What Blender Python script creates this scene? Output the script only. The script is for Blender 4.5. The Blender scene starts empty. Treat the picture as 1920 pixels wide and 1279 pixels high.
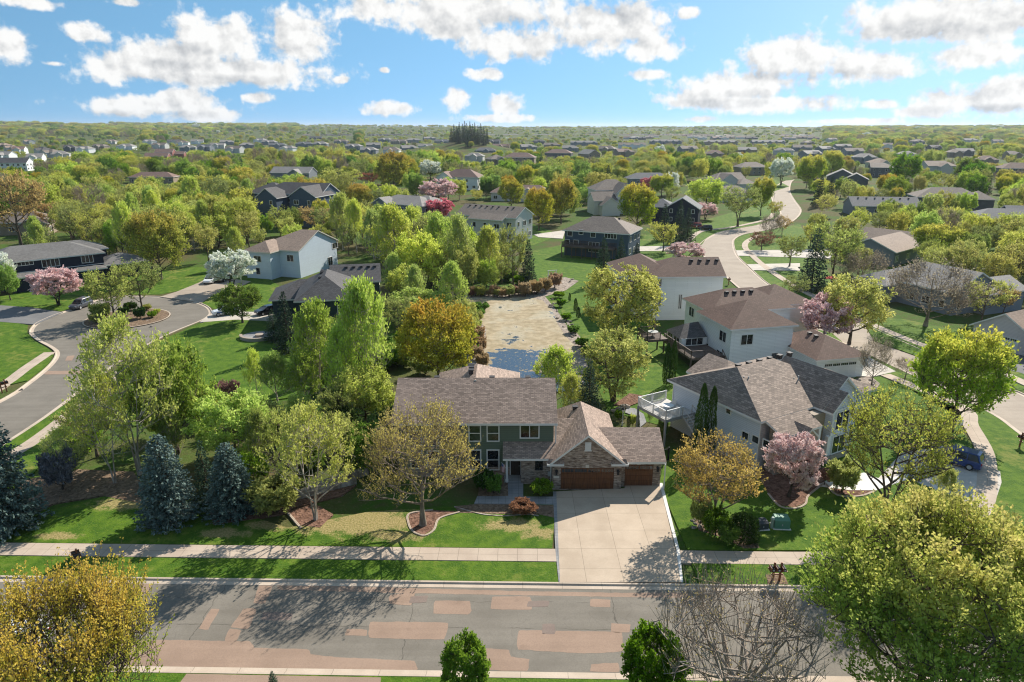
import bpy, math, random
import numpy as np
from mathutils import Vector, Matrix
from mathutils.geometry import tessellate_polygon
R = math.radians
C = bpy.context.scene.collection
# ---------------------------------------------------------------- camera
F = 1280.0; TP = math.atan(402 / 1280.0); CP, SP = math.cos(TP), math.sin(TP); H = 32.0
cam_d = bpy.data.cameras.new('camera'); cam_d.lens = 24.0; cam_d.sensor_width = 36.0
cam_d.clip_start = 0.5; cam_d.clip_end = 40000
cam = bpy.data.objects.new('camera', cam_d); C.objects.link(cam)
cam.location = (0, 0, H); cam.rotation_euler = (math.pi / 2 - TP, 0, 0)
bpy.context.scene.camera = cam
# ---------------------------------------------------------------- sun, exposure
SUN_EL, SUN_AZ = R(37.5), R(36.0)
TOSUN = Vector((math.sin(SUN_AZ) * math.cos(SUN_EL), math.cos(SUN_AZ) * math.cos(SUN_EL), math.sin(SUN_EL)))
sl = bpy.data.lights.new('sun', 'SUN'); sl.energy = 4.6; sl.angle = R(0.5); sl.color = (1.0, 0.925, 0.81)
sun = bpy.data.objects.new('sun', sl); C.objects.link(sun)
sun.rotation_euler = (-TOSUN).to_track_quat('-Z', 'Y').to_euler(); sun.location = (0, 0, 200)
vs = bpy.context.scene.view_settings
vs.view_transform = 'Standard'; vs.look = 'None'; vs.exposure = 0.73; vs.gamma = 1.0
cy = bpy.context.scene.cycles
cy.max_bounces = 8; cy.diffuse_bounces = 4; cy.transmission_bounces = 4; cy.glossy_bounces = 2; cy.transparent_max_bounces = 4
cy.use_denoising = True; cy.filter_width = 1.15; cy.sample_clamp_indirect = 4.0
try: cy.denoiser = 'OPENIMAGEDENOISE'
except Exception: pass

def ray(px, py):
    a = (px - 960) / F; b = (640 - py) / F
    return (a, CP + b * SP, -SP + b * CP)
def P(px, py, z=0.0):
    r = ray(px, py); t = (z - H) / r[2]
    return Vector((r[0] * t, r[1] * t, z))
def zat(px, py, d):
    r = ray(px, py); return H + r[2] * d / r[1]
def depth(x, y, z): return y * CP - (z - H) * SP
def Q(p):
    zc = p[1] * CP - (p[2] - H) * SP; yc = p[1] * SP + (p[2] - H) * CP
    return (960 + F * p[0] / zc, 640 - F * yc / zc)

# ---------------------------------------------------------------- node helpers
def nd(nt, t, ins=None, **props):
    n = nt.nodes.new(t)
    for k, v in props.items(): setattr(n, k, v)
    for k, v in (ins or {}).items():
        if isinstance(v, bpy.types.NodeSocket): nt.links.new(v, n.inputs[k])
        else: n.inputs[k].default_value = v
    return n
def mth(nt, op, a, b=0.0, c=None, clamp=False):
    ins = {0: a, 1: b}
    if c is not None: ins[2] = c
    return nd(nt, 'ShaderNodeMath', ins, operation=op, use_clamp=clamp).outputs[0]
def mixc(nt, fac, a, b, blend='MIX'):
    def col(v): return v if isinstance(v, bpy.types.NodeSocket) else (*v, 1.0)[:4]
    return nd(nt, 'ShaderNodeMix', {0: fac, 6: col(a), 7: col(b)}, data_type='RGBA', blend_type=blend).outputs[2]
def noise(nt, vec, scale, detail=3.0, rough=0.55, dist=0.0):
    ins = {'Scale': scale, 'Detail': detail, 'Roughness': rough, 'Distortion': dist}
    if vec is not None: ins['Vector'] = vec
    return nd(nt, 'ShaderNodeTexNoise', ins).outputs[0]
def smooth(nt, v, lo, hi, a=0.0, b=1.0):
    return nd(nt, 'ShaderNodeMapRange', {0: v, 1: lo, 2: hi, 3: a, 4: b}, interpolation_type='SMOOTHSTEP').outputs[0]
def geo(nt): return nd(nt, 'ShaderNodeNewGeometry').outputs['Position']
def tex(nt, which): return nd(nt, 'ShaderNodeTexCoord').outputs[which]
def uvn(nt): return nd(nt, 'ShaderNodeUVMap').outputs[0]
def bump(nt, b, h, strength=0.4, dist=0.05):
    n = nd(nt, 'ShaderNodeBump', {'Height': h, 'Strength': strength, 'Distance': dist})
    nt.links.new(n.outputs[0], b.inputs['Normal'])
def M(name, rough=0.85, spec=0.25, metal=0.0):
    m = bpy.data.materials.new(name); m.use_nodes = True
    b = m.node_tree.nodes['Principled BSDF']
    b.inputs['Roughness'].default_value = rough; b.inputs['Specular IOR Level'].default_value = spec
    b.inputs['Metallic'].default_value = metal
    return m, m.node_tree, b
def setc(nt, b, c):
    if isinstance(c, bpy.types.NodeSocket): nt.links.new(c, b.inputs['Base Color'])
    else: b.inputs['Base Color'].default_value = (*c, 1.0)

# ---------------------------------------------------------------- world: physical sky with cumulus cloud
W = bpy.data.worlds.new('World'); bpy.context.scene.world = W; W.use_nodes = True
def build_world():
    nt = W.node_tree; nt.nodes.clear()
    out = nd(nt, 'ShaderNodeOutputWorld')
    sky = nd(nt, 'ShaderNodeTexSky', sky_type='NISHITA')
    sky.sun_disc = False; sky.sun_elevation = SUN_EL; sky.sun_rotation = SUN_AZ
    sky.air_density = 1.0; sky.dust_density = 0.2; sky.ozone_density = 3.0; sky.altitude = 300
    dirv = tex(nt, 'Generated')
    lift = nd(nt, 'ShaderNodeVectorMath', {0: nd(nt, 'ShaderNodeVectorMath', {0: dirv, 1: (1, 1, 1.1)}, operation='MULTIPLY').outputs[0], 1: (0, 0, 0.34)}, operation='ADD').outputs[0]
    nt.links.new(nd(nt, 'ShaderNodeVectorMath', {0: lift}, operation='NORMALIZE').outputs[0], sky.inputs[0])
    sx = nd(nt, 'ShaderNodeSeparateXYZ', {0: dirv})
    X, Y, Z = sx.outputs
    az = mth(nt, 'MULTIPLY', mth(nt, 'ARCTAN2', X, Y), 180 / math.pi)
    hor = mth(nt, 'SQRT', mth(nt, 'ADD', mth(nt, 'MULTIPLY', X, X), mth(nt, 'MULTIPLY', Y, Y)))
    el = mth(nt, 'MULTIPLY', mth(nt, 'ARCTAN2', Z, hor), 180 / math.pi)
    uv = nd(nt, 'ShaderNodeCombineXYZ', {0: az, 1: el, 2: 0.0}).outputs[0]
    # warped coordinates give the billowing edges
    def wn(scale, detail, off):
        v = nd(nt, 'ShaderNodeVectorMath', {0: uv, 1: off}, operation='ADD').outputs[0]
        return noise(nt, v, scale, detail, 0.58)
    ells = CLOUDS
    def field(elist, squash=1.0):
        f = None
        for (px, py, rx, ry) in elist:
            r = ray(px, py); a0 = math.degrees(math.atan2(r[0], r[1])); e0 = math.degrees(math.atan2(r[2], math.hypot(r[0], r[1])))
            k = 0.0425
            d = nd(nt, 'ShaderNodeVectorMath', {0: uv, 1: (a0, e0, 0)}, operation='SUBTRACT').outputs[0]
            d = nd(nt, 'ShaderNodeVectorMath', {0: d, 1: (1 / (rx * k), 1 / (ry * k), 0)}, operation='MULTIPLY').outputs[0]
            l = nd(nt, 'ShaderNodeVectorMath', {0: d}, operation='LENGTH').outputs['Value']
            g = mth(nt, 'SUBTRACT', 1.0, l)
            f = g if f is None else mth(nt, 'SMOOTH_MAX', f, g, 0.25)
        return f
    base = field(ells)
    n1 = wn(0.42, 8.0, (3.1, 7.7, 1.0)); n2 = wn(1.3, 9.0, (31.0, 4.0, 2.0))
    nz = mth(nt, 'ADD', mth(nt, 'MULTIPLY', mth(nt, 'SUBTRACT', n1, 0.5), 1.65), mth(nt, 'MULTIPLY', mth(nt, 'SUBTRACT', n2, 0.5), 1.15))
    dens = mth(nt, 'ADD', base, nz)
    alpha = smooth(nt, dens, 0.02, 0.52)
    # offset sample toward the sun: lit side of each billow
    n1b = wn(0.42, 8.0, (3.1 + 0.45, 7.7 + 0.55, 1.0))
    lit = mth(nt, 'SUBTRACT', n1, n1b)
    gray = field(CLOUD_BASES)
    gray = smooth(nt, mth(nt, 'ADD', gray, mth(nt, 'MULTIPLY', mth(nt, 'SUBTRACT', n1, 0.5), 1.6)), -0.25, 0.75)
    br = mth(nt, 'SUBTRACT', mth(nt, 'ADD', 0.95, mth(nt, 'MULTIPLY', lit, 1.5)), mth(nt, 'MULTIPLY', gray, 0.20))
    br = mth(nt, 'MINIMUM', mth(nt, 'MAXIMUM', br, 0.55), 1.0)
    ccol = nd(nt, 'ShaderNodeVectorMath', {0: mixc(nt, smooth(nt, br, 0.5, 0.95), (0.95, 0.985, 1.03), (1.0, 1.0, 0.99)), 'Scale': br}, operation='SCALE').outputs[0]
    skc = nd(nt, 'ShaderNodeHueSaturation', {'Hue': 0.478, 'Saturation': 1.06, 'Value': SKY_V, 'Color': sky.outputs[0]}).outputs[0]
    bg1 = nd(nt, 'ShaderNodeBackground', {0: skc, 1: SKY_S})
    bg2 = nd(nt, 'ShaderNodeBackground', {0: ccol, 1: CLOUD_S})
    # unseen broken cloud added overhead as white fill light, above the visible sky
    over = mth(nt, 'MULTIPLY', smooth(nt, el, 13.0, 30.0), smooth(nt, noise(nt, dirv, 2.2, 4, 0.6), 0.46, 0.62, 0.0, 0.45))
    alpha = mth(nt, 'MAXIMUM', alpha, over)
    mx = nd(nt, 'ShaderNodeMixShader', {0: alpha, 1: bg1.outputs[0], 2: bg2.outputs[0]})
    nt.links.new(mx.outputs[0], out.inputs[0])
SKY_V, SKY_S, CLOUD_S = 1.0, 0.104, 0.60
CLOUDS = [(300,112,150,42),(420,78,105,52),(555,78,80,58),(210,125,75,34),(410,135,240,32),(160,62,40,20),(640,150,20,8),
 (310,198,160,22),(335,182,55,22),(400,215,95,18),(215,200,60,18),(690,15,85,30),(880,20,230,42),(960,82,125,36),(1130,50,150,50),
 (1235,90,80,32),(850,55,70,26),(1290,25,25,12),(1480,108,110,46),(1395,160,150,34),(1630,125,95,32),(1300,185,85,24),(1450,195,160,20),
 (1760,30,165,48),(1850,102,100,24),(1690,50,75,32),(1880,30,120,50),(1835,190,125,28),(1890,172,60,26),(1740,210,60,16),(855,185,34,28),
 (945,198,40,26),(730,205,60,16),(935,222,90,10),(915,140,44,12),(1212,140,45,13),(15,85,36,36),(50,5,60,12),(235,5,32,8),(1650,195,38,12),
 (1640,228,50,8),(480,183,36,14),(720,132,12,7),(1310,224,34,8),(100,120,20,6),(1560,228,40,6)]
CLOUD_BASES = [(420,120,150,12),(330,95,60,14),(390,150,200,10),(900,45,120,20),(1090,75,110,16),(960,105,120,10),(1520,142,130,10),
 (1330,195,120,10),(1480,175,150,10),(1760,55,150,18),(1850,30,110,14),(1830,205,110,8),(310,215,140,8),(1150,20,80,16)]
build_world()

# ---------------------------------------------------------------- mesh builder
class MB:
    def __init__(self): self.v = []; self.f = []; self.m = []
    def add(self, vs, fs, mi=0):
        o = len(self.v); self.v += [tuple(p) for p in vs]
        for f in fs: self.f.append(tuple(o + i for i in f)); self.m.append(mi)
        return self
    def quad(self, a, b, c, d, mi=0): return self.add([a, b, c, d], [(0, 1, 2, 3)], mi)
    def box(self, x0, x1, y0, y1, z0, z1, mi=0, T=None):
        vs = [(x, y, z) for z in (z0, z1) for y in (y0, y1) for x in (x0, x1)]
        if T is not None: vs = [tuple(T @ Vector(p)) for p in vs]
        return self.add(vs, [(0, 2, 3, 1), (4, 5, 7, 6), (0, 1, 5, 4), (2, 6, 7, 3), (0, 4, 6, 2), (1, 3, 7, 5)], mi)
    def bar(self, p, q, w, h=None, mi=0):
        p, q = Vector(p), Vector(q); h = h or w; d = (q - p)
        L = d.length
        if L < 1e-6: return self
        d /= L; s = d.cross(Vector((0, 0, 1)))
        s = s.normalized() if s.length > 1e-3 else Vector((1, 0, 0)); u = s.cross(d)
        vs = [a + s * (w / 2 * i) + u * (h / 2 * j) for a in (p, q) for (i, j) in ((-1, -1), (1, -1), (1, 1), (-1, 1))]
        return self.add(vs, [(0, 1, 2, 3), (7, 6, 5, 4), (0, 4, 5, 1), (1, 5, 6, 2), (2, 6, 7, 3), (3, 7, 4, 0)], mi)
    def cyl(self, p, q, r0, r1=None, n=10, mi=0, cap=True):
        p, q = Vector(p), Vector(q); r1 = r0 if r1 is None else r1
        d = (q - p).normalized(); s = d.cross(Vector((0.3, 0.9, 0.1)) if abs(d.z) > .9 else Vector((0, 0, 1))).normalized(); u = s.cross(d)
        vs = []
        for (c, r) in ((p, r0), (q, r1)):
            for k in range(n):
                a = 2 * math.pi * k / n; vs.append(c + (s * math.cos(a) + u * math.sin(a)) * r)
        fs = [(k, (k + 1) % n, n + (k + 1) % n, n + k) for k in range(n)]
        if cap: fs += [tuple(range(n - 1, -1, -1)), tuple(range(n, 2 * n))]
        return self.add(vs, fs, mi)
    def poly(self, pts, z0, z1, mi=0, side=True):
        a = sum(pts[i][0] * pts[(i + 1) % len(pts)][1] - pts[(i + 1) % len(pts)][0] * pts[i][1] for i in range(len(pts)))
        if a < 0: pts = list(reversed(pts))
        n = len(pts); top = [(p[0], p[1], z1) for p in pts]
        tris = tessellate_polygon([[Vector((p[0], p[1], 0)) for p in pts]])
        fs = []
        for t in tris:
            x = [Vector(top[i]) for i in t]
            fs.append(t if (x[1] - x[0]).cross(x[2] - x[0]).z > 0 else (t[0], t[2], t[1]))
        self.add(top, fs, mi)
        if side:
            for i in range(n):
                j = (i + 1) % n
                self.quad((pts[i][0], pts[i][1], z0), (pts[j][0], pts[j][1], z0), top[j], top[i], mi)
        return self
    def build(self, name, mats, parent=None, off=None, smooth=False, uv=None):
        me = bpy.data.meshes.new(name)
        v = self.v
        if off is not None: v = [(p[0] - off[0], p[1] - off[1], p[2] - off[2]) for p in v]
        me.from_pydata(v, [], self.f)
        for mt in (mats if isinstance(mats, (list, tuple)) else [mats]): me.materials.append(mt)
        me.polygons.foreach_set('material_index', self.m)
        if smooth: me.polygons.foreach_set('use_smooth', [True] * len(self.f))
        me.update()
        autouv(me) if uv is None else setuv(me, uv)
        o = bpy.data.objects.new(name, me); C.objects.link(o)
        if parent is not None: o.parent = parent
        return o
def autouv(me):
    n = len(me.polygons)
    if n == 0: return
    co = np.empty(len(me.vertices) * 3); me.vertices.foreach_get('co', co); co = co.reshape(-1, 3)
    nl = len(me.loops); vi = np.empty(nl, dtype=np.int32); me.loops.foreach_get('vertex_index', vi)
    nr = np.empty(n * 3); me.polygons.foreach_get('normal', nr); nr = nr.reshape(-1, 3)
    lt = np.empty(n, dtype=np.int32); me.polygons.foreach_get('loop_total', lt)
    pn = np.repeat(nr, lt, axis=0)
    h = np.stack([-pn[:, 1], pn[:, 0], np.zeros(nl)], 1); ln = np.linalg.norm(h, axis=1)
    flat = ln < 0.05; h[flat] = (1, 0, 0); ln[flat] = 1; h /= ln[:, None]
    s = np.cross(pn, h); p = co[vi]
    uv = np.stack([(p * h).sum(1), (p * s).sum(1)], 1)
    me.uv_layers.new(name='UVMap').data.foreach_set('uv', uv.astype(np.float32).ravel())
def setuv(me, uv):
    vi = np.empty(len(me.loops), dtype=np.int32); me.loops.foreach_get('vertex_index', vi)
    me.uv_layers.new(name='UVMap').data.foreach_set('uv', np.asarray(uv, np.float32)[vi].ravel())
def tag(o, label=None, cat=None, group=None, kind=None):
    if label: o['label'] = label
    if cat: o['category'] = cat
    if group: o['group'] = group
    if kind: o['kind'] = kind
    return o
def empty(name, loc, rz=0.0, label=None, cat=None, group=None):
    o = bpy.data.objects.new(name, None); C.objects.link(o); o.empty_display_size = 0.3
    o.location = loc; o.rotation_euler = (0, 0, rz)
    return tag(o, label, cat, group)
def linkcopy(o, parent=None):
    c = o.copy(); C.objects.link(c); c.parent = parent
    return c
def copytree(o, parent=None):
    c = linkcopy(o, parent)
    for ch in list(o.children): copytree(ch, c)
    return c
# ---------------------------------------------------------------- materials
def grass_mat(name, dry, worn=()):
    m, nt, b = M(name, 0.9, 0.15); g = geo(nt)
    big = noise(nt, g, 0.11, 4, 0.6); mid = noise(nt, g, 0.9, 5, 0.65); fine = noise(nt, g, 6.0, 3, 0.7)
    c = mixc(nt, smooth(nt, mid, 0.38, 0.62), (0.036, 0.100, 0.007), (0.105, 0.185, 0.014))
    c = mixc(nt, smooth(nt, fine, 0.3, 0.75), c, (0.068, 0.125, 0.011), 'MIX')
    c = mixc(nt, smooth(nt, fine, 0.52, 0.74, 0.0, 0.75), c, (0.150, 0.215, 0.032))
    yel = smooth(nt, mth(nt, 'ADD', big, mth(nt, 'MULTIPLY', mth(nt, 'SUBTRACT', mid, 0.5), 0.7)), 0.60 - 0.16 * dry, 0.82 - 0.12 * dry, 0, 0.45 + 0.4 * dry)
    c = mixc(nt, yel, c, (0.235, 0.215, 0.060))
    wf = None
    for (wx, wy, rx, ry) in worn:
        d = nd(nt, 'ShaderNodeVectorMath', {0: nd(nt, 'ShaderNodeVectorMath', {0: g, 1: (wx, wy, 0)}, operation='SUBTRACT').outputs[0], 1: (1 / rx, 1 / ry, 0)}, operation='MULTIPLY').outputs[0]
        v = mth(nt, 'SUBTRACT', 1.0, nd(nt, 'ShaderNodeVectorMath', {0: d}, operation='LENGTH').outputs['Value'])
        wf = v if wf is None else mth(nt, 'MAXIMUM', wf, v)
    if wf is not None:
        k = smooth(nt, mth(nt, 'ADD', wf, mth(nt, 'ADD', mth(nt, 'MULTIPLY', mth(nt, 'SUBTRACT', mid, 0.5), 2.2), mth(nt, 'MULTIPLY', mth(nt, 'SUBTRACT', fine, 0.5), 0.8))), -0.1, 0.55, 0.0, 0.85)
        c = mixc(nt, k, c, mixc(nt, smooth(nt, fine, 0.35, 0.65), (0.22, 0.185, 0.065), (0.40, 0.30, 0.15)))
    spk = smooth(nt, noise(nt, g, 11.0, 2, 0.5), 0.66, 0.74, 0, 0.5)
    c = mixc(nt, spk, c, (0.26, 0.30, 0.11))
    setc(nt, b, c); bump(nt, b, fine, 0.6, 0.12); return m
GRASS = grass_mat('lawn_grass', 0.40); GRASS_DRY = grass_mat('dry_lawn_grass', 1.0)
def straw_mat():
    m, nt, b = M('straw_turf', 0.95, 0.1); g = geo(nt)
    c = mixc(nt, smooth(nt, noise(nt, g, 1.3, 5), 0.35, 0.65), (0.20, 0.19, 0.055), (0.36, 0.27, 0.12))
    c = mixc(nt, smooth(nt, noise(nt, g, 7, 3), 0.45, 0.7), c, (0.10, 0.16, 0.025))
    setc(nt, b, c); return m
STRAW = straw_mat()
def floor_mat():
    m, nt, b = M('woodland_floor', 0.95, 0.1); g = geo(nt)
    c = mixc(nt, smooth(nt, noise(nt, g, 0.06, 4), 0.42, 0.6), (0.055, 0.115, 0.016), (0.105, 0.085, 0.040))
    c = mixc(nt, smooth(nt, noise(nt, g, 0.9, 5), 0.4, 0.7), c, (0.075, 0.088, 0.028))
    c = mixc(nt, smooth(nt, noise(nt, g, 5.0, 3), 0.55, 0.75, 0, 0.7), c, (0.16, 0.135, 0.07))
    setc(nt, b, c); bump(nt, b, noise(nt, g, 3, 4), 0.5, 0.2); return m
FLOOR = floor_mat()
def asphalt_mat(name, c0, c1, crack, tar=0.0):
    m, nt, b = M(name, 0.88, 0.3); g = geo(nt)
    big = noise(nt, g, 0.25, 4, 0.6); fine = noise(nt, g, 14, 2, 0.6)
    st = nd(nt, 'ShaderNodeMapping', {'Vector': g, 'Scale': (0.06, 1.2, 1)}).outputs[0]
    streak = noise(nt, st, 1.0, 4, 0.6)
    c = mixc(nt, smooth(nt, mth(nt, 'ADD', mth(nt, 'MULTIPLY', big, 0.6), mth(nt, 'MULTIPLY', streak, 0.4)), 0.35, 0.66), c0, c1)
    c = mixc(nt, smooth(nt, fine, 0.35, 0.7, 0, 0.35), c, tuple(x * 0.72 for x in c0))
    v = nd(nt, 'ShaderNodeTexVoronoi', {'Vector': nd(nt, 'ShaderNodeVectorMath', {0: g, 1: nd(nt, 'ShaderNodeVectorMath', {0: nd(nt, 'ShaderNodeTexNoise', {'Vector': g, 'Scale': 0.5}).outputs['Color'], 'Scale': 2.5}, operation='SCALE').outputs[0]}, operation='ADD').outputs[0], 'Scale': 0.17}, feature='DISTANCE_TO_EDGE').outputs[0]
    c = mixc(nt, smooth(nt, v, 0.0, 0.007, crack * 0.35, 0.0), c, tuple(x * 0.42 for x in c0))
    if tar:
        gx = nd(nt, 'ShaderNodeSeparateXYZ', {0: g}).outputs
        wob = mth(nt, 'MULTIPLY', mth(nt, 'SUBTRACT', noise(nt, g, 0.8, 3), 0.5), 0.5)
        for (off, k0) in ((37.9, 0.05), (40.6, 0.035)):
            dl = mth(nt, 'ABSOLUTE', mth(nt, 'ADD', mth(nt, 'SUBTRACT', mth(nt, 'ADD', gx[1], mth(nt, 'MULTIPLY', gx[0], 0.019)), off), wob))
            gate = smooth(nt, noise(nt, g, 0.23, 2), 0.40, 0.5)
            c = mixc(nt, mth(nt, 'MULTIPLY', smooth(nt, dl, 0.0, k0, tar, 0.0), gate), c, tuple(x * 0.35 for x in c0))
        sx_ = mth(nt, 'ABSOLUTE', mth(nt, 'SUBTRACT', mth(nt, 'FRACT', mth(nt, 'ADD', mth(nt, 'MULTIPLY', gx[0], 0.071), mth(nt, 'MULTIPLY', wob, 0.12))), 0.5))
        c = mixc(nt, smooth(nt, sx_, 0.0, 0.0032, tar, 0.0), c, tuple(x * 0.35 for x in c0))
    st2 = smooth(nt, noise(nt, g, 0.6, 3, 0.5), 0.64, 0.74, 0, 0.3)
    c = mixc(nt, st2, c, tuple(x * 0.6 for x in c0))
    setc(nt, b, c); bump(nt, b, fine, 0.25, 0.02); return m
ASPH = asphalt_mat('worn_grey_asphalt', (0.165, 0.147, 0.122), (0.225, 0.202, 0.170), 0.5, 0.7)
ASPH_L = asphalt_mat('pale_old_asphalt', (0.32, 0.265, 0.212), (0.40, 0.335, 0.27), 0.35)
ASPH_D = asphalt_mat('dark_driveway_asphalt', (0.14, 0.14, 0.145), (0.20, 0.195, 0.19), 0.2)
PATCH = asphalt_mat('tan_asphalt_repair', (0.275, 0.192, 0.143), (0.345, 0.243, 0.182), 0.0)
PATCH_D = asphalt_mat('brown_asphalt_repair', (0.19, 0.145, 0.125), (0.24, 0.185, 0.155), 0.0)
def concrete_mat(name, c0, c1, jw, jh, jd=0.55):
    m, nt, b = M(name, 0.85, 0.25); g = geo(nt); u = uvn(nt)
    c = mixc(nt, smooth(nt, noise(nt, g, 0.35, 5, 0.6), 0.34, 0.68), c0, c1)
    c = mixc(nt, smooth(nt, noise(nt, g, 9, 3, 0.6), 0.4, 0.75, 0, 0.25), c, tuple(x * 0.75 for x in c0))
    br = nd(nt, 'ShaderNodeTexBrick', {'Vector': u, 'Scale': 1.0, 'Mortar Size': 0.018, 'Mortar Smooth': 0.1, 'Brick Width': jw, 'Row Height': jh, 'Color1': (1, 1, 1, 1), 'Color2': (.93, .93, .93, 1), 'Mortar': (jd, jd, jd, 1)}, offset=0.0).outputs[0]
    c = mixc(nt, 1.0, c, br, 'MULTIPLY')
    setc(nt, b, c); return m
CONC = concrete_mat('sidewalk_concrete', (0.43, 0.345, 0.275), (0.51, 0.42, 0.335), 1.55, 40)
CONC_DR = concrete_mat('driveway_concrete', (0.445, 0.355, 0.268), (0.53, 0.43, 0.33), 2.75, 2.6)
CONC_W = concrete_mat('white_path_concrete', (0.66, 0.64, 0.60), (0.76, 0.73, 0.69), 40, 40)
CONC_P = concrete_mat('pale_driveway_concrete', (0.46, 0.42, 0.37), (0.56, 0.51, 0.45), 4.2, 4.2)
KERB = concrete_mat('kerb_concrete', (0.47, 0.385, 0.305), (0.57, 0.475, 0.385), 2.9, 40)
STAMP = concrete_mat('stamped_grey_concrete', (0.22, 0.225, 0.235), (0.34, 0.335, 0.335), 0.6, 0.45, 0.6)
def mulch_mat(name, c0, c1, c2, sc=5.0):
    m, nt, b = M(name, 0.95, 0.1); g = geo(nt)
    v = nd(nt, 'ShaderNodeTexVoronoi', {'Vector': g, 'Scale': sc}).outputs
    s = nd(nt, 'ShaderNodeSeparateColor', {0: v['Color']}).outputs[0]
    c = mixc(nt, s, c0, c1); c = mixc(nt, smooth(nt, noise(nt, g, 1.2, 4), 0.45, 0.7, 0, 0.8), c, c2)
    setc(nt, b, c); bump(nt, b, v['Distance'], 0.7, 0.08); return m
MULCH = mulch_mat('red_mulch', (0.095, 0.052, 0.036), (0.25, 0.145, 0.105), (0.15, 0.085, 0.06))
MULCH_B = mulch_mat('brown_mulch', (0.11, 0.075, 0.05), (0.27, 0.19, 0.13), (0.17, 0.12, 0.085))
ROCK = mulch_mat('river_rock', (0.16, 0.13, 0.11), (0.46, 0.39, 0.33), (0.30, 0.25, 0.21), 3.5)
def stone_mat():
    m, nt, b = M('boulder_stone', 0.9, 0.2); g = tex(nt, 'Object')
    c = mixc(nt, smooth(nt, noise(nt, g, 2, 6), 0.35, 0.7), (0.24, 0.19, 0.15), (0.50, 0.44, 0.38))
    setc(nt, b, c); bump(nt, b, noise(nt, g, 5, 5), 0.6, 0.1); return m
STONE = stone_mat()
def pond_mat():
    m, nt, b = M('pond_scum', 0.8, 0.3); g = geo(nt)
    sx = nd(nt, 'ShaderNodeSeparateXYZ', {0: g}).outputs
    n1 = noise(nt, g, 0.10, 6, 0.62, 0.6); n2 = noise(nt, g, 0.75, 5, 0.65); n3 = noise(nt, g, 3.0, 4, 0.7, 0.8)
    # open water lies at the near end, scum has drifted to the far end
    drift = smooth(nt, mth(nt, 'ADD', sx[1], mth(nt, 'MULTIPLY', mth(nt, 'ABSOLUTE', sx[0]), 1.7)), 88, 114, 1.0, 0.0)
    w = mth(nt, 'ADD', mth(nt, 'MULTIPLY', drift, 0.78), mth(nt, 'ADD', mth(nt, 'MULTIPLY', mth(nt, 'SUBTRACT', n1, 0.5), 2.9), mth(nt, 'MULTIPLY', mth(nt, 'SUBTRACT', n2, 0.5), 1.8)))
    water = smooth(nt, w, 0.42, 0.50)
    flecks = smooth(nt, n3, 0.60, 0.64, 0, 1)
    water = mth(nt, 'MULTIPLY', water, mth(nt, 'SUBTRACT', 1.0, mth(nt, 'MULTIPLY', flecks, 0.9)))
    sc = mixc(nt, smooth(nt, n2, 0.35, 0.68), (0.27, 0.215, 0.13), (0.43, 0.35, 0.235))
    sc = mixc(nt, smooth(nt, n1, 0.45, 0.62, 0.0, 0.6), sc, (0.44, 0.405, 0.315))
    sc = mixc(nt, smooth(nt, n3, 0.54, 0.70, 0.0, 0.8), sc, (0.17, 0.145, 0.075))
    st = nd(nt, 'ShaderNodeMapping', {'Vector': g, 'Scale': (0.15, 1.1, 1)}).outputs[0]
    sc = mixc(nt, smooth(nt, noise(nt, st, 1.0, 5, 0.7), 0.58, 0.68, 0.0, 0.6), sc, (0.20, 0.18, 0.10))
    c = mixc(nt, water, sc, (0.045, 0.065, 0.095))
    setc(nt, b, c)
    nt.links.new(mth(nt, 'SUBTRACT', 0.85, mth(nt, 'MULTIPLY', water, 0.73)), b.inputs['Roughness'])
    nt.links.new(mth(nt, 'ADD', 0.2, mth(nt, 'MULTIPLY', water, 0.5)), b.inputs['Specular IOR Level'])
    bump(nt, b, mth(nt, 'ADD', mth(nt, 'MULTIPLY', n3, mth(nt, 'SUBTRACT', 1.0, water)), mth(nt, 'MULTIPLY', n2, 0.25)), 0.35, 0.06)
    return m
POND = pond_mat()

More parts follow.
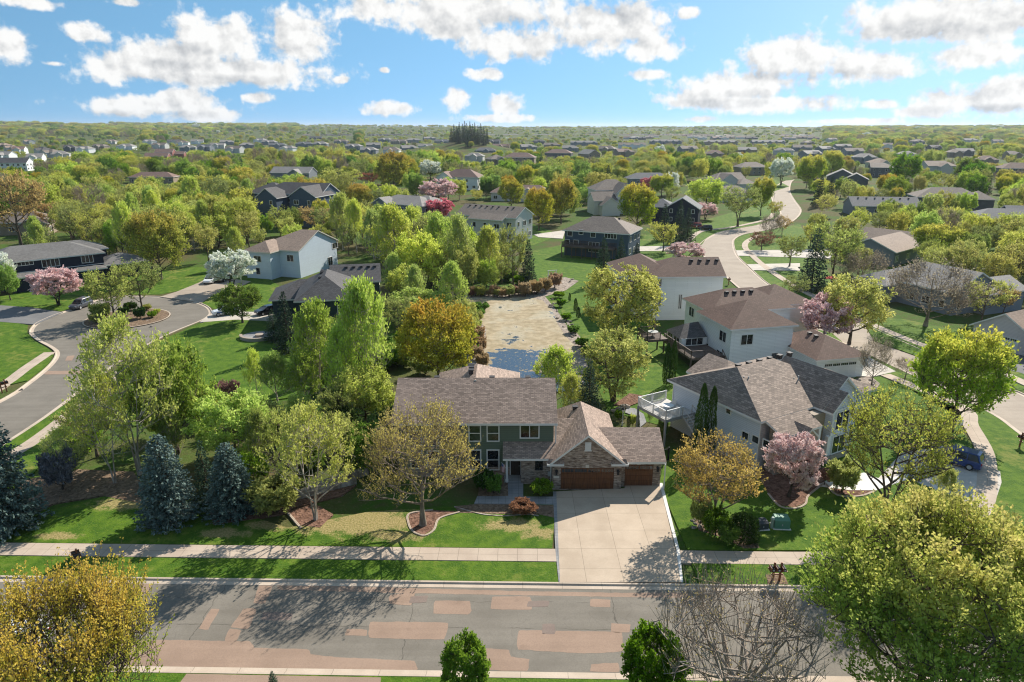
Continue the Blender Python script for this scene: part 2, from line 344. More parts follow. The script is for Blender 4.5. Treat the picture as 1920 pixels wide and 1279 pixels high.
# ---------------------------------------------------------------- ground sheet, reaching the horizon
rngT = np.random.default_rng(5)
_hp = [(rngT.uniform(0, 6.28), k) for k in (3, 5, 8, 13, 21, 34, 55, 80)]
def hz(x, y):
    x = np.asarray(x, float); y = np.asarray(y, float)
    d = np.hypot(x, y); a = np.arctan2(x, y)
    w = sum(np.sin(k * a * 2.0 + p + d * 0.0006 * (i + 1)) / (1 + 0.22 * i) for i, (p, k) in enumerate(_hp)) / 3.0
    t = np.clip((d - 1500) / 2600, 0, 1); t = t * t * (3 - 2 * t)
    h = t * (23 + 9 * w) + np.clip((-a - 0.12) / 0.45, 0, 1) * np.clip((d - 3200) / 1400, 0, 1) * (19 + 9 * w)
    bx, by = -62.0, 900.0
    h = h + 14 * np.exp(-(((x - bx) / 65) ** 2 + ((y - by) / 65) ** 2))
    return h
def ground():
    ds = [0, 15, 30, 60, 100, 150, 220, 300, 380, 450, 520, 580, 640, 700, 770, 830, 870, 900, 930, 970, 1100, 1300, 1550, 1800, 2100, 2400, 2700, 3000, 3300, 3600, 4000, 4400, 4800, 5300, 6000, 8000, 12000, 20000]
    na = 720; v = []; f = []; m = []
    for d in ds[1:]:
        for k in range(na):
            a = 2 * math.pi * k / na
            x, y = d * math.sin(a), d * math.cos(a)
            z = float(hz(x, y)) if abs(math.atan2(x, y)) < 1.4 else 0.0
            v.append((x, y, z - 0.125))
    v.append((0, 0, -0.125)); c = len(v) - 1
    for k in range(na): f.append((c, (k + 1) % na, k))
    for r in range(len(ds) - 2):
        for k in range(na):
            a, b_ = r * na + k, r * na + (k + 1) % na
            f.append((a, b_, b_ + na, a + na))
    mb = MB(); mb.v = v; mb.f = f; mb.m = [0] * len(f)
    o = mb.build('ground', FLOOR); tag(o, kind='structure')
    if o.data.polygons[10].normal.z < 0: o.data.flip_normals()
ground()
def PX(pts, z=0.0): return [tuple(P(x, y, z)[:2]) for (x, y) in pts]
def sheet(name, pts, z, mat, z0=-0.25, uv=None):
    o = MB().poly(pts, z0, z).build(name, mat); return tag(o, kind='structure')
def sweep(name, line, prof, mat, close=False):
    """extrude a profile [(offset to the left, z)] along a ground polyline; uv = arc length, offset"""
    n = len(line); L = [Vector((p[0], p[1])) for p in line]; nr = []
    for i in range(n):
        a = L[(i - 1) % n] if (close or i > 0) else L[i]; b = L[(i + 1) % n] if (close or i < n - 1) else L[i]
        t = (b - a).normalized(); nr.append(Vector((-t.y, t.x)))
    mb = MB(); uv = []; s = 0.0
    for i in range(n + (1 if close else 0)):
        j = i % n
        if i: s += (L[j] - L[i - 1]).length
        for (o, z) in prof:
            p = L[j] + nr[j] * o; mb.v.append((p.x, p.y, z)); uv.append((s, o))
    k = len(prof)
    for i in range(n - 1 + (1 if close else 0)):
        for q in range(k - 1):
            a = i * k + q; mb.f.append((a, a + k, a + k + 1, a + 1)); mb.m.append(0)
    o = mb.build(name, mat, uv=uv)
    if sum(p.normal.z for p in o.data.polygons) < 0: o.data.flip_normals()
    return tag(o, kind='structure')
def spline(pts, per=6):
    out = []; n = len(pts)
    for i in range(n - 1):
        p0, p1, p2, p3 = [Vector(pts[max(0, min(n - 1, i + k))][:2]) for k in (-1, 0, 1, 2)]
        for s in range(per):
            t = s / per
            out.append(tuple(0.5 * ((2 * p1) + (p2 - p0) * t + (2 * p0 - 5 * p1 + 4 * p2 - p3) * t * t + (3 * p1 - p0 - 3 * p2 + p3) * t ** 3)))
    out.append(tuple(pts[-1][:2])); return out
ZR = -0.11
KP = [(0, -0.25), (0, 0.014), (-0.17, 0.014), (-0.22, ZR + 0.016), (-0.62, ZR + 0.012), (-0.62, -0.25)]   # road lies to the right of the line
def far_a(x): return 42.64 - 0.019 * (x - 3.3)
def near_a(x): return 33.42 - 0.019 * (x - 3.3)
# ---- road B (right) edges
BL = [(34.0, far_a(34)), (39.5, 43.0), (45.5, 46.6), (50.3, 52.0), (53.6, 58.5), (55.4, 68.6)] + PX([(1841, 767), (1688, 694), (1581, 644), (1480, 596), (1405, 556), (1358, 517.6), (1325, 487.5), (1308, 466), (1322, 449), (1350, 435), (1388, 428), (1425, 421), (1455, 409), (1462, 398), (1451, 385), (1446, 372), (1444, 359), (1459, 346), (1474, 339)])
BR = [(78.0, far_a(78)), (71.0, 44.5), (66.2, 50.0), (64.6, 58.0), (64.4, 68.0)] + PX([(1920, 738.5), (1883, 725), (1719, 652), (1629, 612), (1530, 573), (1450, 537.6), (1405, 500), (1383, 477.5), (1376.5, 455), (1382, 446), (1399, 439), (1433, 433), (1470, 424), (1494, 410), (1503, 394), (1491, 376), (1482, 359), (1484, 343), (1490, 337)])
BLs, BRs = spline(BL, 5), spline(BR, 5)
# ---- road C (left) with its cul-de-sac
CLp = [(-71.0, far_a(-71)), (-66.5, 46.5), (-64.3, 53.0), (-63.6, 65.0)] + PX([(0, 750), (50, 718), (90, 685), (103, 664), (93, 652), (68, 638), (54, 624), (64, 608), (90, 595), (117, 585), (150, 575), (182, 562), (232, 555), (300, 556), (355, 562.6), (388, 573), (398, 585), (392, 594), (375, 603), (315, 628), (246, 665), (175, 716), (112, 765), (47, 810)]) + [(-53.3, 55.0), (-52.0, 48.5), (-48.5, far_a(-48.5))]
CLs = spline(CLp, 5)
road_a = [(-160, near_a(-160) + .3), (160, near_a(160) + .3), (160, far_a(160) - .3), (-160, far_a(-160) - .3)]
sheet('front_road', road_a, ZR, ASPH)
sheet('side_road', BLs + BRs[::-1], ZR + 0.004, ASPH_L)
sheet('cul_de_sac_road', CLs, ZR + 0.004, ASPH)
# kerbs
sweep('kerb', [(x, far_a(x)) for x in (-48.5, -30, -10, 3, 13, 24, 34.0)] + BLs[1:], KP, KERB)
sweep('kerb', BRs[::-1] + [(100, far_a(100)), (160, far_a(160))], KP, KERB)
sweep('kerb', CLs, KP, KERB)
sweep('kerb', [(-160, far_a(-160)), (-110, far_a(-110)), (-71, far_a(-71))], KP, KERB)
sweep('kerb', [(x, near_a(x)) for x in (160, 60, 25, 8, -8, -25, -60, -160)], KP, KERB)
# repair patches on the front road (real sheets laid on the asphalt)
pr_ = random.Random(2)
def patch(pts, m=None, k=1):
    q = PX(pts, ZR)
    for it in range(2):
        w = 0.055 if it == 0 else 0.25; n = len(q); q2 = []
        for i in range(n):
            A, B = Vector(q[i]), Vector(q[(i + 1) % n]); q2 += [tuple(A.lerp(B, w)), tuple(A.lerp(B, 1 - w))]
        q = q2
    q3 = []
    for i in range(len(q)):
        A, B = Vector(q[i]), Vector(q[(i + 1) % len(q)]); k_ = max(1, int((B - A).length / .35))
        for s in range(k_): v = A.lerp(B, s / k_); q3.append((v.x + pr_.gauss(0, .022), v.y + pr_.gauss(0, .022)))
    o = sheet('asphalt_patch', q3, ZR + 0.004 * k, m or PATCH, z0=ZR)
for p in ([(815,1126),(882,1127),(884,1146),(880,1153),(812,1151)], [(922,1119),(996,1119),(998,1144),(920,1143)], [(692,1166),(842,1168),(834,1200),(690,1197)],
          [(650,1180),(689,1181),(688,1193),(646,1192)], [(972,1182),(1100,1184),(1166,1186),(1170,1222),(1100,1226),(968,1219)], [(1146,1169),(1182,1171),(1181,1187),(1145,1185)],
          [(458,1141),(482,1141),(466,1180),(431,1178)], [(431,1179),(452,1182),(444,1203),(420,1203)], [(395,1142),(413,1142),(390,1182),(372,1181)], [(485,1098),(512,1099),(498,1132),(475,1131)],
          [(1107,1124),(1144,1125),(1145,1140),(1106,1138)]): patch(p)
patch([(730,1117),(780,1108),(772,1136),(728,1133)], PATCH, 2)
patch([(218,1092),(290,1093),(278,1108),(262,1122),(238,1126),(218,1124)]); patch([(290,1200),(470,1203),(476,1215),(580,1218),(583,1228),(622,1232),(740,1238),(779,1240),(783,1255),(776,1262),(560,1256),(300,1250),(150,1246),(150,1202)])
patch([(888,1214),(955,1219),(958,1232),(993,1236),(990,1259),(905,1257),(890,1240)]); patch([(1108,1246),(1160,1243),(1162,1261),(1106,1260)])
patch([(520,1096),(760,1103),(980,1109),(1150,1112),(1290,1112),(1290,1122),(1000,1117),(760,1113),(520,1106)])
patch([(770,1119),(803,1117),(800,1130),(767,1132)], PATCH_D, 3); patch([(990,1128),(1030,1127),(1028,1138),(988,1138)], PATCH_D, 2); patch([(1017,1170),(1041,1170),(1041,1189),(1016,1189)], PATCH_D, 2); patch([(494,1148),(550,1150),(546,1164),(488,1163)], PATCH_D)
patch([(78,696),(172,696),(172,702),(84,703)], PATCH, 3); patch([(127,668),(140,667),(135,677),(122,677)], PATCH, 3)
# ---- lawns: slabs whose tops are flush with the kerb tops
sw_n = lambda x: 45.05 - 0.019 * (x - 3.3)     # near edge of the front sidewalk
sw_f = lambda x: 46.85 - 0.019 * (x - 3.3)
verge = [(x, far_a(x)) for x in (-48.5, 3.4)] + [(3.4, sw_n(3.4)), (-51, sw_n(-51))]
sheet('verge_lawn', verge, 0.0, GRASS)
WORN = [(*P(x, y)[:2], rx, ry) for x, y, rx, ry in ((690, 978, 5.5, 2.6), (620, 985, 4.0, 1.6), (740, 1005, 3.0, 1.0), (520, 985, 3.0, .9), (960, 985, 3.0, 1.1), (1010, 1000, 1.6, 1.0), (105, 1005, 2.0, .6), (240, 945, 3.5, 1.2), (420, 1000, 2.5, .8))]
GRASS_F = grass_mat('front_lawn_grass', 0.5, WORN)
sheet('front_lawn', [(-52, sw_f(-52)), (3.2, sw_f(3.2))] + PX([(1042, 945), (860, 950), (690, 960), (540, 990), (380, 940), (200, 930), (40, 970), (60, 890), (190, 760), (250, 700)]) + [(-53.5, 90), (-54.0, 75), (-53.4, 60)], 0.0, GRASS_F)
WALK = [(-90, 46.0 + 1.8), (-60, 46.0 + 1.2)] + [(x, (sw_n(x) + sw_f(x)) / 2) for x in (-30, -10, 10, 24)] + [(31, 46.0), (36.5, 48.6), (41.8, 53.5), (45.6, 58.6), (48.9, 64.0), (51.6, 70.5)] + PX([(1800, 762), (1660, 703)])
sweep('sidewalk', spline(WALK[1:], 5), [(0.82, -0.2), (0.82, 0.018), (-0.82, 0.018), (-0.82, -0.2)], CONC)
sheet('corner_verge', [(13.8, far_a(13.8)), (34, far_a(34))] + BLs[1:44] + PX([(1560, 625), (1640, 693)]) + [(51.6, 71.5), (48.4, 64.8), (41, 54.4), (35.5, 49.6), (30, 47), (13.8, 45.6)], 0.0, GRASS)
sheet('right_lawn', [(13.9, 46.7), (30, 46.6), (36, 49.8), (41, 54.6), (44.8, 59.2), (48, 64.6), (50.6, 71)] + PX([(1800, 768), (1650, 706), (1600, 712), (1640, 745), (1500, 930), (1400, 880), (1250, 850), (1236, 905)]), 0.0, GRASS)
sheet('cul_de_sac_lawn', PX([(400,598),(380,606),(318,631),(250,668),(200,705),(250,800),(420,760),(600,740),(640,640),(560,612),(480,600)]), 0.0, GRASS)
sheet('left_lawn', [(-63.9, 66), (-63.7, 75)] + PX([(-40, 735), (50, 714), (88, 684), (99, 663), (90, 654), (64, 639), (50, 623), (52, 610), (0, 600), (-90, 605)]) + [(-100, 80), (-80, 62)], 0.0, GRASS)
sheet('backyard_lawn', PX([(1000,470),(1050,460),(1060,440),(1330,440),(1300,480),(1340,520),(1170,530),(1240,640),(1330,720),(1250,800),(1140,770),(1110,700),(1060,610),(1025,560),(990,540),(985,500)]), -0.085, GRASS)
sheet('house_lawn', PX([(0,562),(70,556),(180,552),(300,552),(360,540),(400,512),(380,500),(240,508),(140,530),(0,555)]), -0.089, GRASS)
sheet('house_lawn', PX([(60,578),(115,583),(178,560),(100,552),(0,564),(0,573)]), -0.096, GRASS)
sheet('side_lawn', PX([(358,560),(400,578),(520,600),(560,560),(470,500),(410,520)]), -0.098, GRASS)
sheet('roadside_lawn', BRs[28:85] + PX([(1500,420),(1560,520),(1620,590),(1760,640),(1920,690),(1960,720)]), -0.085, GRASS)
sheet('right_house_lawn', PX([(1640,640),(1720,668),(1850,690),(1920,718),(1970,760),(1990,690),(1900,640),(1700,600),(1610,590)]), 0.0, GRASS)
sheet('roadside_lawn', BLs[62:110] + PX([(1480,350),(1440,330),(1400,350),(1420,385),(1330,410),(1290,430),(1270,455)]), -0.100, GRASS)
sheet('far_lawn', PX([(870,470),(1000,460),(1050,440),(1000,420),(900,440)]), -0.102, GRASS)
sheet('far_lawn', PX([(1640,540),(1920,500),(1960,460),(1700,440),(1640,480)]), -0.102, GRASS)
# second sidewalks
SP = [(0.8, -0.2), (0.8, 0.02), (-0.8, 0.02), (-0.8, -0.2)]
SP_, SP = SP, math.sin(TP)
sweep('sidewalk', spline(PX([(1262, 470), (1290, 452), (1315, 434), (1362, 428), (1400, 421), (1440, 411), (1450, 400)]), 5), SP_, CONC)
sweep('sidewalk', spline(PX([(1425, 441), (1402, 452), (1397, 464), (1411, 480), (1434, 500), (1475, 528), (1540, 563), (1618, 601), (1697, 635), (1740, 651)]), 5), SP_, CONC)
sweep('sidewalk', PX([(1852, 687), (1920, 718), (1990, 750)]), SP_, CONC)
sweep('sidewalk', spline([(-66.4, 50), (-65.6, 60), (-65.2, 70)] + PX([(0, 726), (50, 690), (93, 661)]), 4), SP_, CONC)
sweep('sidewalk', spline([(-51.5, 52), (-51.4, 60)] + PX([(52, 835), (110, 792.6), (190, 727), (230, 694)]), 4), SP_, CONC)
# driveways and paths
sheet('front_driveway', PX([(1042, 922), (1171, 916), (1172, 908), (1236, 906), (1270, 1046), (1277, 1092), (1049, 1092), (1046, 1046)], 0.02), 0.022, CONC_DR)
sheet('driveway_edging', PX([(1037, 922), (1043, 922), (1050, 1092), (1047.5, 1092), (1041, 1027)], 0.026), 0.026, STAMP)
sheet('driveway_edging', PX([(1236, 906), (1242, 906), (1274, 1030), (1281, 1091), (1276, 1091), (1268, 1030)], 0.026), 0.026, CONC_W)
sheet('front_walk', PX([(952,906),(981,906),(981,932),(1037,932),(1041,947),(889,945),(895,931),(953,931)]), 0.024, STAMP)
sheet('shade_bed', PX([(889,946),(1041,948),(1043,972),(1010,965),(960,965),(860,962),(852,950)]), 0.012, MULCH_B)
sheet('shade_bed', PX([(902,885),(953,890),(953,931),(896,931)]), 0.012, MULCH_B)
sheet('neighbour_driveway', PX([(1640,905),(1690,850),(1776,836),(1815,868),(1875,884),(1878,905),(1868,935),(1838,953),(1755,918),(1700,899)]), 0.012, CONC_P)
sheet('neighbour_path', PX([(1530,912),(1560,897),(1620,887),(1652,900),(1700,890),(1701,900),(1642,920),(1594,920)]), 0.026, CONC_W)
sheet('white_house_driveway', PX([(1546,690),(1583,684),(1631,671),(1680,697),(1640,706),(1600,706)]), 0.010, CONC_P)
sheet('garage_driveway', PX([(1838,640),(1990,690),(1960,720),(1915,700),(1850,684)]), 0.014, ASPH_D)
sheet('roadside_driveway', PX([(1380,470),(1384,480),(1560,485),(1560,468)]), 0.010, CONC_P)
sheet('roadside_driveway', PX([(1400,496),(1412,507),(1500,508),(1500,494)]), 0.010, CONC_P)
sheet('roadside_driveway', PX([(1150,463),(1230,462),(1310,462),(1305,470),(1230,471),(1150,472)]), 0.010, CONC_P)
sheet('court_driveway', PX([(-60,570),(0,573),(60,577),(118,586),(66,609),(0,604),(-60,600)]), 0.012, ASPH_D)
sheet('court_driveway', PX([(300,557),(330,548),(372,531),(396,518),(470,528),(440,545),(402,552),(378,568)]), 0.012, ASPH_L)
sheet('court_driveway', PX([(398,587),(450,585),(520,586),(520,603),(440,600),(374,605)]), 0.012, CONC_P)
sheet('far_driveway', PX([(1000,440),(1060,432),(1055,448),(1010,445)]), 0.0, CONC_P)
sheet('far_driveway', PX([(650,378),(668,372),(672,390),(652,388)]), 0.0, CONC_P)
sheet('near_driveway', PX([(350,1264),(714,1271),(712,1330),(300,1330)]), 0.012, PATCH)
sheet('near_lawn', [(-160, near_a(-160)), (160, near_a(160)), (160, 10), (-160, 10)], 0.0, GRASS)
# beds
sheet('planting_bed', PX([(768,963),(812,957),(862,960),(824,972),(814,992),(795,1003),(772,996),(766,980)]), 0.016, MULCH)
sheet('planting_bed', PX([(545,955),(580,945),(640,930),(668,910),(600,925),(480,945),(395,965),(400,985),(470,975),(540,962)]), 0.014, MULCH)
sheet('planting_bed', PX([(540,960),(560,985),(600,990),(625,965),(590,945)]), 0.018, MULCH)
sheet('planting_bed', PX([(35,905),(130,880),(250,885),(275,920),(268,945),(190,930),(100,945),(20,985)]), 0.014, MULCH_B)
sheet('planting_bed', PX([(1415,880),(1500,870),(1560,880),(1545,905),(1513,930),(1508,945),(1490,952),(1462,948),(1440,925)]), 0.014, MULCH)
sheet('planting_bed', PX([(1548,905),(1560,899),(1595,919),(1640,921),(1610,930),(1570,927)]), 0.016, MULCH)
sheet('planting_bed', PX([(1620,972),(1632,965),(1660,972),(1672,985),(1660,993),(1635,990)]), 0.014, MULCH)
sheet('planting_bed', PX([(1298,965),(1320,955),(1360,975),(1410,985),(1424,1028),(1395,1029),(1360,1010),(1310,995)]), 0.014, MULCH_B)
sheet('mailbox_bed', PX([(1436,1078),(1470,1078),(1478,1096),(1440,1096)]), 0.014, MULCH_B)
sheet('planting_bed', PX([(1150,760),(1180,738),(1205,742),(1200,754),(1180,762)]), 0.012, MULCH)
sheet('planting_bed', PX([(1600,712),(1632,705),(1650,720),(1640,735),(1612,730)]), 0.012, ROCK)
sheet('flagstone_path', PX([(1175,765),(1190,766),(1207,777),(1212,792),(1200,802),(1198,790),(1186,779),(1172,774)]), 0.014, STAMP)
sheet('shore_bank', PX([(870,552),(945,550),(1000,530),(1060,520),(1085,527),(1060,545),(1022,556),(1050,590),(1072,625),(1090,655),(1100,720),(1140,720),(1130,650),(1095,620),(1070,575),(1090,545)][:9] + [(1052,585),(1078,620),(1108,655),(1110,722),(1060,722),(870,722),(880,640)]), -0.03, ROCK)
sheet('pond', PX([(872,562),(900,556),(940,560),(990,557),(1018,564),(1036,584),(1046,609),(1062,632),(1080,652),(1087,690),(1088,735),(880,735),(893,690),(908,660),(912,618),(890,588)]), -0.012, POND, z0=-0.1)
# traffic island
isl = [(-67.3 + 6.9 * math.cos(a), 115.2 + 6.6 * math.sin(a)) for a in [2 * math.pi * k / 36 for k in range(36)]]
sheet('traffic_island', isl, 0.03, MULCH_B)
sweep('kerb', isl[::-1], [(0, -0.2), (0, 0.05), (-0.22, 0.05), (-0.26, -0.10), (-0.55, -0.10)], KERB, close=True)
# ---------------------------------------------------------------- building materials
def paint(name, c, rough=0.6, var=0.08):
    m, nt, b = M(name, rough, 0.3)
    n = noise(nt, geo(nt), 0.8, 4)
    setc(nt, b, mixc(nt, n, tuple(x * (1 - var) for x in c), tuple(min(1, x * (1 + var)) for x in c))); return m
WHITE = paint('white_trim_paint', (0.72, 0.71, 0.69)); CREAM = paint('cream_trim_paint', (0.60, 0.56, 0.49))
def glass_mat():
    m, nt, b = M('window_glass', 0.08, 0.6)
    r = nd(nt, 'ShaderNodeObjectInfo').outputs['Random']
    setc(nt, b, mixc(nt, smooth(nt, noise(nt, geo(nt), 0.9, 2), 0.4, 0.62), (0.012, 0.014, 0.017), (0.055, 0.06, 0.065))); return m
GLASS = glass_mat()
_sid = {}
def siding(c, row=0.20):
    k = ('s',) + tuple(c)
    if k in _sid: return _sid[k]
    m, nt, b = M('lap_siding', 0.7, 0.25); u = uvn(nt)
    br = nd(nt, 'ShaderNodeTexBrick', {'Vector': u, 'Scale': 1.0, 'Mortar Size': 0.022, 'Mortar Smooth': 0.6, 'Brick Width': 4.2, 'Row Height': row, 'Color1': (1, 1, 1, 1), 'Color2': (.95, .95, .95, 1), 'Mortar': (.72, .72, .72, 1)}).outputs
    cc = mixc(nt, noise(nt, geo(nt), 0.5, 4), tuple(x * .93 for x in c), tuple(min(1, x * 1.05) for x in c))
    setc(nt, b, mixc(nt, 1.0, cc, br[0], 'MULTIPLY')); _sid[k] = m; return m
def roofm(c, row=0.17, contrast=0.30, w=0.33):
    k = ('r', row, contrast) + tuple(c)
    if k in _sid: return _sid[k]
    m, nt, b = M('asphalt_shingles', 0.80, 0.26); u = uvn(nt)
    lo = tuple(x * (1 - contrast) for x in c); hi = tuple(min(1, x * (1 + contrast)) for x in c)
    br = nd(nt, 'ShaderNodeTexBrick', {'Vector': u, 'Scale': 1.0, 'Mortar Size': 0.022, 'Mortar Smooth': 0.35, 'Bias': 0.0, 'Brick Width': w, 'Row Height': row, 'Color1': (*lo, 1), 'Color2': (*hi, 1), 'Mortar': (*[x * 0.42 for x in c], 1)}).outputs
    st = nd(nt, 'ShaderNodeMapping', {'Vector': u, 'Scale': (0.7, 2.6, 1)}).outputs[0]
    cc = mixc(nt, smooth(nt, noise(nt, st, 2.0, 4, 0.7), 0.36, 0.66, 0.0, 0.5), br[0], (*[x * 0.72 for x in c],))
    cc = mixc(nt, smooth(nt, noise(nt, u, 0.22, 4), 0.4, 0.7, 0.0, 0.25), cc, (*[min(1, x * 1.25) for x in c],))
    setc(nt, b, cc); bump(nt, b, br[1], -0.35, 0.02); _sid[k] = m; return m
def brick_mat():
    m, nt, b = M('brown_brick', 0.85, 0.2); u = uvn(nt)
    br = nd(nt, 'ShaderNodeTexBrick', {'Vector': u, 'Scale': 1.0, 'Mortar Size': 0.016, 'Mortar Smooth': 0.2, 'Brick Width': 0.46, 'Row Height': 0.13, 'Color1': (0.17, 0.115, 0.085, 1), 'Color2': (0.42, 0.33, 0.27, 1), 'Mortar': (0.24, 0.20, 0.17, 1)}).outputs
    n = noise(nt, nd(nt, 'ShaderNodeMapping', {'Vector': u, 'Scale': (2.2, 7.5, 1)}).outputs[0], 1.0, 2)
    cc = mixc(nt, smooth(nt, n, 0.5, 0.72), br[0], (0.50, 0.42, 0.36)); cc = mixc(nt, smooth(nt, n, 0.45, 0.28), cc, (0.09, 0.065, 0.055))
    setc(nt, b, cc); bump(nt, b, br[1], -0.4, 0.02); return m
BRICK = brick_mat()
def wood_mat(name, c0, c1, sc=(0.7, 9, 1)):
    m, nt, b = M(name, 0.55, 0.35); u = uvn(nt)
    n = noise(nt, nd(nt, 'ShaderNodeMapping', {'Vector': u, 'Scale': (sc[1], sc[0], 1)}).outputs[0], 1.0, 4, 0.6)
    setc(nt, b, mixc(nt, smooth(nt, n, 0.3, 0.7), c0, c1)); return m
GWOOD = wood_mat('stained_garage_wood', (0.075, 0.028, 0.012), (0.19, 0.075, 0.030))
DECKW = wood_mat('dark_deck_wood', (0.075, 0.050, 0.040), (0.17, 0.12, 0.10)); DECKG = wood_mat('pale_deck_boards', (0.40, 0.38, 0.36), (0.56, 0.535, 0.505))
POSTW = wood_mat('red_cedar_wood', (0.15, 0.050, 0.025), (0.30, 0.12, 0.055))
BLACK = paint('black_metal', (0.018, 0.018, 0.020), 0.5); DARK = paint('dark_vent_metal', (0.035, 0.033, 0.035), 0.6); GREYM = paint('grey_metal', (0.42, 0.43, 0.43), 0.5)
STONEV = siding((0.36, 0.30, 0.25), 0.3)

# ---------------------------------------------------------------- house parts
def roof_part(cx, cy, w, d, h, axis, ends, pitch, o=0.5, og=0.35, th=0.22):
    """closed roof: shingle slopes (mat 0) + fascia, rake and soffit (mat 1); returns (MB, ridge z)"""
    L, D = (w, d) if axis == 'x' else (d, w)
    a0 = L / 2 + (og if ends[0] == 'g' else o); a1 = L / 2 + (og if ends[1] == 'g' else o); b = D / 2 + o
    zt = h + 0.14; zr = zt + b * pitch
    def tf(x, y, z): return (cx + x, cy + y, z) if axis == 'x' else (cx - y, cy + x, z)
    mb = MB()
    ins = {'h': 1.0, 's': 0.52}
    x0 = -a0 if ends[0] == 'g' else -(a0 - b * ins[ends[0]]); x1 = a1 if ends[1] == 'g' else (a1 - b * ins[ends[1]])
    if x0 > x1: x0 = x1 = (x0 + x1) / 2
    E = [(-a0, -b, zt), (a1, -b, zt), (a1, b, zt), (-a0, b, zt)]; r0 = (x0, 0, zr); r1 = (x1, 0, zr)
    dn = lambda p: (p[0], p[1], p[2] - th)
    q = lambda pts, m: mb.add([tf(*p) for p in pts], [tuple(range(len(pts)))], m)
    q([E[0], E[1], r1, r0], 0); q([E[2], E[3], r0, r1], 0)
    q([dn(E[0]), dn(E[1]), E[1], E[0]], 1); q([dn(E[2]), dn(E[3]), E[3], E[2]], 1)
    for (g, ia, ib, r) in ((ends[0], 3, 0, r0), (ends[1], 1, 2, r1)):
        if g != 'g':
            q([E[ia], E[ib], r], 0); q([dn(E[ia]), dn(E[ib]), E[ib], E[ia]], 1)
        else:
            q([dn(E[ia]), dn(r), r, E[ia]], 1); q([dn(r), dn(E[ib]), E[ib], r], 1)
    q([dn(E[1]), dn(E[0]), dn(r0), dn(r1)], 1); q([dn(E[3]), dn(E[2]), dn(r1), dn(r0)], 1)
    for (g, ia, ib, r) in ((ends[0], 3, 0, r0), (ends[1], 1, 2, r1)):
        if g != 'g': q([dn(E[ib]), dn(E[ia]), dn(r)], 1)
    # ridge cap strip
    return mb, zr
def wall_part(mb, cx, cy, w, d, z0, h, axis, ends, pitch, o=0.5, th=0.22, mi=0, gm=None):
    x0, x1, y0, y1 = cx - w / 2, cx + w / 2, cy - d / 2, cy + d / 2
    top = h - 0.08 + 0.02
    p = [(x0, y0), (x1, y0), (x1, y1), (x0, y1)]
    for i in range(4):
        a, b = p[i], p[(i + 1) % 4]
        mb.quad((*a, z0), (*b, z0), (*b, top), (*a, top), mi)
    L, D = (w, d) if axis == 'x' else (d, w)
    zt = h + 0.14 - th - 0.01
    for k, e in enumerate(ends):
        if e != 'g': continue
        s = -1 if k == 0 else 1
        pts = [(s * L / 2, -D / 2, top), (s * L / 2, D / 2, top), (s * L / 2, D / 2, zt + o * pitch), (s * L / 2, 0, zt + (D / 2 + o) * pitch), (s * L / 2, -D / 2, zt + o * pitch)]
        f = lambda x, y, z: (cx + x, cy + y, z) if axis == 'x' else (cx - y, cy + x, z)
        vs_ = [f(*q) for q in pts]
        if s < 0: vs_.reverse()
        mb.add(vs_, [(0, 1, 2, 3, 4)], mi if gm is None else gm)
_wc = {}
def win_mesh(w, h, style, fm):
    k = (round(w, 2), round(h, 2), style, fm.name)
    if k in _wc: return _wc[k]
    t = 0.11; f = MB()
    f.box(-w / 2 - t, -w / 2, -0.07, 0.0, -t, h + t); f.box(w / 2, w / 2 + t, -0.07, 0, -t, h + t)
    f.box(-w / 2, w / 2, -0.07, 0, -t, 0); f.box(-w / 2, w / 2, -0.07, 0, h, h + t)
    n = {'d': 1, 's': 0, 't': 2, 'q': 3}.get(style[0], 0)
    for i in range(n):
        x = -w / 2 + w * (i + 1) / (n + 1); f.box(x - .04, x + .04, -0.06, 0, 0, h)
    if 'b' in style: f.box(-w / 2, w / 2, -0.055, 0, h / 2 - .035, h / 2 + .035)
    p = MB().quad((-w / 2, -0.025, 0), (w / 2, -0.025, 0), (w / 2, -0.025, h), (-w / 2, -0.025, h))
    fo = f.build('window', fm); po = p.build('pane', GLASS)
    me = (fo.data, po.data); bpy.data.objects.remove(fo); bpy.data.objects.remove(po)
    _wc[k] = me; return me
FACE = {'f': (0, -1, 0.0), 'r': (1, 0, math.pi / 2), 'b': (0, 1, math.pi), 'l': (-1, 0, -math.pi / 2)}
def face_tf(wg, face, u, z):
    cx, cy, w, d = wg[0:4]; nx, ny, rz = FACE[face]
    if face == 'f': p = (cx + u, cy - d / 2, z)
    elif face == 'b': p = (cx - u, cy + d / 2, z)
    elif face == 'r': p = (cx + w / 2, cy + u, z)
    else: p = (cx - w / 2, cy - u, z)
    return p, rz
def window(house, wg, face, u, z, w, h, style='d', fm=None, pane=True):
    me = win_mesh(w, h, style, fm or WHITE); p, rz = face_tf(wg, face, u, z)
    o = bpy.data.objects.new('window', me[0]); C.objects.link(o); o.parent = house; o.location = p; o.rotation_euler = (0, 0, rz)
    if pane:
        q = bpy.data.objects.new('pane', me[1]); C.objects.link(q); q.parent = o
    return o
_gd = {}
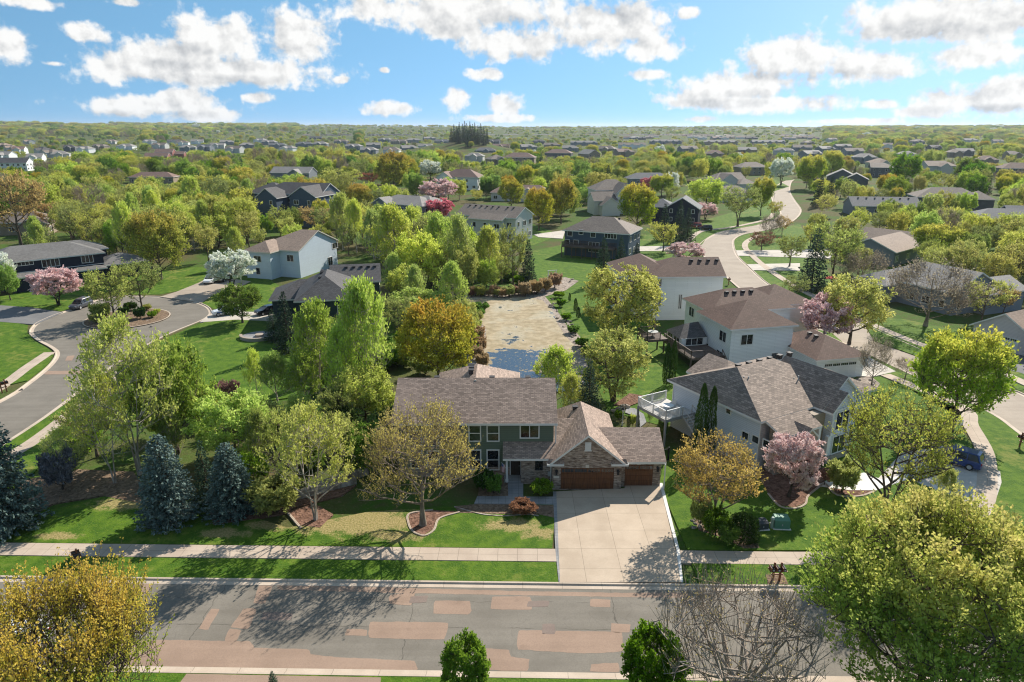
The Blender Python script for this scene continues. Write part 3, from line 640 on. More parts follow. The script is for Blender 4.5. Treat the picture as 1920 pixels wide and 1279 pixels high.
def garage_door(house, wg, face, u, w, h=2.15, mat=None, z=0.02, arch=True):
    mat = mat or WHITE; k = (w, h, mat.name)
    if k not in _gd:
        b = MB(); nx = max(2, round(w / 1.2)); t = 0.12
        b.box(-w / 2, w / 2, -0.02, 0.0, 0, h)
        for i in range(nx):
            x0 = -w / 2 + w * i / nx + .04; x1 = -w / 2 + w * (i + 1) / nx - .04
            for j in range(4):
                z0 = h * j / 4 + .03; z1 = h * (j + 1) / 4 - .03
                if j < 3: b.box(x0, x1, -0.045, -0.02, z0, z1)
                else:
                    b.box(x0, x1, -0.04, -0.02, z0, z0 + .09); b.box(x0, x1, -0.04, -0.02, z1 - .06, z1)
        g = MB()
        for i in range(nx):
            x0 = -w / 2 + w * i / nx + .07; x1 = -w / 2 + w * (i + 1) / nx - .07; z0 = h * .75 + .12; z1 = h - .09
            g.quad((x0, -0.027, z0), (x1, -0.027, z0), (x1, -0.027, z1), (x0, -0.027, z1))
            for m_ in (0.25, 0.5, 0.75): b.box(x0 + (x1 - x0) * m_ - .015, x0 + (x1 - x0) * m_ + .015, -0.034, -0.02, z0, z1)
        bo = b.build('garage_door', mat); go = g.build('pane', GLASS)
        _gd[k] = (bo.data, go.data); bpy.data.objects.remove(bo); bpy.data.objects.remove(go)
    me = _gd[k]; p, rz = face_tf(wg, face, u, z)
    o = bpy.data.objects.new('garage_door', me[0]); C.objects.link(o); o.parent = house; o.location = p; o.rotation_euler = (0, 0, rz)
    q = bpy.data.objects.new('pane', me[1]); C.objects.link(q); q.parent = o
    if mat is WHITE:
        pass
    return o
_ch = {}
def childbox(house, name, key, fn, mats, loc, rz=0.0):
    if key not in _ch:
        b = MB(); fn(b); o = b.build(name, mats); _ch[key] = o.data; bpy.data.objects.remove(o)
    o = bpy.data.objects.new(name, _ch[key]); C.objects.link(o); o.parent = house; o.location = loc; o.rotation_euler = (0, 0, rz); return o
def vent_fn(b):
    b.box(-.22, .22, -.22, .22, -.25, .16); b.box(-.27, .27, -.27, .27, .16, .24)
def pipe_fn(b): b.cyl((0, 0, -.3), (0, 0, .55), .06, n=8)
def vents(house, wg, h, axis, pitch, ts, side=1, off=0.9, o=0.5):
    cx, cy, w, d = wg[:4]; b = (d if axis == 'x' else w) / 2 + o
    for t in ts:
        z = h + 0.14 + (b - abs(off)) * pitch
        p = (cx + t, cy + side * off, z) if axis == 'x' else (cx + side * off, cy + t, z)
        childbox(house, 'roof_vent', 'vent', vent_fn, DARK, p)
def wpx(t, wg, face, x0, y0, x1, y1):
    """where a rectangle seen in the photograph lies on a wall face: (u, z, w, h)"""
    loc = t.location; yaw = t.rotation_euler[2]; c, s = math.cos(yaw), math.sin(yaw)
    def hit(px, py):
        r = ray(px, py); o = (-loc[0], -loc[1], H)
        lo = (c * o[0] + s * o[1], -s * o[0] + c * o[1], H); ld = (c * r[0] + s * r[1], -s * r[0] + c * r[1], r[2])
        ax = 1 if face in 'fb' else 0
        pl = {'f': wg[1] - wg[3] / 2, 'b': wg[1] + wg[3] / 2, 'l': wg[0] - wg[2] / 2, 'r': wg[0] + wg[2] / 2}[face]
        k = (pl - lo[ax]) / ld[ax]
        return [lo[i] + ld[i] * k for i in range(3)]
    xm, ym = (x0 + x1) / 2, (y0 + y1) / 2
    a, b = hit(x0, ym), hit(x1, ym); tp, bt = hit(xm, y0), hit(xm, y1); m_ = hit(xm, ym)
    w = math.hypot(b[0] - a[0], b[1] - a[1])
    u = {'f': m_[0] - wg[0], 'b': wg[0] - m_[0], 'r': m_[1] - wg[1], 'l': wg[1] - m_[1]}[face]
    return u, bt[2], w, tp[2] - bt[2]
def winpx(t, wg, face, rect, style='d', fm=None):
    u, z, w, h = wpx(t, wg, face, *rect); return window(t, wg, face, u, z, max(.3, w), max(.3, h), style, fm)
HOUSES = []   # projected boxes kept clear of scattered trees: (x0,y0,x1,y1,depth), footprint circle
def house(name, label, at, yaw, wings, wall, roof, wins=(), doors=(), vent=(), trim=None, base=None, cat='house', group=None, auto=None, clear=0.85, z0=0.0, pane=True, loc=None):
    """wings: (cx, cy, w, d, h, axis+ends, pitch); at: (px, py, z, lx, ly) = the pixel where local (lx, ly, z) is seen"""
    if loc is None:
        p = P(at[0], at[1], at[2]); c, s = math.cos(yaw), math.sin(yaw)
        loc = Vector((p.x - (c * at[3] - s * at[4]), p.y - (s * at[3] + c * at[4]), 0))
    t = empty(name, loc, yaw, label, cat, group)
    trim = trim or WHITE
    wm = MB()
    for wg in wings:
        cx, cy, w, d, h, ae, pt = wg[:7]
        wall_part(wm, cx, cy, w, d, -0.3 + z0, h, ae[0], ae[1:], pt)
        rb, zr = roof_part(cx, cy, w, d, h, ae[0], ae[1:], pt)
        rb.build('roof', [roof if len(wg) < 8 else wg[7], trim], t)
    wm.build('wall', wall, t)
    for wn_ in wins:
        i, f, u, z, w, h = wn_[:6]; window(t, wings[i], f, u, z, w, h, wn_[6] if len(wn_) > 6 else 'd', trim, pane)
    if auto:
        rr = random.Random(label)
        for (i, faces, rows) in auto:
            wg = wings[i]
            for f in faces:
                span = (wg[2] if f in 'fb' else wg[3]); n = max(1, int(span / 3.4))
                for z in rows:
                    for k in range(n):
                        if rr.random() < 0.2: continue
                        u = -span / 2 + span * (k + .5) / n + rr.uniform(-.25, .25)
                        ww = rr.choice((0.9, 1.5, 1.7)); window(t, wg, f, u, z, ww, rr.choice((1.2, 1.35)), 's' if ww < 1 else 'd', trim, pane)
    for dr in doors: garage_door(t, wings[dr[0]], dr[1], dr[2], dr[3], 2.15, dr[4] if len(dr) > 4 else None)
    for (i, ts, side) in vent:
        wg = wings[i]; vents(t, wg, wg[4], wg[5][0], wg[6], ts, side)
    c, s = math.cos(yaw), math.sin(yaw)
    bx = [1e9, 1e9, -1e9, -1e9]
    for wg in wings:
        for (sx, sy) in ((-1, -1), (1, -1), (1, 1), (-1, 1)):
            for z in (1.5, wg[4] + wg[6] * min(wg[2], wg[3]) / 2):
                lx, ly = wg[0] + sx * wg[2] / 2, wg[1] + sy * wg[3] / 2
                q = Q((loc[0] + c * lx - s * ly, loc[1] + s * lx + c * ly, z))
                bx = [min(bx[0], q[0]), min(bx[1], q[1]), max(bx[2], q[0]), max(bx[3], q[1])]
    rad = max(math.hypot(abs(wg[0]) + wg[2] / 2, abs(wg[1]) + wg[3] / 2) for wg in wings) * clear
    HOUSES.append((bx, loc[1], (loc[0], loc[1], rad)))
    return t
# ================================================================ the grey-green house in front
R_TAUPE = roofm((0.345, 0.255, 0.205), 0.16, 0.46, 0.36)
G_SAGE = siding((0.135, 0.175, 0.130), 0.19)
def main_house():
    loc = Vector((0.0, 56.2, 0.0))
    t = empty('main_house', loc, 0.0, 'grey-green two-storey house with brown brick garage and wooden garage doors behind the wide driveway', 'house')
    L = lambda x, y, z=0: (x - loc.x, y - loc.y, z)
    # walls
    wm = MB(); mcx, mcy, mw, md, mh, mp = -3.49, 6.9, 14.8, 8.8, 5.55, 0.552
    wall_part(wm, mcx, mcy, mw, md, 0.95, mh, 'x', 'gg', mp)
    wall_part(wm, -3.6, 11.1, 8.0, 8.4, -0.3, 5.55, 'y', 'gh', 0.58)
    wm.build('wall', G_SAGE, t)
    bm_ = MB(); bm_.box(mcx - mw / 2 - .03, mcx + mw / 2 + .03, mcy - md / 2 - .05, mcy + md / 2 + .03, -.3, 0.95)
    # entry wall (recessed door), garage walls
    bm_.box(0.85, 3.70, 1.15, 5.0, -.3, 2.55); bm_.box(3.70, 8.0, 1.15, 5.0, -.3, 2.55)
    wall_part(bm_, 6.89, 5.4, 6.35, 10.8, -.3, 2.6, 'y', 'gh', 0.826, 0.29)
    wall_part(bm_, 11.0, 3.85, 5.6, 6.5, -.3, 2.56, 'x', 'gg', 0.47)
    bm_.build('brick_wall', BRICK, t)
    pb = MB(); pb.box(-0.75, 0.84, 1.15, 2.45, -.3, 0.16); pb.build('porch_step', STAMP, t)
    # roofs
    rb, z = roof_part(mcx, mcy, mw, md, mh, 'x', 'gg', mp); rb.build('roof', [R_TAUPE, WHITE], t)
    rb, z = roof_part(-3.6, 11.1, 8.0, 8.4, 5.55, 'y', 'gh', 0.58); rb.build('roof', [R_TAUPE, WHITE], t)
    rb, z = roof_part(3.45, 5.05, 7.9, 7.7, 2.58, 'x', 'gg', 0.5); rb.build('porch_roof', [R_TAUPE, WHITE], t)
    rb, z = roof_part(6.89, 5.4, 6.35, 10.8, 2.6, 'y', 'gh', 0.826, o=0.29, og=0.36); rb.build('garage_roof', [R_TAUPE, WHITE], t)
    rb, z = roof_part(11.0, 3.85, 5.6, 6.5, 2.56, 'x', 'gg', 0.47); rb.build('garage_roof', [R_TAUPE, WHITE], t)
    # eave returns at the gable foot, ridge caps
    for s in (-1, 1):
        er = MB(); x = 6.89 + s * 2.93
        er.add([(x - .75, -.36, 2.72), (x + .75, -.36, 2.72), (x + .75, 0, 2.72), (x - .75, 0, 2.72), (x - .6 * 1, -.02, 3.05), (x + .6, -.02, 3.05)], [(0, 1, 5, 4), (1, 2, 5), (3, 0, 4)], 0)
        er.box(x - .78, x + .78, -.40, -.02, 2.52, 2.715, 1); er.build('eave_return', [R_TAUPE, WHITE], t)
    mainw = (mcx, mcy, mw, md)
    for r, st in (((880.5,799,900,826.5),'sb'), ((914.5,799,934.5,826.5),'sb'), ((976.5,798.5,1009.5,820.5),'d'), ((880.5,845,900.5,880),'sb'), ((914.5,845,934.5,880),'sb')):
        winpx(t, mainw, 'f', r, st)
    for (u, zz, w, h, st) in ((-5.6, 3.25, 1.0, 1.45, 'sb'), (-4.0, 3.25, 1.0, 1.45, 'sb'), (-5.6, 0.85, 1.0, 1.75, 'sb'), (-4.0, 0.85, 1.0, 1.75, 'sb')): window(t, mainw, 'f', u, zz, w, h, st)
    for f in 'lr':
        for zz in (0.9, 3.4):
            if f == 'r' and zz < 2: continue
            window(t, mainw, f, 0.5, zz, 1.6, 1.4, 'd')
    for u in (-5, -1.5, 4): window(t, mainw, 'b', u, 3.4, 1.5, 1.4, 'd')
    entry = (5.35, 3.075, 5.2, 3.85)
    winpx(t, (2.0, 3.075, 2.6, 3.85), 'f', (1005.5, 864.5, 1015.5, 880), 'sb', BLACK)
    # front door, recessed under the porch
    dr = MB(); dr.box(-0.12, 0.80, 2.36, 2.43, 0.17, 2.25); dr.box(-.22, -.12, 2.34, 2.44, .17, 2.35, 1); dr.box(.80, .845, 2.34, 2.44, .17, 2.35, 1)
    d_ = dr.build('front_door', [wood_mat('dark_front_door', (0.03, 0.02, 0.015), (0.07, 0.045, 0.03)), WHITE], t)
    kn = MB(); kn.cyl((0.68, 2.36, 1.15), (0.68, 2.27, 1.15), .035, n=8); kn.build('door_handle', GREYM, d_)
    # porch post, gutters, downspouts
    pp = MB(); pp.box(-.58, -.38, 1.0, 1.2, 0.1, 2.56); pp.box(-.62, -.34, .96, 1.24, .16, .34); pp.box(-.62, -.34, .96, 1.24, 2.4, 2.56); pp.build('porch_post', WHITE, t)
    for (x, y) in ((3.62, 0.9), (4.12, 2.4), (14.02, -.1)):
        dsp = MB(); dsp.box(x - .05, x + .05, y - .04, y + .04, 0.05, 2.6 if x != 4.12 else 5.5); dsp.build('downspout', WHITE, t)
    # garage doors, lights, vent louvre
    gw = (6.89, 5.4, 6.35, 10.8); sw = (11.0, 3.85, 5.6, 6.5)
    garage_door(t, gw, 'f', 0.04, 4.88, 2.13, GWOOD); garage_door(t, sw, 'f', 0.78, 2.6, 2.13, GWOOD)
    lv = MB(); lv.box(6.62, 7.18, -.05, .0, 3.95, 4.75); lv.box(6.57, 7.23, -.08, -.0, 3.87, 3.95)
    for k in range(6): lv.box(6.66, 7.14, -.075, -.05, 4.02 + k * .12, 4.08 + k * .12)
    lv.build('gable_vent', WHITE, t)
    def lamp_fn(b): b.box(-.09, .09, -.26, -.06, -.2, .16); b.box(-.05, .05, -.06, 0, -.1, .25); b.add([(-.13, -.30, .16), (.13, -.30, .16), (.13, -.02, .16), (-.13, -.02, .16), (0, -.16, .34)], [(0, 1, 4), (1, 2, 4), (2, 3, 4), (3, 0, 4)])
    for p in ((4.08, 0, 1.75), (9.72, 0, 1.75), (13.48, 0.6, 1.75), (0.3, 2.44, 2.1)): childbox(t, 'wall_lantern', 'lamp', lamp_fn, BLACK, p)
    def key_fn(b): b.box(-.16, .16, -.05, .0, 0, .3)
    for p in ((6.9, 0, 2.18), (11.75, .6, 2.18)): childbox(t, 'keystone', 'key', key_fn, CREAM, p)
    ns = MB(); ns.box(3.82, 4.34, -.04, 0, 1.12, 1.36); ns.build('number_plate', CREAM, t)
    for x in (-7.5, -2.0, 1.6): childbox(t, 'roof_vent', 'vent', vent_fn, DARK, (x, 7.9, 7.93))
    for (y) in (9.0, 9.9, 10.7): childbox(t, 'roof_vent', 'vent', vent_fn, DARK, (-4.15, y, 8.28))
    childbox(t, 'roof_vent', 'vent', vent_fn, DARK, (6.3, 6.9, 5.15))
    mt = MB(); mt.box(3.35, 3.6, 1.0, 1.15, 0.75, 1.2); mt.build('electric_meter', GREYM, t)
    HOUSES.append(((735, 680, 1250, 915), 63, (1.5, 63, 11)))
main_house()
# flag on the porch post
def flag():
    o = empty('porch_flag', (-0.66, 57.15, 1.95), 0, 'small American flag on a tilted pole fixed to the white porch post', 'flag')
    p = MB(); p.cyl((0.1, 0.0, -.35), (-.32, -.15, .35), .018, n=6); p.build('flag_pole', WHITE, o)
    m, nt, b = M('flag_cloth', 0.8, 0.1); u = uvn(nt); s = nd(nt, 'ShaderNodeSeparateXYZ', {0: u}).outputs
    st = mth(nt, 'GREATER_THAN', mth(nt, 'FRACT', mth(nt, 'MULTIPLY', s[0], 6.5)), 0.5)
    c = mixc(nt, st, (0.45, 0.03, 0.04), (0.75, 0.73, 0.70))
    cant = mth(nt, 'MULTIPLY', mth(nt, 'GREATER_THAN', s[1], 0.6), mth(nt, 'LESS_THAN', s[0], 0.54))
    star = smooth(nt, nd(nt, 'ShaderNodeTexVoronoi', {'Vector': u, 'Scale': 9.0}, feature='F1').outputs[0], 0.22, 0.3, 1, 0)
    c = mixc(nt, cant, c, mixc(nt, star, (0.03, 0.05, 0.18), (0.75, 0.74, 0.72))); setc(nt, b, c)
    f = MB(); uv = []; n = 9
    for j in range(n):
        for i in range(6):
            a, h = i / 5, j / (n - 1)
            f.v.append((-.30 - .02 * h + .34 * a * (1 - .2 * h), -.14 + .05 * math.sin(a * 7 + h * 2) + .1 * a, .30 - .85 * h + .28 * a - .55 * a)); uv.append((a, 1 - h))
    for j in range(n - 1):
        for i in range(5): k = j * 6 + i; f.f.append((k, k + 6, k + 7, k + 1)); f.m.append(0)
    f.build('flag_cloth', m, o, uv=uv, smooth=True)
flag()
# ================================================================ the blue-grey neighbour on the right
R_GREY = roofm((0.285, 0.220, 0.178), 0.22, 0.46, 0.42)
def neighbour():
    W0 = (6.75, 6.55, 14.5, 12.1, 5.26, 'xsh', 0.44); W2 = (9.8, 2.8, 5.6, 6.95, 5.26, 'ygg', 0.88); W2b = (8.55, -0.4, 3.0, 2.7, 5.26, 'ygg', 0.9)
    W3 = (17.4, 7.9, 10.5, 7.4, 2.75, 'xgh', 0.45); W4 = (6.0, 11.0, 5.6, 5.4, 5.26, 'yhg', 0.5)
    loc = Vector((24.42, 59.69, 0)); wallm = siding((0.64, 0.675, 0.73), 0.19)
    t = house('neighbour_house', 'pale blue-grey house with two-tone shingle roof and front gables right of the brick garage', None, R(29.5),
              [W0, W2, W2b, W3, W4], wallm, R_GREY, loc=loc, vent=[(0, (-3.2, -1.6, 0, 1.6, 3.2, 4.8), 1)])
    winpx(t, W0, 'l', (1362.5, 763, 1370.5, 776), 's')
    for r in ((1392, 811, 1403.5, 823.5), (1411, 818.5, 1423.5, 831), (1431.5, 826.5, 1443, 839)): winpx(t, W0, 'l', r, 's')
    window(t, W2b, 'f', 0.1, 3.3, 1.9, 1.8, 'd'); window(t, W2b, 'f', 0.1, 0.7, 1.9, 1.8, 'd'); window(t, W2, 'f', 1.7, 0.7, 1.5, 1.8, 's'); window(t, W2, 'r', 0, 3.2, 1.5, 1.4, 'd')
    for u in (-4, 0, 4): window(t, W0, 'b', u, 3.3, 1.6, 1.4, 'd'); window(t, W0, 'b', u + .4, .7, 1.6, 1.7, 'd')
    garage_door(t, W3, 'r', 0, 4.88); 
    # entry roof continuing the front slope, posts, entry gable
    er = MB(); er.add([(-.4, -.02, 5.38), (5.4, -.02, 5.38), (5.2, -2.1, 4.46), (-.2, -2.1, 4.46)], [(0, 3, 2, 1)], 0)
    er.add([(-.4, -.02, 5.16), (5.4, -.02, 5.16), (5.2, -2.1, 4.24), (-.2, -2.1, 4.24)], [(0, 1, 2, 3)], 1)
    er.quad((-.2, -2.1, 4.24), (5.2, -2.1, 4.24), (5.2, -2.1, 4.46), (-.2, -2.1, 4.46), 1); er.quad((-.4, 0, 5.16), (-.2, -2.1, 4.24), (-.2, -2.1, 4.46), (-.4, 0, 5.38), 1); er.quad((5.2, -2.1, 4.24), (5.4, 0, 5.16), (5.4, 0, 5.38), (5.2, -2.1, 4.46), 1)
    er.build('porch_roof', [R_GREY, WHITE], t)
    rb, z = roof_part(2.6, -1.9, 1.7, 1.5, 3.9, 'y', 'gg', 0.9, 0.3, 0.25); rb.build('porch_roof', [R_GREY, WHITE], t)
    tan = siding((0.30, 0.245, 0.185), 0.19); ew = MB(); ew.box(.3, 5.3, -.9, -.03, -.2, 4.7); ew.box(5.3, 7.03, -1.0, -.03, -.2, 5.1); ew.build('entry_wall', tan, t)
    for x in (1.5, 3.7, 5.1, 6.7):
        p = MB(); p.box(x - .17, x + .17, -2.0, -1.66, .8, 4.25 if x < 5.2 else 2.9); p.box(x - .25, x + .25, -2.08, -1.58, -.1, .8, 1); p.build('porch_post', [WHITE, STONEV], t)
    sb = MB(); sb.box(6.9, 10.3, -1.95, -1.76, -.2, .55); sb.box(.2, 6.9, -1.2, -.92, -.2, .6); sb.build('stone_base', STONEV, t)
    bb = MB(); bb.box(7.05, 10.05, -1.80, -1.74, 2.72, 2.98); bb.box(7.05, 10.05, -1.82, -1.76, 5.3, 5.5)
    for x in (7.05, 9.9): bb.box(x, x + .16, -1.83, -1.76, .55, 5.3)
    bb.build('trim_band', WHITE, t)
    for (x, y, z) in ((2.0, 5.2, 7.2), (2.35, 4.9, 7.25), (9.9 - 2.2, 3.6, 6.5), (9.9 - 1.9, 3.3, 6.8)): childbox(t, 'vent_pipe', 'pipe', pipe_fn, GREYM, (x, y, z))
    dd = MB(); dd.box(1.9, 3.1, -.96, -.9, .05, 2.2); dd.build('front_door', wood_mat('brown_door', (.05, .03, .02), (.1, .06, .04)), t)
    
    for yy in (.35, 12.4):
        dsp = MB(); dsp.box(-.58, -.48, yy, yy + .1, 0, 5.2); dsp.build('downspout', WHITE, t)
    # utility boxes along the wall
    for k, u in enumerate((2.1, 1.5, 0.9)):
        mt = MB(); mt.box(-.66, -.5, u - .18, u + .18, 0.9, 1.6); mt.bar((-.56, u, 0), (-.56, u, .9), .06); mt.build('utility_meter', GREYM, t)
    # back deck with stairs
    dk = empty('pale_deck', (0, 0, 0), 0); dk.parent = t
    return t
nb = neighbour()
bpy.data.objects.remove([c for c in nb.children if c.name.startswith('pale_deck')][0])
def deck(name, label, loc, rz, w, d, h, board, post, railc, stairs=None, pergola=False, furn=True):
    """raised deck: local x 0..w, y 0..d"""
    t = empty(name, loc, rz, label, 'deck')
    b = MB(); b.box(0, w, 0, d, h - .05, h); b.build('deck_floor', board, t)
    f = MB(); f.box(0, w, -.05, 0, h - .32, h - .0); f.box(0, w, d, d + .05, h - .32, h); f.box(-.05, 0, -.05, d + .05, h - .32, h); f.box(w, w + .05, -.05, d + .05, h - .32, h); f.build('deck_frame', post, t)
    n = max(2, int(w / 2.4) + 1); m_ = max(2, int(d / 2.4) + 1)
    for i in range(n):
        for j in (0, m_ - 1):
            x, y = w * i / (n - 1), d * j / (m_ - 1)
            p = MB(); p.box(x - .09, x + .09, y - .09, y + .09, -.2, h - .06); p.build('post', post, t)
    def rail(a, c):
        r = MB(); a, c = Vector(a), Vector(c); L = (c - a).length; k = max(2, round(L / .14)); up = Vector((0, 0, 1))
        r.bar(a + up * 1.0, c + up * 1.0, .11, .06); r.bar(a + up * .12, c + up * .12, .05)
        for i in range(k + 1):
            q = a.lerp(c, i / k); wd = .1 if i % 14 == 0 else .03
            r.bar(q, q + up * (1.08 if wd > .05 else 1.0), wd)
        r.build('railing', railc, t)
    rail((0, 0, h), (0, d, h)); rail((0, d, h), (w, d, h)); rail((0, 0, h), (w * .62, 0, h))
    if stairs:
        s = MB(); x0, wd = stairs; ns = int(h / .19)
        for k in range(ns):
            z = h - .19 * (k + 1); s.box(x0, x0 + wd, -.28 * (k + 1), -.28 * k + .02, z - .04, z)
        s.bar((x0, 0, h - .1), (x0, -.28 * ns, -.05), .05, .25); s.bar((x0 + wd, 0, h - .1), (x0 + wd, -.28 * ns, -.05), .05, .25)
        for xx in (x0, x0 + wd):
            s.bar((xx, 0, h + .95), (xx, -.28 * ns, .95), .08)
            for k in range(0, ns + 1, 3): s.bar((xx, -.28 * k, h - .19 * k - .1), (xx, -.28 * k, h - .19 * k + .95), .07)
        s.build('stairs', board, t)
    return t
c_, s_ = math.cos(R(29.5)), math.sin(R(29.5))
def nbl(x, y, z=0): return Vector((24.42 + c_ * x - s_ * y, 59.69 + s_ * x + c_ * y, z))
deck('back_deck', 'pale grey raised deck with stairs at the back corner of the blue-grey house', nbl(-4.6, 9.0), R(29.5), 4.0, 4.4, 2.9, DECKG, paint('deck_grey_paint', (.34, .33, .32)), WHITE, stairs=(2.3, 1.3))
def patio_table(loc, label, top, leg, r=.6):
    t = empty('patio_table', loc, 0, label, 'table'); b = MB(); b.cyl((0, 0, .70), (0, 0, .74), r, n=18); b.build('tabletop', top, t)
    b = MB(); b.cyl((0, 0, 0), (0, 0, .70), .05, n=8); b.cyl((0, 0, 0), (0, 0, .04), .28, n=12); b.build('pedestal', leg, t)
def patio_chair(loc, rz, label, m, group):
    t = empty('patio_chair', loc, rz, label, 'chair', group); b = MB(); b.box(-.25, .25, -.25, .25, .40, .45); b.build('seat', m, t)
    b = MB(); b.box(-.25, .25, .22, .28, .45, .98); b.build('backrest', m, t)
    for (x, y) in ((-.22, -.22), (.22, -.22), (.22, .22), (-.22, .22)):
        l = MB(); l.bar((x, y, 0), (x, y, .41), .05); l.build('leg', m, t)
patio_table(nbl(-2.9, 10.6, 2.9), 'round pale patio table on the pale grey deck', WHITE, GREYM)
for k, lb in enumerate(('pale patio chair on the house side of the deck table', 'pale patio chair on the lawn side of the deck table', 'pale patio chair nearest the deck stairs')):
    a = (0.3, 3.4, 4.9)[k]; patio_chair(nbl(-2.9 + 1.0 * math.cos(a), 10.6 + 1.0 * math.sin(a), 2.9), a + R(29.5) - math.pi / 2, lb, paint('chair_white', (.6, .59, .57)), 'chairs on the pale deck')
# ================================================================ trees
def leaf_mat(name, lo, hi, top=None, t0=0.45, t1=0.9, var=0.16, transl=0.48, sc=7.0, hue=0.018):
    """lo/hi: leaf colours that vary clump by clump; top: colour of the young growth high in the crown"""
    m = bpy.data.materials.new(name); m.use_nodes = True; nt = m.node_tree; nt.nodes.clear()
    out = nd(nt, 'ShaderNodeOutputMaterial'); oc = tex(nt, 'Object'); rnd = nd(nt, 'ShaderNodeObjectInfo').outputs['Random']
    off = nd(nt, 'ShaderNodeVectorMath', {0: oc, 1: nd(nt, 'ShaderNodeCombineXYZ', {0: mth(nt, 'MULTIPLY', rnd, 37.0), 1: rnd, 2: 0.0}).outputs[0]}, operation='ADD').outputs[0]
    n = noise(nt, off, sc, 3, 0.6); n2 = noise(nt, off, sc * 6, 2, 0.6)
    c = mixc(nt, smooth(nt, mth(nt, 'ADD', mth(nt, 'MULTIPLY', n, 0.6), mth(nt, 'MULTIPLY', n2, 0.4)), 0.36, 0.64), lo, hi)
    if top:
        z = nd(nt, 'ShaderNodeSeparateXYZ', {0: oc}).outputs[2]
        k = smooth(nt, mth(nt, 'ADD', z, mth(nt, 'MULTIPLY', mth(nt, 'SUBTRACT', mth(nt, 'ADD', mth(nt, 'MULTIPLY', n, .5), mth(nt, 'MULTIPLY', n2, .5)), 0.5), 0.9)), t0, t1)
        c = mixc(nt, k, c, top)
    hs = nd(nt, 'ShaderNodeHueSaturation', {'Hue': mth(nt, 'ADD', 0.5 - hue, mth(nt, 'MULTIPLY', rnd, 2 * hue)), 'Saturation': mth(nt, 'ADD', 0.92, mth(nt, 'MULTIPLY', mth(nt, 'FRACT', mth(nt, 'MULTIPLY', rnd, 7.3)), 0.16)),
         'Value': mth(nt, 'ADD', 1 - var, mth(nt, 'MULTIPLY', mth(nt, 'FRACT', mth(nt, 'MULTIPLY', rnd, 3.7)), 2 * var)), 'Color': c}).outputs[0]
    d = nd(nt, 'ShaderNodeBsdfDiffuse', {0: hs}); t = nd(nt, 'ShaderNodeBsdfTranslucent', {0: hs})
    mx = nd(nt, 'ShaderNodeMixShader', {0: transl, 1: d.outputs[0], 2: t.outputs[0]})
    nt.links.new(mx.outputs[0], out.inputs[0]); return m
def bark_mat(name, c0, c1):
    m, nt, b = M(name, 0.95, 0.1)
    n = noise(nt, nd(nt, 'ShaderNodeMapping', {'Vector': tex(nt, 'Object'), 'Scale': (30, 30, 8)}).outputs[0], 1.0, 4, 0.6)
    setc(nt, b, mixc(nt, smooth(nt, n, .35, .65), c0, c1)); return m
BARK = bark_mat('grey_brown_bark', (0.07, 0.052, 0.040), (0.17, 0.135, 0.11)); BARK_D = bark_mat('dark_bark', (0.035, 0.026, 0.02), (0.09, 0.07, 0.055))
BARK_W = bark_mat('pale_birch_bark', (0.24, 0.20, 0.16), (0.52, 0.46, 0.40)); BARK_L = bark_mat('tan_bark', (0.16, 0.125, 0.095), (0.30, 0.25, 0.20))
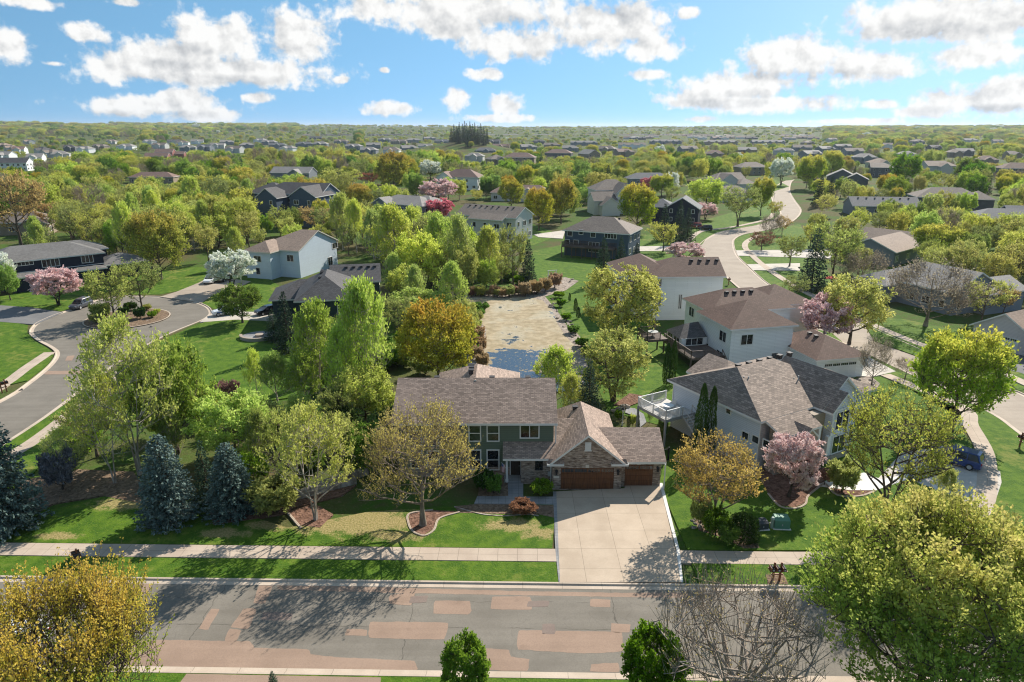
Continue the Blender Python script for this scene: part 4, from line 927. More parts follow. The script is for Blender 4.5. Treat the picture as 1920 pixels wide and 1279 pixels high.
LM = {
 'green': leaf_mat('spring_green_leaves', (0.215, 0.335, 0.050), (0.450, 0.560, 0.120)),
 'deep': leaf_mat('deep_green_leaves', (0.100, 0.210, 0.024), (0.260, 0.410, 0.050)),
 'lime': leaf_mat('lime_leaves', (0.400, 0.500, 0.075), (0.700, 0.770, 0.200)),
 'gold': leaf_mat('golden_green_buds', (0.460, 0.500, 0.085), (0.760, 0.750, 0.220)),
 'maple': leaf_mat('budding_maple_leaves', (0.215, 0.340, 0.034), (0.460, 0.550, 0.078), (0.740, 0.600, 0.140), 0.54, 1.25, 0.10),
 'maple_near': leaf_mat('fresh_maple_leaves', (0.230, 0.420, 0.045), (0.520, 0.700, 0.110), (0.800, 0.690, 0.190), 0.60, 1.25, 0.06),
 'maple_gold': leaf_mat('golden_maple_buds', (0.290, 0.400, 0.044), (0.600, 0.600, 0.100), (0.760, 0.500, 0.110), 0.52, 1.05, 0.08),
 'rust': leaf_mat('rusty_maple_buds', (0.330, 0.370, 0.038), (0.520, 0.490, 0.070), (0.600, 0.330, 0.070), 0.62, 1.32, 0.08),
 'bud': leaf_mat('brown_yellow_buds', (0.400, 0.310, 0.110), (0.720, 0.560, 0.210), None, var=.08),
 'amber': leaf_mat('amber_leaves', (0.440, 0.330, 0.120), (0.720, 0.520, 0.190), None, var=.08),
 'olive': leaf_mat('olive_leaves', (0.290, 0.340, 0.090), (0.520, 0.550, 0.170)),
 'grey': leaf_mat('grey_brown_buds', (0.330, 0.275, 0.200), (0.500, 0.430, 0.300), None, var=.1),
 'pink': leaf_mat('pink_blossom', (0.66, 0.440, 0.430), (0.92, 0.750, 0.720), None, var=.05, transl=.36, hue=.008),
 'magenta': leaf_mat('magenta_blossom', (0.50, 0.140, 0.190), (0.78, 0.350, 0.390), None, var=.08, hue=.008),
 'white': leaf_mat('white_blossom', (0.66, 0.72, 0.55), (0.92, 0.92, 0.88), None, var=.04, transl=.36, hue=.008),
 'red': leaf_mat('dark_red_leaves', (0.240, 0.090, 0.060), (0.420, 0.200, 0.130), None, var=.15),
 'spruce': leaf_mat('spruce_needles', (0.032, 0.064, 0.040), (0.105, 0.155, 0.095), None, transl=.08),
 'blue': leaf_mat('blue_spruce_needles', (0.055, 0.098, 0.088), (0.215, 0.290, 0.260), None, var=.08, transl=.08, sc=9, hue=.01),
 'arbor': leaf_mat('arborvitae_foliage', (0.026, 0.062, 0.013), (0.085, 0.150, 0.028), None, transl=.1),
 'reed': leaf_mat('dry_reeds', (0.36, 0.23, 0.13), (0.58, 0.42, 0.26), None, var=.1),
 'lilac': leaf_mat('lilac_catkins', (0.32, 0.17, 0.14), (0.50, 0.32, 0.25), None),
}
def tubes(paths, rads, sides):
    """paths: list of (n,3) arrays; rads: list of (n,) arrays -> verts, quads"""
    V = []; Fq = []; o = 0
    for p, r in zip(paths, rads):
        n = len(p); t = np.gradient(p, axis=0); t /= (np.linalg.norm(t, axis=1)[:, None] + 1e-9)
        ref = np.where(np.abs(t[:, 2:3]) > 0.9, np.array([[1., 0, 0]]), np.array([[0, 0, 1.]]))
        s = np.cross(t, ref); s /= (np.linalg.norm(s, axis=1)[:, None] + 1e-9); u = np.cross(s, t)
        a = np.arange(sides) * 2 * math.pi / sides
        ring = p[:, None, :] + r[:, None, None] * (s[:, None, :] * np.cos(a)[None, :, None] + u[:, None, :] * np.sin(a)[None, :, None])
        V.append(ring.reshape(-1, 3))
        i = np.arange(n - 1)[:, None] * sides; k = np.arange(sides)[None, :]; k2 = (k + 1) % sides
        Fq.append((np.stack([i + k, i + k2, i + sides + k2, i + sides + k], -1).reshape(-1, 4)) + o); o += n * sides
    return np.concatenate(V), np.concatenate(Fq)
def qmesh(name, V, Fq, mat, mats2=None, midx=None):
    me = bpy.data.meshes.new(name); nf = len(Fq)
    me.vertices.add(len(V)); me.vertices.foreach_set('co', np.ascontiguousarray(V, np.float32).ravel())
    me.loops.add(nf * 4); me.loops.foreach_set('vertex_index', np.ascontiguousarray(Fq, np.int32).ravel())
    me.polygons.add(nf); me.polygons.foreach_set('loop_start', np.arange(nf, dtype=np.int32) * 4)
    try: me.polygons.foreach_set('loop_total', np.full(nf, 4, np.int32))
    except Exception: pass
    me.materials.append(mat)
    if mats2: me.materials.append(mats2); me.polygons.foreach_set('material_index', np.asarray(midx, np.int32))
    me.update(calc_edges=True); return me
def leaves(pos, dirs, size, rng, elong=1.5, align=0.5, upb=0.3, anis=1.0):
    """one four-cornered leaf (or leaf clump) per position"""
    n = len(pos); rd = rng.normal(size=(n, 3)); rd /= np.linalg.norm(rd, axis=1)[:, None]
    d = dirs * align + rd * (1 - align) ; d[:, 2] *= anis; d /= (np.linalg.norm(d, axis=1)[:, None] + 1e-9)
    nr = rng.normal(size=(n, 3)) + np.array([0, 0, upb * 2]); nr -= (nr * d).sum(1)[:, None] * d; nr /= (np.linalg.norm(nr, axis=1)[:, None] + 1e-9)
    s = np.cross(d, nr); sz = size * rng.uniform(0.65, 1.35, n)[:, None]
    b = pos - d * sz * 0.3; tip = pos + d * sz * elong; l = pos + s * sz * 0.55 + d * sz * .45; r = pos - s * sz * 0.55 + d * sz * .45
    V = np.stack([b, r, tip, l], 1).reshape(-1, 3); return V, np.arange(n * 4).reshape(-1, 4)
def env(shape, t):
    """crown radius (max 1) at height fraction t of the crown"""
    if shape == 'oval': return np.sqrt(np.clip(1 - ((t - 0.42) / 0.60) ** 2, 0, 1))
    if shape == 'round': return np.sqrt(np.clip(1 - ((t - 0.48) / 0.54) ** 2, 0, 1))
    if shape == 'vase': return np.clip(0.25 + 1.25 * t, 0, 1) * np.sqrt(np.clip(1 - np.clip((t - .55) / .48, 0, 1) ** 2, 0, 1))
    if shape == 'flame': return np.clip(np.sin(np.clip(t * .93 + .06, 0, 1) * math.pi) ** 0.6 * (1.08 - 0.30 * t), 0, 1)
    if shape == 'dome': return np.sqrt(np.clip(1 - t ** 2.2, 0, 1))
    if shape == 'pyr': return np.clip((1 - t) ** 0.62, 0, 1) * np.clip(.55 + t * 2.4, 0, 1)
    return np.ones_like(t)
def broadleaf(seed, shape='oval', z0=0.22, limbs=14, subs=8, twigs=9, lpt=8, lsize=0.022, twig=0.075, up=0.5, droop=0.0, stems=1, leader=0.8, rough=0.25, W=1.0, align=.5, elong=1.5, trunkr=0.02, twr=0.0022, leafspread=0.5, lean=0.0, upb=.3, inner=0.35):
    """a tree one unit tall with a crown one unit wide: returns trunk (V,F) and crown twigs + leaves"""
    rng = np.random.default_rng(seed); P_ = []; Rr = []; tp = []; tr = []; LP = []; LD = []
    ph = rng.uniform(0, 6.28, 6)
    def er(z, az):
        t = (z - z0) / (1 - z0); e = env(shape, np.clip(t, 0, 1)) * 0.5
        return e * (1 + rough * (np.sin(3 * az + ph[0] + 4 * z) * .5 + np.sin(5 * az + ph[1] - 7 * z) * .35 + np.sin(2 * az + ph[2] + 11 * z) * .35))
    bases = []
    for s in range(stems):
        a = 2 * math.pi * s / stems + ph[3]; sp = 0.0 if stems == 1 else 0.5
        n = 7; zz = np.linspace(0, leader, n); off = (zz / leader) ** 1.2 * sp * 0.36
        p = np.stack([np.cos(a) * off + rng.normal(0, .008, n).cumsum() + lean * zz ** 1.5, np.sin(a) * off + rng.normal(0, .008, n).cumsum(), zz], 1); p[0, :2] = (np.cos(a) * .012 * (stems > 1), np.sin(a) * .012 * (stems > 1))
        r = trunkr / math.sqrt(stems) * np.linspace(1, 0.18, n) ** 1.1; r[0] *= 1.5; P_.append(p); Rr.append(r); bases.append(p)
    for i in range(limbs):
        b = bases[i % stems]; f = (i + .5) / limbs
        zs = z0 * 0.8 + (leader * 0.95 - z0 * 0.8) * f ** 0.9; k = np.clip(np.searchsorted(b[:, 2], zs), 1, 6); w = (zs - b[k - 1, 2]) / (b[k, 2] - b[k - 1, 2] + 1e-9)
        st = b[k - 1] * (1 - w) + b[k] * w
        az = 2.39996 * i + rng.uniform(-.4, .4)
        ze = min(0.985, zs + (0.10 + up * 0.35 * rng.uniform(.6, 1.2)) * (1 - zs) + 0.05)
        re = er(ze, az) * rng.uniform(.78, 1.0)
        en = np.array([np.cos(az) * re + lean * ze * .8, np.sin(az) * re, ze])
        mid = st * .5 + en * .5 + np.array([np.cos(az), np.sin(az), -0.25 * up]) * re * .14 + rng.normal(0, .012, 3)
        t = np.linspace(0, 1, 6)[:, None]; p = st * (1 - t) ** 2 + mid * 2 * t * (1 - t) + en * t ** 2; p[1:-1] += rng.normal(0, .007, (4, 3))
        P_.append(p); Rr.append(trunkr * .42 * np.linspace(1, .14, 6) * (1 - .4 * f))
        for j in range(subs):
            s = inner + (1 - inner) * (j + rng.uniform(.2, .9)) / subs; s = min(s, .999); q = s * 5; k = int(q); sp_ = p[k] * (1 - q + k) + p[k + 1] * (q - k)
            a2 = az + rng.uniform(-1.5, 1.5); zt = np.clip(sp_[2] + rng.uniform(-.06, .16) + up * .05, z0 * .8, .99); r2 = er(zt, a2)
            cr = math.hypot(sp_[0], sp_[1]); tg = min(r2 * rng.uniform(.75, 1.03), cr + .22)
            e2 = np.array([np.cos(a2) * tg + lean * zt * .8, np.sin(a2) * tg, zt]); d = e2 - sp_; L = np.linalg.norm(d)
            if L > .26: e2 = sp_ + d * (.26 / L)
            t3 = np.linspace(0, 1, 4)[:, None]; m2 = (sp_ + e2) / 2 + np.array([0, 0, -.02 * up + .02 * droop]) + rng.normal(0, .008, 3)
            pp = sp_ * (1 - t3) ** 2 + m2 * 2 * t3 * (1 - t3) + e2 * t3 ** 2; P_.append(pp); Rr.append(trunkr * .15 * np.linspace(1, .25, 4))
            for h in range(twigs):
                s3 = .25 + .75 * (h + rng.uniform(0, 1)) / twigs; q = min(s3 * 3, 2.999); k3 = int(q); b3 = pp[k3] * (1 - q + k3) + pp[k3 + 1] * (q - k3)
                out = b3 * np.array([1, 1, 0]); out /= (np.linalg.norm(out) + .05)
                dd = out * .55 + rng.normal(0, .55, 3) + np.array([0, 0, up * 1.5 - droop * 1.4]); dd /= np.linalg.norm(dd); Lt = twig * rng.uniform(.6, 1.35)
                tt = np.linspace(0, 1, 3)[:, None]; c3 = b3 + dd * Lt * .5 + np.array([0, 0, .12 * Lt * up]); e3 = b3 + dd * Lt + np.array([0, 0, (.25 * up - .35 * droop) * Lt])
                tpth = b3 * (1 - tt) ** 2 + c3 * 2 * tt * (1 - tt) + e3 * tt ** 2; tp.append(tpth); tr.append(np.array([twr, twr * .7, twr * .35]))
                if lpt:
                    ls = rng.uniform(.15, 1.0, lpt); lp = b3 * (1 - ls[:, None]) ** 2 + c3 * 2 * (ls * (1 - ls))[:, None] + e3 * (ls ** 2)[:, None]
                    LP.append(lp + rng.normal(0, lsize * leafspread, (lpt, 3))); LD.append(np.repeat(((e3 - b3) / (np.linalg.norm(e3 - b3) + 1e-9))[None], lpt, 0))
    tv, tf = tubes(P_[:stems + limbs], Rr[:stems + limbs], 6); sv, sf = tubes(P_[stems + limbs:], Rr[stems + limbs:], 4)
    T = (np.concatenate([tv, sv]), np.concatenate([tf, sf + len(tv)]))
    wv, wf = tubes(tp, tr, 3); Lv = None
    if lpt:
        lv, lf = leaves(np.concatenate(LP), np.concatenate(LD), lsize, rng, elong, align, upb); Lv = (lv, lf)
    # normalise: unit height, unit crown width
    allv = Lv[0] if Lv else wv
    zmax = np.percentile(allv[:, 2], 99.7); rad = np.percentile(np.hypot(allv[:, 0] - lean * .6, allv[:, 1]), 97)
    sc = np.array([.5 / rad, .5 / rad, 1 / zmax])
    T = (T[0] * sc, T[1]); wv = wv * sc
    if Lv: Lv = (Lv[0] * sc, Lv[1])
    return T, (wv, wf), Lv
def conifer(seed, tiers=26, per=11, cards=12, z0=0.03, csize=0.032, droop=.25, taper=0.9, rough=.16, gap=0.0):
    rng = np.random.default_rng(seed); LP = []; LD = []; paths = []; rads = []
    for i in range(tiers):
        f = (i + rng.uniform(0, .6)) / tiers; z = z0 + (1 - z0) * f ** 0.94; R_ = .5 * (1 - f) ** taper + .012
        n = max(4, int(per * (1 - f * .6)))
        for k in range(n):
            a = 2 * math.pi * k / n + i * 1.3 + rng.uniform(-.25, .25); L = R_ * rng.uniform(1 - rough * 1.6, 1 + rough * .5)
            d = np.array([math.cos(a), math.sin(a), 0]); e = d * L + np.array([0, 0, z - droop * L * .55 + .02]); s = np.array([0, 0, z + .02 * (1 - f)])
            m = (s + e) / 2 + np.array([0, 0, -.12 * L]); tt = np.linspace(0, 1, 4)[:, None]; p = s * (1 - tt) ** 2 + m * 2 * tt * (1 - tt) + e * tt ** 2
            paths.append(p); rads.append(np.array([.004, .003, .002, .001]) * (1 - .5 * f))
            nc = max(3, int(cards * (L / .5) ** .8)); ss = rng.uniform(gap + .12, 1.02, nc) ** .8
            q = s * (1 - ss[:, None]) ** 2 + m * 2 * (ss * (1 - ss))[:, None] + e * (ss ** 2)[:, None]
            side = np.array([-d[1], d[0], 0]); q = q + side * (rng.uniform(-1, 1, nc) * .17 * L * (1.15 - ss))[:, None] + rng.normal(0, .006, (nc, 3))
            LP.append(q); LD.append(np.repeat((d * .8 + np.array([0, 0, -.15]))[None], nc, 0) + side * rng.uniform(-.7, .7, nc)[:, None])
    tp = np.array([[0, 0, 0], [0, 0, .5], [0, 0, .985]]); tv, tf = tubes([tp], [np.array([.022, .012, .002])], 7); bv, bf = tubes(paths, rads, 3)
    T = (np.concatenate([tv, bv]), np.concatenate([tf, bf + len(tv)]))
    LP = np.concatenate(LP); LD = np.concatenate(LD); LD /= np.linalg.norm(LD, axis=1)[:, None]
    lv, lf = leaves(LP, LD, csize, rng, 1.5, .72, .8); return T, None, (lv, lf)
def column(seed, n=5200, size=.024, taper=.5, shape='col'):
    rng = np.random.default_rng(seed); z = rng.uniform(0.01, 1, n); a = rng.uniform(0, 6.28, n)
    if shape == 'col': r = .5 * np.clip(1 - z ** 3.2, 0, 1) ** .55 * (.82 + .18 * np.sin(3 * a + 9 * z)) * np.clip(.7 + z * 2, 0, 1)
    else: r = .5 * np.sqrt(np.clip(1 - ((z - .38) / .62) ** 2, 0, 1)) * (1 + .12 * np.sin(3 * a + 5 * z) + .09 * np.sin(6 * a - 8 * z))
    k = rng.uniform(.72, 1.02, n); p = np.stack([np.cos(a) * r * k, np.sin(a) * r * k, z], 1)
    d = np.stack([np.cos(a) * .5, np.sin(a) * .5, np.full(n, .9 if shape == 'col' else .4)], 1); d /= np.linalg.norm(d, axis=1)[:, None]
    lv, lf = leaves(p, d, size, rng, 1.5, .6, .1)
    tv, tf = tubes([np.array([[0, 0, 0], [0, 0, .45], [0, 0, .9]])], [np.array([.05, .04, .01])], 6); return (tv, tf), None, (lv, lf)
def squash(V, wy): return V
PROTO = {}
def proto(kind, data, leafm, barkm):
    T, Wg, L = data
    tm = qmesh('trunk', T[0], T[1], barkm)
    if Wg is not None:
        if L is not None:
            V = np.concatenate([Wg[0], L[0]]); Fq = np.concatenate([Wg[1], L[1] + len(Wg[0])]); mi = np.concatenate([np.ones(len(Wg[1])), np.zeros(len(L[1]))])
            cm = qmesh('crown', V, Fq, leafm, barkm, mi)
        else: cm = qmesh('crown', Wg[0], Wg[1], barkm)
    else: cm = qmesh('crown', L[0], L[1], leafm)
    PROTO.setdefault(kind, []).append((tm, cm))
def recolour(src, kind, leafm, barkm=None):
    for (tm, cm) in PROTO[src]:
        c = cm.copy(); c.materials[0] = leafm; t = tm
        if barkm:
            t = tm.copy(); t.materials[0] = barkm
            if len(c.materials) > 1: c.materials[1] = barkm
        PROTO.setdefault(kind, []).append((t, c))
# near specimens, finely built
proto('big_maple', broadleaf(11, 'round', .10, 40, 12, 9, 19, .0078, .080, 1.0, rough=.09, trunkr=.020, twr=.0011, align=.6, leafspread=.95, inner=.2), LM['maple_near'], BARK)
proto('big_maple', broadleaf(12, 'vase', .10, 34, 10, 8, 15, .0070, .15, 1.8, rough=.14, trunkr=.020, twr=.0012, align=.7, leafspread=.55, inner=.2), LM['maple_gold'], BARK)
proto('bud_tree', broadleaf(13, 'round', .16, 22, 10, 11, 5, .0080, .085, .9, rough=.12, trunkr=.024, twr=.0012, align=.7, inner=.25), LM['bud'], BARK_L)
BARK_G = bark_mat('weathered_grey_bark', (0.15, 0.125, 0.105), (0.30, 0.26, 0.225))
BARK_G = bark_mat('weathered_grey_bark', (0.24, 0.19, 0.15), (0.43, 0.36, 0.295))
proto('bare_tree', broadleaf(14, 'vase', .05, 21, 9, 7, 1, .006, .13, 1.3, stems=5, rough=.12, trunkr=.034, twr=.0014, align=.8, inner=.25), LM['bud'], BARK_G)
proto('amber_tree', broadleaf(15, 'vase', .14, 18, 9, 9, 6, .0125, .095, .6, stems=3, rough=.25, trunkr=.026, twr=.0018, align=.7), LM['amber'], BARK_L)
proto('airy_tree', broadleaf(16, 'vase', .26, 22, 9, 9, 5, .0100, .085, .8, stems=3, rough=.16, trunkr=.024, twr=.0012, inner=.3), LM['gold'], BARK)
proto('birch', broadleaf(17, 'flame', .12, 17, 8, 8, 7, .0120, .085, .75, droop=.15, stems=3, rough=.42, trunkr=.016, twr=.0012, leader=.92), LM['gold'], BARK_W)
proto('birch', broadleaf(18, 'flame', .14, 16, 8, 8, 6, .0120, .085, .75, droop=.15, stems=2, rough=.42, trunkr=.015, twr=.0012, leader=.92), LM['gold'], BARK_W)
proto('leafy_small', broadleaf(19, 'oval', .12, 18, 9, 9, 10, .024, .07, .4, rough=.12, trunkr=.022), LM['deep'], BARK)
# the general kinds
for k in range(3): proto('maple', broadleaf(30 + k, 'oval', .11, 24, 9, 8, 8, .0165, .062, .75, rough=.10, align=.6, leafspread=1.1, inner=.2), LM['maple'], BARK)
for k in range(3): proto('green', broadleaf(40 + k, 'round', .13, 20, 9, 8, 7, .020, .070, .45, rough=.24, leafspread=.9, inner=.25), LM['green'], BARK)
for k in range(3): proto('poplar', broadleaf(50 + k, 'flame', .05, 17, 8, 8, 7, .0175, .105, 1.15, droop=0, rough=.55, leader=.90, twr=.0016, align=.6, stems=1 + k % 2, leafspread=.7, inner=.3), LM['lime'], BARK_W)
for k in range(2): proto('willow', broadleaf(60 + k, 'round', .12, 16, 9, 10, 10, .0155, .085, .25, droop=.30, stems=2, rough=.24, trunkr=.03), LM['gold'], BARK)
for k in range(3): proto('airy', broadleaf(70 + k, 'vase', .20, 14, 8, 8, 5, .017, .085, .5, stems=1 + k % 2, rough=.34, trunkr=.022, twr=.002), LM['olive'], BARK)
for k in range(2): proto('bare', broadleaf(80 + k, 'round', .10, 18, 8, 8, 3, .010, .11, .9, rough=.22, trunkr=.018, twr=.0018, stems=1 + 2 * k, inner=.25), LM['grey'], BARK_L)
for k in range(2): proto('blossom', broadleaf(90 + k, 'round', .18, 14, 8, 8, 12, .024, .070, .4, stems=1 + k, rough=.22, trunkr=.024), LM['pink'], BARK_D)
recolour('maple', 'rust', LM['rust']); recolour('green', 'deep', LM['deep']); recolour('green', 'lime', LM['lime']); recolour('airy', 'gold', LM['gold']); recolour('airy', 'amber', LM['amber'])
recolour('blossom', 'white', LM['white']); recolour('blossom', 'magenta', LM['magenta']); recolour('airy', 'red', LM['red']); recolour('poplar', 'poplar_green', LM['green']); recolour('maple', 'lime_maple', LM['lime'])
recolour('blossom', 'shrub_red', LM['lilac'])
proto('near_blue', conifer(3, 46, 18, 40, csize=.019, droop=.12, taper=.55, rough=.14), LM['blue'], BARK_D)
proto('near_blue', conifer(4, 46, 18, 40, csize=.019, droop=.12, taper=.58, rough=.16), LM['blue'], BARK_D)
for k in range(2): proto('spruce', conifer(7 + k, 32, 12, 18, csize=.028, droop=.30, taper=.8), LM['spruce'], BARK_D)
proto('arbor', column(21), LM['arbor'], BARK_D); proto('bush', broadleaf(22, 'round', .02, 22, 8, 7, 8, .042, .11, .5, rough=.3, leader=.55, trunkr=.03), LM['deep'], BARK_D); proto('clipped', column(23, 5200, .036, shape='ball'), LM['arbor'], BARK_D)
recolour('bush', 'dark_bush', LM['arbor']); recolour('bush', 'lime_bush', LM['lime']); recolour('bush', 'olive_bush', LM['olive']); recolour('bush', 'reed_bush', LM['reed']); recolour('bush', 'red_bush', LM['red'])
_tr = random.Random(77); TREES = []
def tree_at(kind, x, y, h, w, label, name=None, cat='tree', group=None, var=None, z=0.0, rz=None, single=False):
    pr = PROTO[kind]; tm, cm = pr[(_tr.randrange(len(pr)) if var is None else var)]
    nm = name or {'clipped': 'shrub', 'spruce': 'spruce_tree', 'near_blue': 'spruce_tree', 'arbor': 'arborvitae', 'bud_tree': 'budding_tree', 'poplar': 'poplar_tree', 'birch': 'birch_tree', 'willow': 'willow_tree', 'maple': 'maple_tree', 'big_maple': 'maple_tree', 'rust': 'maple_tree'}.get(kind, 'shrub' if 'bush' in kind else 'leafy_tree')
    t = empty(nm, (x, y, z), _tr.uniform(0, 6.28) if rz is None else rz, label, cat if 'bush' not in kind else 'shrub', group)
    t.scale = (w, w * _tr.uniform(.92, 1.08), h)
    for (n, me) in (('trunk', tm), ('crown', cm)):
        o = bpy.data.objects.new(n, me); C.objects.link(o); o.parent = t
    TREES.append((x, y, w)); return t
def T(kind, px, base, top, wpx, label, d=None, **kw):
    """a tree whose foot is seen at (px, base), whose top at pixel row top, wpx pixels wide"""
    if d is None: p = P(px, base); x, y = p.x, p.y
    else:
        y = d; r = ray(px, base); x = r[0] * d / r[1]
    h = zat(px, top, y); w = wpx / F * depth(x, y, h * .55)
    if d is not None: x = (px - 960) / F * depth(0, y, h * .5)
    return tree_at(kind, x, y, max(h, .5), w, label, **kw)
# ---- the street trees nearest the camera
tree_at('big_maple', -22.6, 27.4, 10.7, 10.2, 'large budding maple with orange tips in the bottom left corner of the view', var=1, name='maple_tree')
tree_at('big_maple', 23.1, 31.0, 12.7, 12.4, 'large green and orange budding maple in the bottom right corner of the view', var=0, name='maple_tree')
tree_at('bare_tree', 12.6, 30.6, 8.7, 8.8, 'leafless grey many-stemmed tree at the near kerb beside the big right maple', name='bare_tree')
tree_at('leafy_small', -2.75, 32.0, 4.2, 2.7, 'small dense bright green tree at the near kerb', name='leafy_tree')
tree_at('leafy_small', 8.1, 31.6, 5.0, 3.8, 'small round green tree with orange tips left of the leafless tree', name='leafy_tree')
tree_at('spruce', -14.2, 32.6, 1.35, .9, 'tip of a small light evergreen at the lower left kerb', name='evergreen_sapling')
# ---- front yards
T('bud_tree', 793, 985, 765, 222, 'rounded tree full of brown and yellow buds in front of the grey-green house')
T('birch', 592, 975, 758, 165, 'tall thin birch clump with sparse yellow leaves left of the budding tree', var=0)
T('near_blue', 320, 978, 818, 118, 'middle blue spruce of the row on the left lawn', var=0)
T('near_blue', 438, 962, 832, 110, 'smaller blue spruce beside the mulch bed, right one of the lawn row', var=1)
T('near_blue', 10, 992, 762, 150, 'huge blue spruce cut by the left edge of the view', var=1)
T('birch', 216, 906, 700, 120, 'slender pale-trunked birch nearest the left walk', var=1)
T('birch', 262, 890, 592, 190, 'tallest yellow birch with pale branching trunk behind the blue spruces', var=0)
T('birch', 132, 905, 800, 90, 'low thin birch behind the dark flowering mound', var=1)
T('green', 335, 850, 640, 150, 'bright green full tree right of the tall yellow birch')
T('lime', 445, 868, 738, 150, 'yellow-green leafy tree behind the right blue spruce')
T('spruce', 392, 950, 825, 60, 'dark evergreen squeezed between the two blue spruces')
T('airy', 560, 905, 762, 105, 'thin olive tree behind the birch clump')
T('airy', 632, 890, 778, 100, 'pale olive tree between birch clump and green shrub tree')
T('deep', 690, 888, 795, 95, 'dense mid-green shrub tree left of the grey-green house')
T('lime', 688, 800, 690, 112, 'fresh yellow-green tree beside the left gable of the front house')
T('dark_bush', 735, 830, 770, 50, 'dark shrub at the left wall of the front house')
T('olive_bush', 520, 960, 900, 90, 'olive shrub in the mulch bed below the birches'); T('deep', 480, 935, 850, 70, 'young green tree by the stone terrace edge')
T('dark_bush', 640, 840, 770, 70, 'dark low evergreen behind the pale olive tree')
T('poplar_green', 600, 745, 563, 110, 'pointed fresh green poplar left of the two tall poplars')
T('poplar', 690, 760, 523, 118, 'tall broad yellow-green poplar left of the rusty maple')
T('poplar', 648, 775, 610, 80, 'lower yellow-green poplar in front of the tall one'); T('poplar_green', 575, 770, 660, 70, 'small green poplar at the lawn edge')
T('rust', 822, 724, 566, 146, 'rusty orange round maple behind the front house', var=0)
T('poplar', 850, 600, 490, 66, 'feathery pale poplar at the far left shore of the pond')
T('lime', 790, 610, 545, 120, 'bright yellow-green tree behind the rusty maple'); T('lime', 870, 640, 560, 60, 'narrow lime tree on the left shore of the pond')
T('airy', 748, 640, 555, 70, 'grey-olive thin tree between poplar and rusty maple')
T('spruce', 541, 662, 546, 60, 'tall dark spruce at the corner of the dark green house'); T('spruce', 515, 640, 580, 45, 'short dark spruce beside the stone fire pit')
T('poplar', 482, 748, 655, 42, 'slim lime sapling at the edge of the cul-de-sac lawn'); T('poplar_green', 520, 752, 660, 70, 'bushy green young tree at the edge of the cul-de-sac lawn')
T('shrub_red', 428, 755, 715, 46, 'reddish twiggy shrub below the cul-de-sac lawn', name='shrub', cat='shrub')
T('lime_bush', 395, 790, 745, 80, 'lime shrub below the reddish twiggy shrub')
T('deep', 455, 606, 533, 84, 'round many-stemmed green tree by the patrol-coloured car', name='leafy_tree')
T('white', 437, 545, 472, 80, 'white blossoming round tree beside the white car')
T('rust', 302, 524, 398, 102, 'green maple with rusty top behind the traffic circle', var=1)
T('airy', 215, 602, 500, 96, 'thin budding tree on the left of the traffic circle'); T('airy', 268, 586, 487, 84, 'thin budding tree on the right of the traffic circle')
T('olive_bush', 192, 600, 570, 36, 'grey-green shrub on the left rim of the traffic circle'); T('dark_bush', 263, 598, 578, 22, 'dark shrub at the middle of the traffic circle'); T('dark_bush', 246, 583, 568, 22, 'dark shrub behind the traffic circle trunks')
T('blossom', 110, 572, 505, 84, 'pink blossoming tree in front of the navy house')
T('white', -6, 555, 470, 76, 'white blossoming tree at the left edge beside the navy house'); T('green', 20, 563, 496, 46, 'small green tree before the white blossoms at the left edge')
T('amber', 40, 462, 322, 118, 'large brown-orange oak at the left edge above the navy house'); T('amber', 100, 440, 378, 50, 'orange budding tree right of the large oak')
T('rust', 585, 402, 333, 72, 'rusty-topped maple in front of the dark blue house'); T('rust', 740, 362, 285, 64, 'tall rusty-topped maple by the white blossoms'); T('gold', 642, 368, 314, 76, 'golden budding tree behind the dark blue gables')
T('amber', 595, 440, 388, 62, 'ochre low tree between the dark blue and light blue houses'); T('airy', 527, 446, 388, 50, 'grey-olive tree beside the arched window')
T('blossom', 824, 384, 337, 66, 'pink blossoming tree below the brown-roofed white house'); T('magenta', 824, 418, 373, 52, 'magenta blossoming tree below the pink one'); T('white', 808, 338, 301, 46, 'white blossoming tree beside the tall rusty maple'); T('red', 692, 352, 323, 40, 'small copper-leaved tree in the court')
T('poplar', 740, 535, 384, 104, 'tall sparse poplar group in the middle woods, highest one', name='poplar_tree'); T('poplar', 820, 520, 398, 66, 'tall lime poplar before the pale grey house'); T('poplar', 916, 530, 424, 60, 'pale poplar at the pale grey house corner')
T('spruce', 990, 534, 450, 42, 'dark spruce standing alone on the pond shore'); T('airy', 962, 540, 425, 64, 'leaning thin tree beside the lone spruce')
T('rust', 958, 392, 336, 52, 'rusty maple left of the pair behind the pale grey house'); T('rust', 1010, 432, 353, 56, 'rusty maple in the middle of three by the pale grey house'); T('rust', 1052, 420, 335, 56, 'tallest rusty maple right of the pale grey house')
T('maple', 1193, 438, 345, 76, 'broad green maple right of the cream gabled house'); T('gold', 1243, 472, 418, 54, 'small ochre tree at the driveway of the dark blue pond house')
T('spruce', 1244, 450, 382, 34, 'left dark spruce of the roadside cluster'); T('spruce', 1272, 455, 376, 36, 'tall middle dark spruce of the roadside cluster'); T('spruce', 1288, 452, 390, 32, 'right dark spruce of the roadside cluster')
T('spruce', 1130, 530, 444, 46, 'left tall spruce before the dark blue pond house'); T('spruce', 1162, 520, 443, 36, 'middle tall spruce before the dark blue pond house'); T('spruce', 1193, 492, 455, 24, 'small spruce at the right corner of the dark blue pond house')
T('willow', 1162, 650, 502, 138, 'large yellow willow right of the pond'); T('willow', 1150, 752, 624, 136, 'yellow-green willow with dark limbs nearest the front house'); T('poplar', 1042, 765, 650, 84, 'narrow yellow tree before the near end of the pond'); T('poplar', 1070, 790, 700, 50, 'low yellow sapling at the back corner of the front house')
T('spruce', 1103, 792, 677, 62, 'dark spruce behind the garage of the front house')
